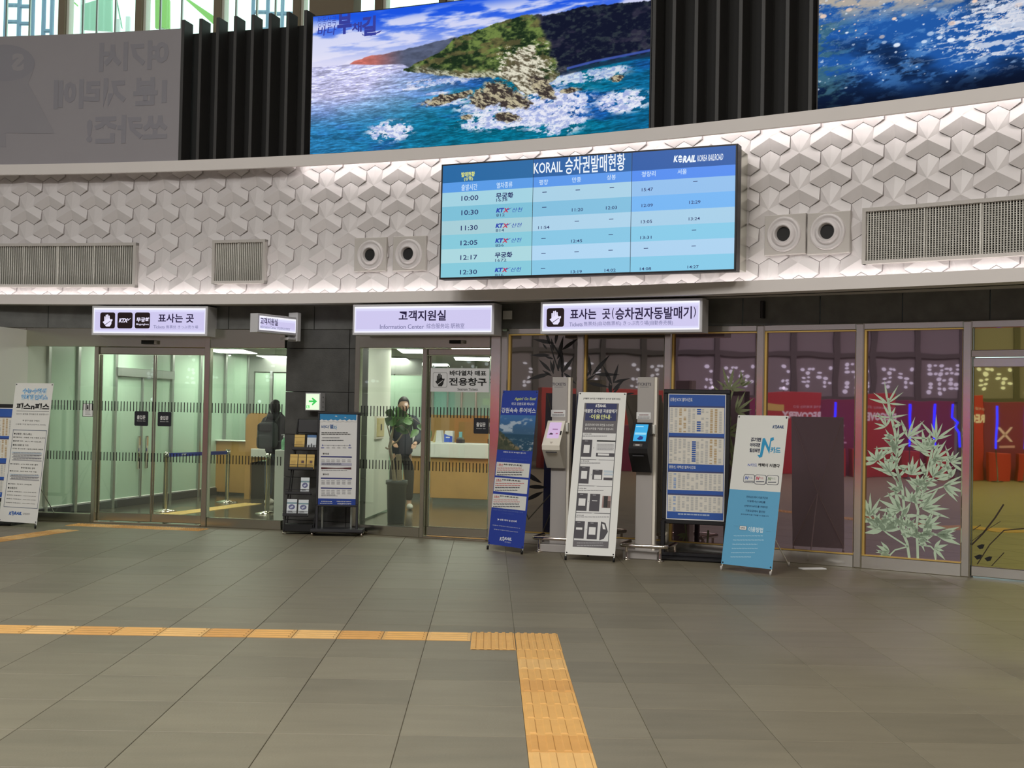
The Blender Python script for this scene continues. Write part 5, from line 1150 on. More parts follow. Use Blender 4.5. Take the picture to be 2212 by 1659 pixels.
for y in (710, 730, 950, 968, 986, 1060, 1080, 1100): 
    for x in (504, 562, 618, 680, 742, 806): s.rect(x, y, x + 40, y + 8, G2, 2)
s.rect(498, 745, 855, 782, ink(176, 176, 196), 2); s.lines(510, 752, 740, 2, 12, 6, MID, 3, 4, .1); s.poly([(502, 798), (600, 802), (680, 806), (760, 804), (850, 800), (850, 824), (760, 818), (640, 816), (560, 818), (502, 820)], ink(86, 40, 48), 2); s.rect(574, 806, 760, 812, ink(170, 150, 150), 3)
s.lines(506, 832, 840, 1, 8, 6, G2, 2, 9).lines(504, 1116, 704, 2, 10, 6, G2, 2, 6)
u0, v0 = s.uv(460, 1236); u1_, v1 = s.uv(886, 1166); s.mb.quad(s.F, b, wb - b - .01, b, v1, s.lift, ink(24, 60, 150)); s.text('코레일관광개발', 500, 1186, 628, 1202, 'paper', 3, bold=.02).lines(488, 1212, 640, 1, 10, 6, 'paper', 3, 2, .05); s.text('코레일관광개발 강릉지사', 680, 1186, 850, 1204, 'paper', 3, bold=.02); s.text('033)573-5474', 690, 1212, 850, 1234, 'paper', 3, bold=.03)
s.build('print', bd)
MB().bbox(F, wb - .03, wb, -zb + .08, .02, -.05, 0, 'dark_metal').build('leg', bd); MB().bbox(F, .0, .03, -zb + .08, .02, -.05, 0, 'dark_metal').build('leg', bd)
MB().bbox(F, wb - .11, wb - .085, -zb + .08, .05, -.19, -.16, 'alu').build('rear_post', bd); MB().bbox(F, .05, .075, -zb + .08, .05, -.19, -.16, 'alu').build('rear_post', bd)
MB().bbox(F, -.05, wb + .07, -zb + .045, -zb + .085, -.22, .08, 'dark_metal', .01).build('base', bd)
for x, z in ((-.03, .05), (wb + .05, .05), (-.03, -.19), (wb + .05, -.19)):
    p = F @ Vector((x, -zb, z)); m = MB(); m.lathe(Matrix.Translation((p.x - .01, p.y, .024)) @ Matrix.Rotation(math.pi / 2, 4, 'Y'), [(0, 0), (.024, 0), (.024, .02), (0, .02)], 'chrome', 14); m.box(Matrix.Translation((p.x, p.y, 0)), -.012, .012, -.006, .006, .03, .05, 'dark_metal'); m.build('castor', bd)

# ---- brochure rack with leaflets
Gr = ground(648, 1150); Gr.y -= .27; GR = yawframe(Gr.x, Gr.y, .0); rk = thing('brochure_rack', 'black wire leaflet rack left of the seaside train notice board', 'rack', GR)
LR = .26   # lean back
FR = lean_frame(Gr.x, Gr.y, .0, .12, 0); fx = lambda x, y: hit(FR, x, y)
xl, xr = fx(612, 1150)[0], fx(676, 1150)[0]; ztp = fx(660, 905)[1]
m = MB(); tl_ = fx(641, 905)[0] + .02; tr_ = tl_ + (xr - xl)
m.tube([FR @ Vector((xl, .03, 0)), FR @ Vector((tl_, ztp, 0))], .008, 'black_metal', 8); m.tube([FR @ Vector((xr, .03, 0)), FR @ Vector((tr_, ztp, 0))], .008, 'black_metal', 8); m.build('upright', rk)
m = MB(); m.tube([GR @ Vector((xl, .02, -.22)), FR @ Vector((tl_, ztp * .9, -.02))], .007, 'black_metal', 8).tube([GR @ Vector((xr, .02, -.22)), FR @ Vector((tr_, ztp * .9, -.02))], .007, 'black_metal', 8).tube([GR @ Vector((xl, .03, -.22)), GR @ Vector((xr, .03, -.22))], .006, 'black_metal', 8).build('rear_frame', rk)
MB().bbox(GR, xl, xr, .03, .12, -.20, .0, 'black', .01).build('base_box', rk); MB().bbox(FR, tl_, tr_ + .05, ztp - .17, ztp, -.012, .0, 'black_metal').build('header_board', rk)
for x, z in ((xl, 0), (xr, 0), (xl, -.22), (xr, -.22)):
    p = GR @ Vector((x, 0, z)); MB().lathe(Matrix.Translation((p.x - .008, p.y, .016)) @ Matrix.Rotation(math.pi / 2, 4, 'Y'), [(0, 0), (.016, 0), (.016, .014), (0, .014)], 'chrome', 12).build('castor', rk)
shelves = []
for i, (ya, xa, xb) in enumerate(((973, 632, 690), (1016, 624, 678), (1069, 618, 673), (1116, 612, 666))):
    z = fx(650, ya)[1]; a = fx(xa, ya)[0]; c = fx(xb, ya)[0]; shelves.append((z, a, c)); m = MB()
    m.bbox(FR, a, c, z, z + .012, -.01, .07, 'black_metal', .003).bbox(FR, a, c, z, z + .035, .062, .07, 'black_metal', .002).tube([FR @ Vector((a, z + .06, .075)), FR @ Vector((c, z + .06, .075))], .0035, 'black_metal', 6).build('shelf', rk)
yel = ink(212, 178, 96)
def leaflet(x0, y0, x1, y1, kind, label, group=None):
    a = hit(FR @ Matrix.Translation((0, 0, .055)), x0, y1); c = hit(FR @ Matrix.Translation((0, 0, .055)), x1, y0)
    zs = min((abs(a[1] - q[0]), q[0]) for q in shelves)[1] + .0125; hh = c[1] - a[1]; ww = c[0] - a[0]
    FL = FR @ Matrix.Translation((a[0], zs, .045)) @ Matrix.Rotation(-.10, 4, 'X'); o = thing('leaflet_stack', label, 'leaflet', FL, group)
    base = yel if kind == 'y' else ink(216, 222, 226)
    MB().box(FL, 0, ww, 0, hh, -.012, .0, base).build('paper_block', o); s = Sheet(FL, None, .0009)
    if kind == 'y': s.rect(.0, hh * .82, ww, hh * .80, ink(120, 96, 50)); s.lines(.12 * ww, hh * .3, ww * .9, 6, .05 * hh, .02 * hh, ink(170, 136, 70), 1, int(x0)); s.rect(.4 * ww, hh * .4, .75 * ww, hh * .58, ink(90, 66, 70), 1) if ww < .12 and x0 > 640 else None
    elif kind == 'b': s.rect(0, hh * .82, ww, hh, ink(80, 120, 170)); [s.rect(ww * q, 0, ww * (q + .1), hh * (.3 + .1 * (k % 2)), ink(40, 40, 50), 2) for k, q in enumerate((.15, .45, .72))]
    else:
        s.rect(0, hh * .70, ww, hh * .8, ink(120, 150, 160)); s.poly([(ww * (.5 + .33 * math.cos(t)), hh * .52 + .16 * hh * math.sin(t)) for t in np.linspace(0, 2 * math.pi, 15)[:-1]], ink(96, 98, 140), 2); s.poly([(ww * .3, hh * .50), (ww * .62, hh * .6), (ww * .66, hh * .5), (ww * .4, hh * .42)], ink(190, 196, 214), 3); s.lines(.15 * ww, hh * .16, ww * .7, 3, .05 * hh, .02 * hh, MID, 2, 3)
    s.build('print', o)
leaflet(635, 941, 658, 972, 'y', 'yellow leaflets in the top row of the black rack, on the left'); leaflet(662, 946, 683, 977, 'b', 'blue and white leaflets in the top row of the black rack, on the right')
for k, x in enumerate((625, 643.2, 661.4)): leaflet(x, 983, x + 17.6, 1015, 'y', ['leftmost', 'middle', 'rightmost'][k] + ' yellow leaflets in the second row of the black rack', 'yellow leaflets in the second row')
leaflet(648, 1037, 668, 1072, 'w', 'pale leaflets alone in the third row of the black rack'); leaflet(618, 1079, 641, 1114, 'w', 'left pale leaflets in the bottom row of the black rack'); leaflet(643, 1081, 666, 1115, 'w', 'right pale leaflets in the bottom row of the black rack')

# ---- ticket machines on posts with their guard rails
def kiosk(label, xc, ybase, ytop, dark, px0, px1, dv, ysh, vtop):
    P = ground(xc, ybase); yaw = -.32; G = yawframe(P.x, P.y + .14, yaw); o = thing('ticket_machine', label, 'ticket machine', G); F0 = G
    a, b = hit(F0, px0, 1000)[0], hit(F0, px1 - 4, 1000)[0]; zt = hit(F0, (px0 + px1) / 2, ytop)[1]
    MB().bbox(F0, a, b, .05, zt, -.11, 0, 'kiosk_grey', .004).build('post', o); MB().box(F0, b, b + .028, .05, zt, -.11, -.012, 'cream').build('post_side', o)
    MB().bbox(F0, a - .10, b + .09, 0, .085, -.22, .14, 'kiosk_grey', .008).build('base_plate', o)
    s = Sheet(F0, (1030, 780, 3.607), .001); x0 = (px0 - 1030) * 3.607; s.text('TICKETS', x0 + 10, 168, x0 + 116, 192, ink(50, 48, 66), 1, bold=.015); s.lines(x0 + 28, 200, x0 + 98, 1, 8, 5, G1, 1, 2, .02)
    y = 380 if not dark else 398; s.rect(x0 + 2, y, x0 + 112, y + 56, 'paper', 1); s.lines(x0 + 24, y + 18, x0 + 96, 1, 8, 7, ink(120, 70, 70), 2, 3, .05).lines(x0 + 12, y + 34, x0 + 106, 2, 10, 5, G1, 2, 3, .05); s.build('print', o)
    # wedge shaped head: profile in (depth, height)
    zT, zM, zB = hit(F0, xc, dv[0])[1], hit(F0, xc, dv[1])[1], hit(F0, xc, dv[2])[1]; hw = (b - a) * .56; cx = (a + b) / 2 - .02
    D0 = .045; DM = .27; prof = [(0, zT), (D0, zT), (DM, zM + .02), (DM - .01, zM - .03), (.05, zB), (0, zB)]; hm = 'black_metal' if dark else 'cream'
    V = [F0 @ Vector((cx - hw, z, d)) for d, z in prof] + [F0 @ Vector((cx + hw, z, d)) for d, z in prof]; n = 6
    m = MB(); m.add(V, [tuple(range(n)), tuple(reversed(range(n, 2 * n)))] + [(i, n + i, n + (i + 1) % n, (i + 1) % n) for i in range(n)], hm); m.build('machine_head', o)
    # sloping face frame
    A = F0 @ Vector((cx - hw, zM + .02, DM)); Bv = F0 @ Vector((cx - hw, zT, D0)); up = (Bv - A); Lh = up.length; up.normalize(); xa = Vector((math.cos(yaw), math.sin(yaw), 0)); nz = xa.cross(up)
    FF = Matrix(((xa.x, up.x, nz.x, A.x), (xa.y, up.y, nz.y, A.y), (xa.z, up.z, nz.z, A.z), (0, 0, 0, 1))); w_ = 2 * hw
    MB().quad(FF, w_ * .16, w_ * .84, Lh * .28, Lh * .93, .002, glow(60, 170, 226) if dark else glow(206, 178, 214)).build('screen', o); s = Sheet(FF, None, .0015)
    if dark:
        s.rect(w_ * .2, Lh * .52, w_ * .8, Lh * .60, glow(150, 214, 240), 3); s.rect(w_ * .2, Lh * .82, w_ * .6, Lh * .85, glow(180, 230, 250), 3); s.poly([(w_ * .36, Lh * .36), (w_ * .5, Lh * .48), (w_ * .68, Lh * .44), (w_ * .66, Lh * .34), (w_ * .5, Lh * .31)], glow(40, 60, 130), 3); s.rect(w_ * .22, Lh * .08, w_ * .7, Lh * .18, ink(90, 86, 84), 1); s.rect(w_ * .34, Lh * .11, w_ * .56, Lh * .145, 'paper', 2)
    else:
        s.poly([(w_ * .24, Lh * .42), (w_ * .34, Lh * .5), (w_ * .5, Lh * .46), (w_ * .46, Lh * .42)], glow(60, 40, 60), 3); s.poly([(w_ * .6, Lh * .44), (w_ * .7, Lh * .5), (w_ * .78, Lh * .45)], glow(160, 60, 110), 3); s.rect(w_ * .4, Lh * .62, w_ * .7, Lh * .66, glow(150, 110, 150), 3); s.rect(w_ * .86, Lh * .42, w_ * .95, Lh * .58, 'black', 2); s.poly([(w_ * .4, Lh * .14), (w_ * .6, Lh * .14), (w_ * .5, Lh * .05)], ink(190, 180, 170), 1)
    s.build('face_print', o)
    FB_ = frame((0, 0, 0), (1, 0, 0)); p0_ = F0 @ Vector((cx, zM - .05, DM - .03)); MB().bbox(frame((p0_.x, p0_.y, p0_.z), (math.cos(yaw), math.sin(yaw), 0)), -.06, .06, -.012, .0, -.01, .012, 'dark_metal', .002).build('ticket_slot', o)
    MB().bbox(F0, cx + hw, cx + hw + .03, zT - .12, zT - .02, -.02, .04, 'counter_white', .008).build('side_button', o)
    return F0, a, b
def guard(label, pa, pb, F0, w_in):
    A = ground(*pa); Bp_ = ground(*pb); d = (Bp_ - A).normalized(); nrm = Vector((-d.y, d.x, 0)); zz = .15; dp = .42; o = thing('guard_rail', label, 'rail', (A.x, A.y, 0))
    A0 = Vector((A.x, A.y, zz)); B0 = Vector((Bp_.x, Bp_.y, zz)); r_ = .05; path = [A0 + nrm * dp, A0 + nrm * r_]
    for k in range(1, 5):
        t = k / 5 * math.pi / 2; path.append(A0 + nrm * r_ * (1 - math.sin(t)) + d * r_ * (1 - math.cos(t)))
    path.append(A0 + d * r_)
    path2 = [B0 - d * r_]
    for k in range(1, 5):
        t = k / 5 * math.pi / 2; path2.append(B0 - d * r_ * (1 - math.sin(t)) + nrm * r_ * (1 - math.cos(t)))
    path2 += [B0 + nrm * r_, B0 + nrm * dp]
    MB().tube(path + path2, .021, 'chrome', 14).build('rail_tube', o)
    for q in (A0 + d * .07, B0 - d * .07, A0 + nrm * dp * .9, B0 + nrm * dp * .9): MB().lathe(Vector((q.x, q.y, 0)), [(.0, 0), (.045, 0), (.045, .008), (.02, .012), (.016, .03), (.016, zz - .015)], 'chrome', 16).build('post', o)
F0, a, b = kiosk('grey ticket machine with a cream head and pink screen behind the instruction banner', 1208, 1194, 814.6, False, 1190, 1227.5, (909, 965, 1011), 0, 0); guard('low chrome guard rail around the cream ticket machine', (1151, 1191), (1262, 1197), F0, .5)
F0, a, b = kiosk('grey ticket machine with a black head and blue screen', 1394, 1209, 814.6, True, 1374.5, 1414.5, (913, 972, 1020), 0, 0); guard('low chrome guard rail around the black headed ticket machine', (1339, 1208), (1440, 1214), F0, .5)
p = ground(1755, 1229); o = MB().bbox(Matrix(((.98, -.2, 0, p.x), (.2, .98, 0, p.y), (0, 0, 1, 0), (0, 0, 0, 1))), -.13, .13, -.05, .05, .0, .01, 'paper', .004).build('floor_plate', None, 'small pale plate lying on the floor at the foot of the dark glass', 'plate')
# ================================================================== OFFICES BEHIND THE GLASS
Pg0, Pg1 = ground(90, 1118), ground(437, 1072); dpn = (Pg1 - Pg0); dpn.z = 0; Lpn = dpn.length
FP_ = frame((Pg0.x, Pg0.y, 0), dpn); ZC = 2.47
up_ = lambda x, y=950: hit(FP_, x, y)[0]
uC = up_(531); part_ = thing('frosted_partition', 'long mint frosted glass partition along the left side of the ticket office', 'partition', FP_); setprops(part_, kind='structure')
MB().bbox(FP_, -3.0, uC, 0, .12, -.05, .03, 'dark_metal').build('base_rail', part_)
posts = [-60, 99, 163, 244, 367, 428, 482, 531]; us = [up_(x) for x in posts]; us[0] = -2.8
for a, b in zip(us[:-1], us[1:]):
    gm_ = 'counter_white' if a == us[0] else 'frost_green'
    MB().bbox(FP_, a + .03, b - .03, .12, .14, -.01, .012, 'counter_white').box(FP_, a + .03, b - .03, .14, ZC, -.012, 0, gm_).build('frosted_pane', part_)
for u_ in us[1:]: MB().bbox(FP_, u_ - .035, u_ + .035, 0, ZC, -.04, .035, 'alu', .004).build('post', part_)
# automatic door set in the partition
ua, ub = us[3], us[4]; zh = hit(FP_, 300, 797)[1]; dr = MB(); dr.bbox(FP_, ua, ub, zh - .13, zh, -.02, .06, 'alu').build('door_header', part_)
um = up_(303); MB().bbox(FP_, um - .02, um + .02, .12, zh - .13, .0, .03, 'alu').build('meeting_stile', part_)
for q in (-.14, .10): MB().bbox(FP_, um + q, um + q + .05, .55, 1.05, .03, .06, 'chrome', .01).build('door_handle', part_)
# back wall and its glazed door, right end of the ticket office
Ec = FP_ @ Vector((uC, 0, 0)); Er = ground(640, 1070); 
FB1 = frame((Ec.x, Ec.y, 0), (1, -.05, 0)); bw1 = thing('back_partition', 'pale glazed partition closing the rear of the ticket office', 'partition', FB1); setprops(bw1, kind='structure')
MB().box(FB1, 0, .12, 0, ZC, -.05, 0, 'alu').box(FB1, .12, 3.2, 2.18, ZC, -.05, 0, 'alu').build('frame', bw1)
for k, (a, b) in enumerate(((.14, .42), (.48, .95), (1.0, 1.5), (1.55, 3.2))): MB().box(FB1, a, b, .1, 2.16, -.03, -.02, 'frost_green').build('frosted_pane', bw1); MB().bbox(FB1, b, b + .045, 0, 2.18, -.04, .02, 'alu').build('post', bw1)
# ceiling, walls, floor finish
MB_c = MB(); cverts = []
for i in range(31):
    x = -300 + 1390 * i / 30; a = gpt(x, 950, .06); cverts.append((a.x, a.y, ZC))
n = len(cverts); pts = cverts + [(2.2, 30, ZC), (-9.5, 30, ZC)]; pts2 = [(p[0], p[1], ZC + .06) for p in pts]
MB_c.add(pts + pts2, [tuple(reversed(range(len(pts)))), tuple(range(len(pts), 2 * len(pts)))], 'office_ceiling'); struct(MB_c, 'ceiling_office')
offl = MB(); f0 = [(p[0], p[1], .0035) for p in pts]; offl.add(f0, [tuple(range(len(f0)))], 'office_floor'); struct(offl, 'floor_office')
struct(MB().box(I4, -9.6, 2.4, 27.6, 27.7, 0, 4.66, 'partition_white'), 'wall_back_office'); struct(MB().box(I4, 1.2, 1.3, 14.9, 27.6, 0, 4.66, 'partition_white'), 'wall_right_office')
struct(MB().box(I4, -9.6, -9.5, 16.2, 27.6, 0, 4.66, 'partition_white'), 'wall_left_office')
for (x, y, ln, wd, lab) in [(498, 755, 1.3, .32, 'nearest ceiling light strip of the ticket office'), (604, 769, 1.3, .3, 'ceiling light strip beside the pier in the ticket office'), (478, 766, 1.2, .28, 'thin far ceiling light strip of the ticket office'), (250, 752, 1.2, .3, 'ceiling light strip above the sliding entrance'),
                   (903, 755, 1.2, .28, 'ceiling light strip nearest to the information centre door'), (848, 773, 1.2, .28, 'left ceiling light strip of the information centre'), (902, 783, 1.2, .26, 'far ceiling light strip left of the door post'), (941, 785, 1.2, .26, 'far ceiling light strip above the ticket window sign'), (1020, 772, 1.2, .3, 'right ceiling light strip of the information centre'), (120, 752, 1.2, .3, 'ceiling light strip near the far left banner')]:
    p = ground(x, y, ZC); 
    if p.y > 27: p.y = 26.8
    G = Matrix.Translation((p.x, p.y, ZC)); o = thing('ceiling_light', lab, 'ceiling light', G @ Matrix.Translation((0, 0, -.03))); MB().box(G, -wd * 1.05, wd * 1.05, -ln / 2 - .02, ln / 2 + .02, -.028, -.002, 'alu').build('frame', o); MB().box(G, -wd, wd, -ln / 2, ln / 2, -.034, -.03, 'office_light').build('diffuser', o)
for k_, (x, y) in enumerate(((-.75, 17.0), (-.3, 18.9), (-3.6, 17.6), (-5.0, 18.4), (-7.4, 18.5))):  # unseen strips added to brighten the rooms just behind the glass
    G = Matrix.Translation((x, y, ZC)); o = thing('ceiling_light', ['office ceiling strip just inside the information centre door', 'office ceiling strip between the door and the information counter', 'office ceiling strip just inside the glass left of the pier', 'office ceiling strip above the left queue post', 'ceiling strip behind the white partition at the far left'][k_], 'ceiling light', G @ Matrix.Translation((0, 0, -.03))); MB().box(G, -.3, .3, -.62, .62, -.028, -.002, 'alu').build('frame', o); MB().box(G, -.28, .28, -.6, .6, -.034, -.03, 'office_light').build('diffuser', o)
# left wall of the information centre with intercom
A, B = ground(787, 1125), ground(838, 1104); FW2 = frame((A.x, A.y, 0), (B - A)); LW2 = Vector((B.x - A.x, B.y - A.y)).length; struct(MB().box(FW2, -.02, LW2, .03, ZC, -.10, 0, 'partition_white'), 'wall_left_information')
a = hit(FW2, 808, 949); b = hit(FW2, 826, 898); o = thing('intercom_panel', 'cream wall intercom on the white wall inside the information centre', 'device', FW2 @ Matrix.Translation((a[0], a[1], 0))); MB().bbox(FW2, a[0], b[0], a[1], b[1], 0, .03, 'cream').build('housing', o)
mat('brass', (206, 190, 140), .4); MB().bbox(FW2, a[0] + .02, b[0] - .02, a[1] + .03, b[1] - .03, .03, .036, 'brass').build('face_plate', o); mx_ = (a[0] + b[0]) / 2
MB().bbox(FW2, mx_, mx_ + .05, (a[1] + b[1]) / 2 - .04, (a[1] + b[1]) / 2 + .05, .036, .045, 'dark_metal', .002).build('button', o)
# rear of the information centre
F = frame((at_depth(838, 900, 24.2).x, at_depth(838, 900, 24.2).y, 0), (1, -.03, 0)); rw = thing('rear_partition', 'white rear partition behind the information counter', 'partition', F); setprops(rw, kind='structure'); U = lambda x: hit(F, x, 900)[0]; Zz = lambda y, x=1000: hit(F, x, y)[1]
MB().bbox(F, U(852), U(914), 0, Zz(795, 880), -.05, 0, 'partition_white').build('white_panel', rw); MB().bbox(F, U(842), U(849), 0, ZC, -.05, .03, 'alu').bbox(F, U(914), U(921), 0, ZC, -.05, .03, 'alu').build('post', rw)
for a, b in ((936, 964), (968, 994), (998, 1025), (1029, 1060)): MB().box(F, U(a), U(b), Zz(900), Zz(795), -.05, -.03, mat('lit_aqua_pane', (160, 214, 204), .3)).build('glass_pane', rw)  # rear panes in one even aqua colour
for a in (932, 964, 994, 1025): MB().bbox(F, U(a), U(a + 4), Zz(900), Zz(790), -.05, .0, 'alu').build('post', rw)
MB().bbox(F, U(895), U(1068), 0, Zz(897), .0, .08, 'wood').build('wood_panel', rw)
# counters
def counter(name, label, xa, da, xb, db, ztop, zf, front=.0, kick=.10, dep=.6):
    A = at_depth(xa, 1000, da); B = at_depth(xb, 1000, db); F = chord(A, B); Wd = Vector((B.x - A.x, B.y - A.y)).length; o = thing(name, label, 'counter', F @ Matrix.Translation((Wd / 2, 0, 0)))
    MB().bbox(F, 0, Wd, zf, ztop, -dep, .0, 'counter_white', .01).build('white_fascia', o); MB().bbox(F, .01, Wd - .01, kick, zf, -dep + .05, -.05, 'wood').build('wood_front', o); MB().box(F, .03, Wd - .03, 0, kick, -dep + .1, -.12, 'alu').build('kick_plate', o); return F, o, Wd
FC, co, Wc = counter('information_counter', 'white topped wooden counter inside the information centre', 927, 20.6, 1075, 20.3, 1.0, .76)
FC2, co2, Wc2 = counter('side_counter', 'lower white topped counter behind the potted plant', 868, 21.6, 920, 21.5, .99, .74)
ct = lambda x, y: hit(FC @ Matrix.Translation((0, 0, -.2)), x, y)
def on_counter(name, label, cat, x0, y0, x1, y1, bld):
    Fq = FC @ Matrix.Translation((0, 0, -.2)); a = hit(Fq, x0, y1); b = hit(Fq, x1, y0); h_ = b[1] - 1.002; G = Fq @ Matrix.Translation((a[0], 1.002, 0)); o = thing(name, label, cat, G @ Matrix.Translation(((b[0] - a[0]) / 2, 0, 0))); bld(G, b[0] - a[0], h_, o)
def b_aframe(G, w, h, o): MB().poly(G @ Matrix.Rotation(0, 4, 'Y'), [(0, 0), (w * .25, 0), (w * .45, h), (w * .35, h)], -.14, 0, 'brass').build('left_leaf', o); MB().poly(G, [(w * .3, 0), (w, 0), (w * .85, h), (w * .42, h)], -.14, -.0, 'paper').build('right_leaf', o)
on_counter('tent_card', 'white folded card standing on the information counter', 'card', 934, 930, 955, 958.5, b_aframe)
def b_blue(G, w, h, o): MB().poly(G, [(0, 0), (w, 0), (w, h), (w * .15, h)], -.10, 0, 'paper').build('card', o); s = Sheet(G, None, .001); s.poly([(0.01, .01), (w - .005, .01), (w - .005, h * .55), (w * .5, h * .62), (.01, h * .75)], ink(40, 90, 200)); s.rect(w * .25, h * .4, w * .7, h * .5, 'paper', 2); s.build('print', o)
on_counter('counter_sign', 'blue and white card holder on the information counter', 'card', 958, 931, 978, 957.5, b_blue)
def b_dev(G, w, h, o): MB().bbox(G, 0, w, 0, h * .32, -.14, 0, 'dark_metal').bbox(G, w * .1, w * .9, h * .3, h * .5, -.12, -.02, 'alu').build('base', o); MB().bbox(G, w * .25, w * .75, h * .45, h, -.09, -.06, ink(120, 180, 190)).build('display', o)
on_counter('card_reader', 'small device with an upright screen on the information counter', 'device', 985, 933, 999, 959, b_dev)
on_counter('black_box', 'small black object at the right end of the information counter', 'device', 1053, 948, 1062, 961, lambda G, w, h, o: MB().bbox(G, 0, w, 0, max(h, .05), -.1, 0, 'black').build('housing', o))
Fq = FC2 @ Matrix.Translation((0, 0, -.2)); a = hit(Fq, 882, 958); b = hit(Fq, 916, 930); o = thing('document_tray', 'white upright tray on the side counter behind the plant', 'tray', Fq @ Matrix.Translation((a[0], .992, 0)))
MB().poly(Fq @ Matrix.Translation((a[0], .992, 0)), [(0, 0), (b[0] - a[0], 0), (b[0] - a[0], b[1] - .99), (.13, b[1] - .99)], -.2, 0, 'paper').build('tray_body', o)
# ticket office counter
FT, to, Wt_ = counter('ticket_counter', 'wooden ticket counter at the rear of the ticket office', 459, 21.8, 529, 21.5, .95, .93, kick=.05, dep=.25)
A = at_depth(529, 1000, 20.9); F = frame((A.x, A.y, 0), (1, -.06, 0)); a, b = 0, hit(F, 575, 960)[0]; zt = hit(F, 550, 892)[1]; sp_ = thing('wood_end_panel', 'tall rounded wooden counter end beside the person with the backpack', 'panel', F)
MB().poly(F, [(0, 0), (.09, 0), (.09, .60), (b, .66), (b, zt), (.09, zt), (.03, zt - .03), (0, zt - .10)], -.08, 0, 'wood').build('wood_panel', sp_); MB().box(F, .09, b + .35, .0, .62, -.30, -.09, 'dark_back').build('dark_recess_box', sp_)  # the recess's darkness is put into a solid dark box
MB().bbox(F, .12, b + .4, .70, .84, -.4, .10, 'counter_white').build('counter_top', sp_)
A = ground(603, 1126); F = frame((A.x, A.y, 0), (1, -.1, 0)); a0_ = hit(F, 591, 1100)[0]; b0_ = hit(F, 620, 1100)[0]; zt = hit(F, 603, 972)[1]; wb_ = thing('white_stand', 'plain white pedestal just inside the glass left of the stone pier', 'pedestal', F); MB().bbox(F, a0_, b0_, 0, zt, -.35, 0, 'counter_white').build('pedestal_body', wb_)
P = F @ Vector((b0_ - .09, zt, -.1)); sb_ = thing('sanitizer_bottle', 'green and clear pump bottle on the white pedestal', 'bottle', P); mat('gel', (130, 200, 150), .2); MB().lathe(P, [(0, 0), (.035, 0), (.036, .10), (.03, .13), (.012, .15), (.012, .165)], 'gel', 14).build('bottle_body', sb_); MB().lathe(P, [(.012, .165), (.014, .185), (.005, .19), (.005, .21), (0, .21)], 'paper', 10).tube([P + Vector((0, 0, .205)), P + Vector((-.04, 0, .20))], .004, 'paper', 6).build('pump', sb_)
# barrier posts with belts
def stanchion(x, ybase, ytop, label):
    p = ground(x, ybase); F = frame((p.x, p.y, 0), (1, 0, 0)); zt = hit(F, x, ytop)[1]; o = thing('barrier_post', label, 'barrier post', p, 'steel queue posts')
    MB().lathe(p, [(0, 0), (.17, 0), (.17, .012), (.10, .03), (.03, .04), (.032, .045)], 'chrome', 28).build('base', o); MB().lathe(p, [(.032, .04), (.032, zt - .09), (.037, zt - .085), (.037, zt), (0, zt)], 'steel', 20).build('post', o); return p, zt
q1 = stanchion(356, 1105, 976, 'steel queue post seen through the right sliding leaf'); q2 = stanchion(490, 1085, 971, 'steel queue post in front of the ticket counter'); q3 = stanchion(577, 1110, 979, 'steel queue post in front of the person with the backpack')
def belt(pa, pb, label, lettered=True):
    A, za = pa; B, zb = pb; A = Vector((A.x, A.y, 0)); B = Vector((B.x, B.y, 0)); d = (B - A).normalized(); A += d * .037; B -= d * .037; F = chord(A, B); L = (B - A).length; o = thing('barrier_belt', label, 'belt', F @ Matrix.Translation((L / 2, min(za, zb) - .08, 0)))
    V = [F @ Vector(q) for q in ((0, za - .075, -.002), (L, zb - .075, -.002), (L, zb - .02, -.002), (0, za - .02, -.002), (0, za - .075, .002), (L, zb - .075, .002), (L, zb - .02, .002), (0, za - .02, .002))]
    m = MB(); m.add(V, [(3, 2, 1, 0), (4, 5, 6, 7), (0, 1, 5, 4), (2, 3, 7, 6)], 'blue_belt'); m.build('webbing', o); s = Sheet(F, None, .003)
    for t in (.22, .62): 
        z = za + (zb - za) * t - .06; korail_logo(s, L * t, z, L * t + .16, z + .028, 'paper', 1) if False else s.text('KORAIL', L * t, z, L * t + .16, z + .03, 'paper', 1, bold=.04, shear=.2) if False else s.rect(L * t, z, L * t + .14, z + .024, ink(206, 212, 230), 1)
    s.build('print', o)
belt(q1, q2, 'blue belt stretched between the two left queue posts')
PW0, PW1 = ground(365, 1116), ground(572, 1088); Fs = Matrix(((1, 0, 0, 0), (0, 1, 0, 0), (0, 0, 1, 0), (0, 0, 0, 1))); d = (PW1 - PW0); L = d.length; d.normalize(); nn = Vector((-d.y, d.x, 0))
ot = thing('tactile_strip', 'yellow guide path on the ticket office floor seen through the glass', 'paving', (PW0.x, PW0.y, 0)); 
for k in range(int(L / .3)):
    F = Matrix(((d.x, nn.x, 0, PW0.x + d.x * .3 * k), (d.y, nn.y, 0, PW0.y + d.y * .3 * k), (0, 0, 1, .004), (0, 0, 0, 1))); tact_tile(F, .3, .3, 4, 'tactile_office', 'x').build('tactile_tile', ot)

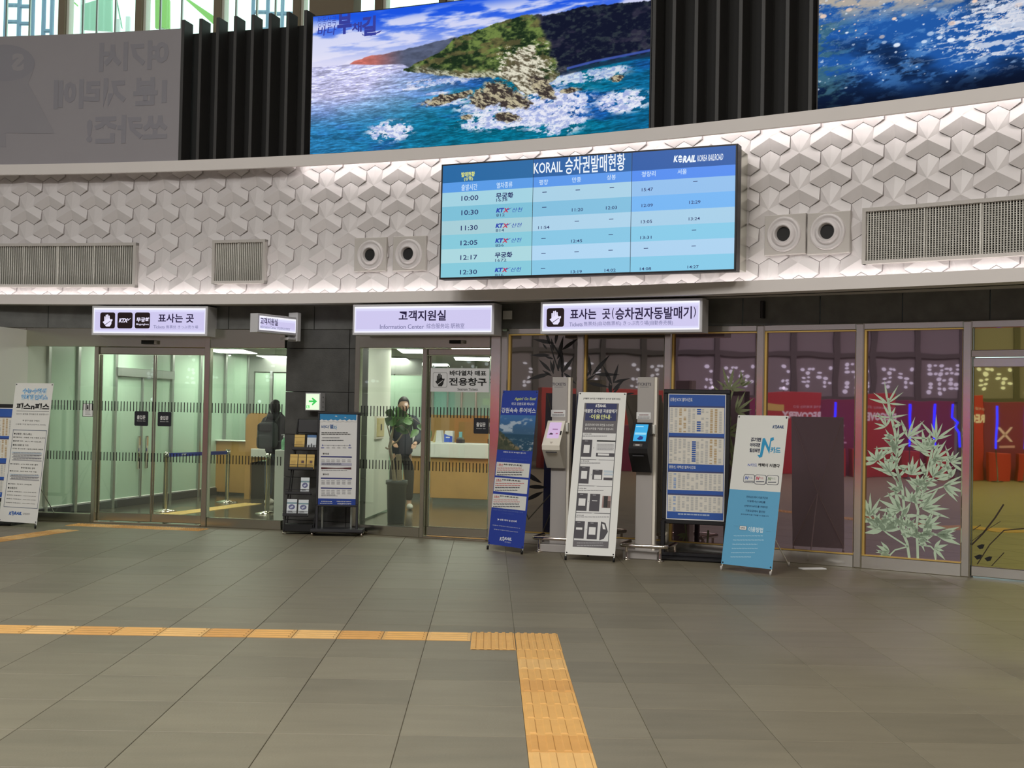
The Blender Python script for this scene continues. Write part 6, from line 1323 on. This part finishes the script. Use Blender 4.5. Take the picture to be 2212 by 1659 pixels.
# ---- potted rubber plant
P = ground(855, 1131); P.z = 0; F = frame((P.x, P.y, 0), (1, 0, 0)); R1 = (hit(F, 879, 1045)[0] - hit(F, 833, 1045)[0]) / 2; zp = hit(F, 855, 1037)[1]; plc = thing('potted_plant', 'rubber plant with bare branching trunks in a tall grey pot behind the glass', 'potted plant', P)
MB().lathe(P, [(0, 0), (R1 * .76, 0), (R1 * .80, .02), (R1 * .93, zp - .06), (R1 * 1.03, zp - .055), (R1 * 1.03, zp), (R1 * .9, zp), (R1 * .88, zp - .06)], 'pot', 32).build('pot', plc); MB().lathe(P, [(R1 * .9, zp - .05), (0, zp - .045)], mat('soil', (60, 48, 38), .9), 20).build('soil', plc)
def pv(x, y, dz=0.0): u_, v_ = hit(F, x, y); return F @ Vector((u_, v_, dz))
Zt = lambda x, y: (760 + x / 3.5286, 720 + y / 3.5286)
m = MB()
m.tube([pv(*Zt(325, 1125)), pv(*Zt(312, 1000)), pv(*Zt(300, 930), .02), pv(*Zt(290, 860), .03), pv(*Zt(305, 790)), pv(*Zt(316, 705))], .02, 'bark', 8, radii=[.026, .024, .022, .022, .016, .012])
m.tube([pv(*Zt(292, 870), .03), pv(*Zt(275, 880), .06), pv(*Zt(262, 870), .08)], .012, 'bark', 8); m.tube([pv(*Zt(300, 850)), pv(*Zt(345, 825), -.03), pv(*Zt(385, 768), -.05)], .01, 'bark', 8, radii=[.014, .012, .009])
m.tube([pv(*Zt(298, 800)), pv(*Zt(285, 750), .04), pv(*Zt(272, 700), .06)], .01, 'bark', 8, radii=[.013, .010, .007]); m.build('trunk', plc)
m = MB(); m.tube([pv(*Zt(362, 1125), -.05), pv(*Zt(358, 1020), -.05), pv(*Zt(352, 922), -.05)], .028, 'bark', 10, radii=[.034, .032, .034]); m.tube([pv(*Zt(382, 1110), .05), pv(*Zt(372, 930), .04)], .012, 'bark', 8); m.build('trunk', plc)
def leaf3(a, b, wd, mname, par, seed):
    wd *= 1.35
    A = pv(*Zt(*a), .0 + seed % 3 * .05 - .05); B = pv(*Zt(*b), seed % 4 * .06 - .09); d = B - A; L = d.length; d.normalize(); sd = d.cross(Vector((0, -1, .25))).normalized(); up2 = sd.cross(d); V = []; fs = []
    for i, (t, w_) in enumerate(((0, .05), (.15, .55), (.4, 1), (.65, .9), (.88, .45), (1, .02))):
        c = A + d * L * t - up2 * (L * .18 * (t - .5) ** 2 * 2)
        V += [c - sd * wd * w_ / 2 + up2 * .015 * w_, c - up2 * .004, c + sd * wd * w_ / 2 + up2 * .015 * w_]
    for i in range(5): fs += [(i * 3, i * 3 + 1, i * 3 + 4, i * 3 + 3), (i * 3 + 1, i * 3 + 2, i * 3 + 5, i * 3 + 4)]
    m = MB(); m.add(V, fs, mname, True); m.build('leaf', par)
for k, (a, b, wd) in enumerate([((320, 700), (400, 740), .10), ((330, 660), (275, 640), .11), ((345, 650), (400, 590), .12), ((300, 690), (262, 650), .10), ((370, 690), (440, 760), .13), ((390, 670), (465, 650), .12), ((400, 690), (395, 740), .10), ((380, 630), (410, 600), .10),
                                 ((450, 790), (508, 730), .07), ((380, 650), (330, 700), .10), ((280, 640), (300, 575), .09), ((560, 720), (605, 795), .08), ((345, 610), (352, 560), .09), ((420, 660), (445, 720), .11), ((300, 660), (340, 690), .11), ((500, 690), (540, 740), .05)]): leaf3(a, b, wd, 'leaf' if k % 3 else 'leaf_dark', plc, k)
m = MB(); m.tube([pv(*Zt(330, 720)), pv(*Zt(380, 700)), pv(*Zt(430, 740), .02), pv(*Zt(448, 790), .03)], .004, 'bark', 6).tube([pv(*Zt(400, 640)), pv(*Zt(470, 650), -.02), pv(*Zt(540, 700), -.02), pv(*Zt(575, 730), -.02)], .004, 'bark', 6).tube([pv(*Zt(316, 705)), pv(*Zt(350, 665)), pv(*Zt(390, 640))], .006, 'bark', 6); m.build('twig', plc)

# ================================================================== PEOPLE
def skin_mesh(chains, sub=1):
    """chains: list of [(point, radius)...]; each chain rooted at its first vertex; later chains may start from ('ref', index)"""
    vs = []; es = []; rs = []; roots = []
    for ch in chains:
        prev = None
        for it in ch:
            if it[0] == 'ref': prev = it[1]; continue
            vs.append(tuple(it[0])); rs.append(it[1]); i = len(vs) - 1
            if prev is None: roots.append(i)
            else: es.append((prev, i))
            prev = i
    me = bpy.data.meshes.new('s'); me.from_pydata(vs, es, []); o = bpy.data.objects.new('s', me); TS2.collection.objects.link(o)
    md = o.modifiers.new('k', 'SKIN'); md.use_smooth_shade = True; md.branch_smoothing = .6; sv = me.skin_vertices[0].data
    for i, r_ in enumerate(rs): sv[i].radius = (r_, r_) if not isinstance(r_, tuple) else r_; sv[i].use_root = i in roots
    sb_ = o.modifiers.new('u', 'SUBSURF'); sb_.levels = sub; sb_.render_levels = sub
    TS2.view_layers[0].update(); m2 = bpy.data.meshes.new_from_object(o.evaluated_get(TS2.view_layers[0].depsgraph)); V = [v.co.copy() for v in m2.vertices]; Fc = [tuple(p.vertices) for p in m2.polygons]
    bpy.data.objects.remove(o); bpy.data.meshes.remove(me); bpy.data.meshes.remove(m2); return V, Fc
TS2 = bpy.data.scenes.new('figure_bench')
def ellip(c, r, n=14, k=10, squash=None):
    V = []; fs = []
    for i in range(k + 1):
        ph = math.pi * i / k
        for j in range(n):
            t = 2 * math.pi * j / n; x = math.sin(ph) * math.cos(t); y = math.sin(ph) * math.sin(t); z = math.cos(ph); q = Vector((x * r[0], y * r[1], z * r[2]))
            if squash: q = squash(q)
            V.append(Vector(c) + q)
    for i in range(k):
        for j in range(n): fs.append((i * n + j, (i + 1) * n + j, (i + 1) * n + (j + 1) % n, i * n + (j + 1) % n))
    return V, fs
def figure(label, P, yaw, H, arms, head_tilt, coat, legs_m, shoe, hood=False, shirt=False, bulk=1.0):
    """local axes: x to the figure's left, y the way it faces, z up"""
    M = Matrix.Translation(P) @ Matrix.Rotation(yaw, 4, 'Z'); o = thing('person', label, 'person', M); k = H / 1.7; g = lambda x, y, z: Vector((x * k, y * k, z * k)); T = lambda V: [M @ v for v in V]
    pel = (g(0, 0, .94), .10 * k); ch = [[pel, (g(0, 0, 1.08), .11 * k), (g(0, .0, 1.24), .125 * k), (g(0, -.01, 1.38), .10 * k), (g(0, 0, 1.46), .055 * k), (g(0, .02 + head_tilt * .3, 1.54), .055 * k)]]
    for sx in (-1, 1):
        ch.append([('ref', 0), (g(sx * .09, 0, .86), .07 * k), (g(sx * .115, .02, .50), .05 * k), (g(sx * .12, 0, .10), .038 * k), (g(sx * .13, .07, .035), .036 * k), (g(sx * .135, .15, .03), .028 * k)])
    for sx, (el, wr) in zip((-1, 1), arms):
        ch.append([('ref', 3), (g(sx * .17, -.01, 1.40), .055 * k), (g(*el), .042 * k), (g(*wr), .028 * k)])
        d = (g(*wr) - g(*el)).normalized(); s_ = d.cross(Vector((0, 0, 1))).normalized() if abs(d.z) < .9 else Vector((sx, 0, 0)); pc = g(*wr) + d * .07 * k; ch[-1].append((pc, .032 * k))
        for q, (off, ln) in enumerate(((-.03, .065), (-.01, .078), (.01, .074), (.028, .06))):
            a = pc + s_ * off * k; ch.append([(a, .010 * k), (a + d * ln * .5 * k + Vector((0, 0, -.006)), .009 * k), (a + d * ln * k + Vector((0, 0, -.022 * k)), .0075 * k)])
        a = g(*wr) + d * .03 * k; th = s_ * (.035 * k) * (-sx); ch.append([(a + th * .4, .010 * k), (a + th + d * .02 * k, .009 * k), (a + th * 1.2 + d * .05 * k, .008 * k)])
    m = MB(); V, Fc = skin_mesh(ch, 1); m.add(T(V), Fc, 'skin', True)
    hc = g(0, .03 + head_tilt * .5, 1.60 - abs(head_tilt) * .06); R = Matrix.Rotation(-head_tilt * 1.6, 3, 'X')
    def sq(q):
        z = q.z / (.115 * k); f = 1 - .18 * max(0, -z) ** 1.5
        return R @ Vector((q.x * f, q.y * (1 - .08 * max(0, -z)), q.z))
    V, Fc = ellip(hc, (.073 * k, .092 * k, .115 * k), 16, 12, sq); m.add(T(V), Fc, 'skin', True)
    V, Fc = ellip(hc + R @ g(0, .096, -.012), (.012 * k, .016 * k, .022 * k), 8, 6); m.add(T(V), Fc, 'skin', True)
    for sx in (-1, 1):
        V, Fc = ellip(hc + R @ g(sx * .074, .0, -.01), (.010 * k, .018 * k, .03 * k), 8, 6); m.add(T(V), Fc, 'skin', True)
    m.build('body', o)
    m = MB()
    for sx in (-1, 1):
        V, Fc = ellip(hc + R @ g(sx * .028, .083, .008), (.012 * k, .006 * k, .006 * k), 8, 6); m.add(T(V), Fc, 'black', True)
    m.build('eyes', o); V, Fc = ellip(hc + R @ g(0, .086, -.055), (.022 * k, .006 * k, .006 * k), 8, 5); m = MB(); m.add(T(V), Fc, ink(150, 84, 78), True); m.build('mouth', o)
    def hairf(q):
        z = q.z / (.128 * k); y = q.y / (.108 * k)
        if y > .25 and z < .45: q = Vector((q.x * .90, q.y * .62, max(q.z, .045 * k)))
        return R @ q
    V, Fc = ellip(hc + R @ g(0, -.008, .012), (.09 * k, .11 * k, .126 * k), 18, 14, hairf); m = MB(); m.add(T(V), Fc, 'hair', True); m.build('hair', o)
    # coat: torso and sleeves
    ch = [[(g(0, 0, .76), (.19 * k * bulk, .16 * k)), (g(0, 0, 1.0), (.18 * k * bulk, .15 * k)), (g(0, 0, 1.22), (.185 * k * bulk, .15 * k)), (g(0, -.01, 1.39), (.14 * k * bulk, .12 * k)), (g(0, 0, 1.47), (.075 * k, .075 * k))]]
    for sx, (el, wr) in zip((-1, 1), arms): ch.append([('ref', 3), (g(sx * .175, -.01, 1.40), .085 * k * bulk), (g(*el), .072 * k * bulk), (g(*wr), .052 * k)])
    V, Fc = skin_mesh(ch, 1); m = MB(); m.add(T(V), Fc, coat, True); m.build('coat', o)
    if hood:
        V, Fc = ellip(g(0, -.06, 1.45), (.125 * k, .10 * k, .075 * k), 16, 8); m = MB(); m.add(T(V), Fc, coat, True); m.build('hood', o)
    if shirt:
        V, Fc = ellip(g(0, .06, 1.40), (.06 * k, .06 * k, .075 * k), 12, 8); m = MB(); m.add(T(V), Fc, 'shirt', True); m.build('shirt_collar', o)
    m = MB()
    ch = [[(g(0, 0, .93), .13 * k)]] ; ch[0].append((g(0, 0, .86), .12 * k))
    for sx in (-1, 1): ch.append([('ref', 1), (g(sx * .095, 0, .82), .115 * k), (g(sx * .115, .02, .50), .08 * k), (g(sx * .12, 0, .12), .062 * k)])
    V, Fc = skin_mesh(ch, 1); m.add(T(V), Fc, legs_m, True); m.build('trousers', o)
    for sx in (-1, 1):
        V, Fc = ellip(g(sx * .13, .06, .045), (.05 * k, .135 * k, .05 * k), 14, 8, lambda q: Vector((q.x, q.y, max(q.z, -.043 * k)))); m = MB(); m.add(T(V), Fc, shoe, True); m.build('shoe', o)
    return o, M, k
P = ground(592, 1091); o1, M1, k1 = figure('person in black hooded coat and jeans wearing a backpack, seen from behind at the counter', Vector((P.x, P.y, 0.005)), -.35, 1.62, [((-.26, .05, 1.15), (-.16, .26, 1.06)), ((.25, .06, 1.14), (.14, .30, 1.08))], -.10, 'coat', 'jeans', 'shoe_white', True, False, 1.15)
# backpack
bp = thing('backpack', 'dark grey green backpack on the back of the person at the ticket counter', 'backpack', M1 @ Matrix.Translation((0, -.20, .92)))
def bpm(c, r, mname, q=5):
    def sq(v):
        n_ = [abs(v.x / r[0]), abs(v.y / r[1]), abs(v.z / r[2])]; L = (n_[0] ** q + n_[1] ** q + n_[2] ** q) ** (1 / q); return v / max(L, 1e-4) if L > 1e-4 else v
    return ellip(c, r, 20, 14, sq)
V, Fc = bpm((0, -.25, 1.09), (.155, .085, .205), 'pack'); m = MB(); m.add([M1 @ v for v in V], Fc, 'pack', True); m.build('main_bag', bp)
V, Fc = bpm((0, -.345, .99), (.125, .04, .11), 'pack'); m = MB(); m.add([M1 @ v for v in V], Fc, 'pack', True); m.build('front_pocket', bp)
V, Fc = bpm((0, -.345, 1.21), (.12, .03, .06), 'pack'); m = MB(); m.add([M1 @ v for v in V], Fc, 'coat', True); m.build('top_pocket', bp)
for sx in (-1, 1): MB().tube([M1 @ Vector((sx * .09, -.17, 1.30)), M1 @ Vector((sx * .10, -.05, 1.44)), M1 @ Vector((sx * .11, .09, 1.36)), M1 @ Vector((sx * .12, .12, 1.2)), M1 @ Vector((sx * .15, .0, 1.02)), M1 @ Vector((sx * .12, -.15, .99))], .016, 'pack', 8).build('shoulder_strap', bp)
P = ground(866, 1101); o2, M2, k2 = figure('person in a dark navy coat looking down behind the potted plant', Vector((P.x, P.y, 0.005)), math.pi + .15, 1.70, [((-.27, .02, 1.13), (-.18, .24, 1.02)), ((.27, .03, 1.13), (.17, .25, 1.03))], .14, 'coat_navy', 'trousers', 'shoe_white', False, True)
bpy.data.scenes.remove(TS2)

# ================================================================== THE HALL BEHIND THE CAMERA (seen as reflections)
def mirror_point(x, y, i, Z):
    A = gpt(NODES[i], 950); B = gpt(NODES[i + 1], 950); t = (B - A); t.z = 0; t.normalize(); nn = Vector((-t.y, t.x, 0)); P = at_depth(x, y, Z); return P - nn * 2 * (P - A).dot(nn)
Ma, Mb = mirror_point(1660, 950, 3, 34), mirror_point(1850, 950, 3, 34)
O_ = mirror_point(1710, 950, 3, 34); XA = (Ma - Mb); XA.z = 0; XA.normalize(); FH = frame((O_.x, O_.y, 0), XA); ppm = 80.0; uu = lambda x: (1710 - x) / ppm
nrm = FH.to_3x3() @ Vector((0, 0, 1)); print('back frame', O_, XA, nrm)
bt = thing('exhibition_booth', 'red exhibition booth with white lettering reflected in the dark glass', 'booth', FH)
MB().bbox(FH, uu(1772), uu(1590), 0, 2.22, -.4, 0, 'red_paint').build('front_wall', bt); s = Sheet(FH, None, .004); s.text('RECOVERY', uu(1775) + .02, 1.50, uu(1690), 1.72, ink(236, 214, 218), 1, bold=.05); s.text('상처를 회복하는 공간', uu(1775) + .02, 1.82, uu(1712), 1.89, ink(226, 180, 190), 1); s.rect(uu(1694), 1.72, uu(1655), 1.90, ink(206, 176, 90), 1); s.build('lettering', bt)
MB().bbox(FH, uu(1640), uu(1592), 0, 1.25, .3, .8, 'magenta_paint').build('side_counter', bt)
bt2 = thing('exhibition_booth', 'magenta exhibition wall with a white cross symbol reflected between the blue light tubes', 'booth', FH @ Matrix.Translation((uu(1815), 0, 0)))
MB().bbox(FH, uu(1900), uu(1774), 0, 2.05, -.5, -.12, 'magenta_paint').build('back_wall', bt2); s = Sheet(FH @ Matrix.Translation((0, 0, -.118)), None, .004); cx_ = uu(1815)
for sg in (-1, 1): s.poly([(cx_ - .14 - .03, 1.02 if sg > 0 else 1.38), (cx_ - .14 + .03, 1.02 if sg > 0 else 1.38), (cx_ + .14 + .03, 1.38 if sg > 0 else 1.02), (cx_ + .14 - .03, 1.38 if sg > 0 else 1.02)], ink(226, 190, 206), 1)
s.rect(cx_ - .22, .86, cx_ + .1, .92, ink(206, 150, 170), 1); s.build('print', bt2)
for k, x in enumerate((1795, 1850)): MB().bbox(FH, uu(x) - .25, uu(x) + .25, 0, .72, .2, .6, 'red_paint').build('display_counter', bt2)
for k, (x, off, lab) in enumerate(((1786, .9, 'upright blue neon tube nearest the red booth'), (1838, .9, 'upright blue neon tube right of the cross symbol'), (1890, .7, 'bent blue neon tube at the end of the magenta wall'))):
    tb = thing('neon_tube', lab, 'light tube', FH @ Matrix.Translation((uu(x), 0, off))); p0 = lambda u_, z_: FH @ Vector((uu(x) + u_, z_, off))
    zz = [(0, .85), (0, 1.95)] if k < 2 else [(-.06, .85), (-.03, 1.25), (.06, 1.4), (.0, 1.5), (.14, 1.62), (.12, 1.95)]
    MB().tube([p0(*q) for q in zz], .024, glow(20, 30, 255, 7.0), 8).build('tube', tb); MB().lathe(p0(0, 0), [(0, 0), (.14, 0), (.14, .02), (.015, .03), (.015, .85)], 'dark_metal', 12).build('stand', tb)
ps = thing('poster_stand', 'orange red train poster on a red stand reflected in the right door', 'poster', FH @ Matrix.Translation((uu(1965), 0, .4))); FQ = FH @ Matrix.Translation((uu(1965), 0, .4)); mat('poster_red', (214, 66, 40), .5)
MB().bbox(FQ, -.44, .44, .55, 1.86, -.04, 0, 'poster_red').build('poster_panel', ps); s = Sheet(FQ, None, .003); s.poly([(-.44, 1.62), (-.1, 1.48), (.35, 1.46), (.42, 1.56), (.2, 1.70), (-.44, 1.80)], 'paper'); s.poly([(-.44, 1.66), (.1, 1.56), (.35, 1.55), (.1, 1.62), (-.44, 1.72)], ink(60, 80, 150), 2); s.lines(-.26, 1.02, .26, 4, .09, .05, ink(240, 190, 170), 1, 3, .1); s.rect(-.44, .86, .44, .94, ink(240, 220, 200)); s.build('print', ps)
MB().bbox(FQ, -.2, .2, 0, .55, -.12, .12, 'red_paint').build('pedestal', ps)
o = thing('white_screen_panel', 'pale panel standing behind the train poster', 'panel', FH @ Matrix.Translation((uu(1985), 0, .0))); MB().bbox(FH, uu(2010), uu(1958), .0, 1.2, -.3, -.2, 'paper').build('panel_face', o)
# diagonal rear wall with lit perforated windows
FWk = FH @ Matrix.Translation((0, 0, -6.0)); mat('rear_frame', (92, 86, 88), .6)
struct(MB().box(FWk, -30, 14, 0, 11, -.3, 0, 'hall_wall'), 'wall_left'); 
rg = thing('rear_glazing', 'dark framed glazing grid at the rear of the hall, seen only in reflections', 'window', FWk); setprops(rg, kind='structure'); m = MB()
for k in range(-14, 9): m.box(FWk, k * 1.35 - .09, k * 1.35 + .09, 0, 9, 0, .12, 'rear_frame')
for z in (.0, 2.1, 3.5, 5.0, 6.5, 8.0): m.box(FWk, -19, 11.5, z, z + .14, 0, .10, 'rear_frame')
m.build('grid', rg, kind='stuff'); rr = random.Random(12)
for (x0, x1, z0, z1) in ((1.9, 2.5, 2.35, 2.6), (.1, .5, 2.3, 3.2), (-1.25, -.85, 2.2, 3.3), (-2.6, -1.5, 2.45, 3.3), (-4.0, -2.85, 2.3, 3.35), (-5.4, -4.2, 2.2, 3.3), (-6.7, -5.55, 2.3, 3.4), (-8.2, -7.0, 2.3, 3.4)):
    mm = MB()
    nx, nz = max(2, int((x1 - x0) / .17)), int((z1 - z0) / .15)
    for i in range(nx):
        for j in range(nz):
            if rr.random() < .62:
                cx_, cz_ = x0 + (i + .5) * .17 + rr.uniform(-.04, .04), z0 + (j + .5) * .15 + rr.uniform(-.03, .03); rx, rz = .05 + .04 * rr.random(), .035 + .035 * rr.random()
                mm.add([FWk @ Vector((cx_ + rx * math.cos(a), cz_ + rz * math.sin(a), .03)) for a in np.linspace(0, 2 * math.pi, 9)[:-1]], [tuple(range(8))], glow(236, 236, 250, 1.3))
    mm.build('lit_openings', rg, kind='stuff')
for k, (x, z) in enumerate(((-.1, 2.05), (-3.0, 2.02), (2.4, 1.4), (-6, 1.9))):
    p = FH @ Vector((x, z + .3, -1.5)); o = thing('spot_lamp', ['small white spot lamp above the red booth', 'small white spot lamp above the train poster', 'small white spot lamp far left of the booth', 'small white spot lamp far right of the poster'][k], 'lamp', FH @ Matrix.Translation((x, 0, -1.5)))
    V, Fc = ellip(p, (.045, .045, .045), 10, 8); m = MB(); m.add(V, Fc, glow(240, 240, 255, 2.4), True); m.build('bulb', o); MB().lathe(FH @ Vector((x, 0, -1.5)), [(0, 0), (.16, 0), (.16, .02), (.015, .03), (.015, z + .24)], 'dark_metal', 10).build('stand', o)
# the rest of the shell
struct(MB().box(I4, 15, 15.3, -26, 34, -.1, 11.2, 'hall_wall'), 'wall_right'); struct(MB().box(I4, -24, 20, -26.3, -26, -.1, 11.2, 'hall_wall'), 'wall_rear'); struct(MB().box(I4, -24.3, -24, -26, 34, -.1, 11.2, 'hall_wall'), 'wall_side'); struct(MB().box(I4, -24, 20, -26, 18, 11.0, 11.3, 'ceiling_white'), 'ceiling')
for i, (x, y, p, c) in enumerate(HALL):
    o = thing('added_hall_lamp_panel', ['ceiling lamp panel high over the hall, number %s from the left wall' % w_ for w_ in ('two', 'three', 'five', 'four', 'six', 'one', 'seven')][i], 'ceiling light', (x, y, 10.75)); MB().bbox(Matrix.Translation((x, y, 10.72)), -1.3, 1.3, -1.3, 1.3, .0, .25, 'alu').build('lamp_housing', o)  # housings made up to go with the added hall lamps
finish_lettering()
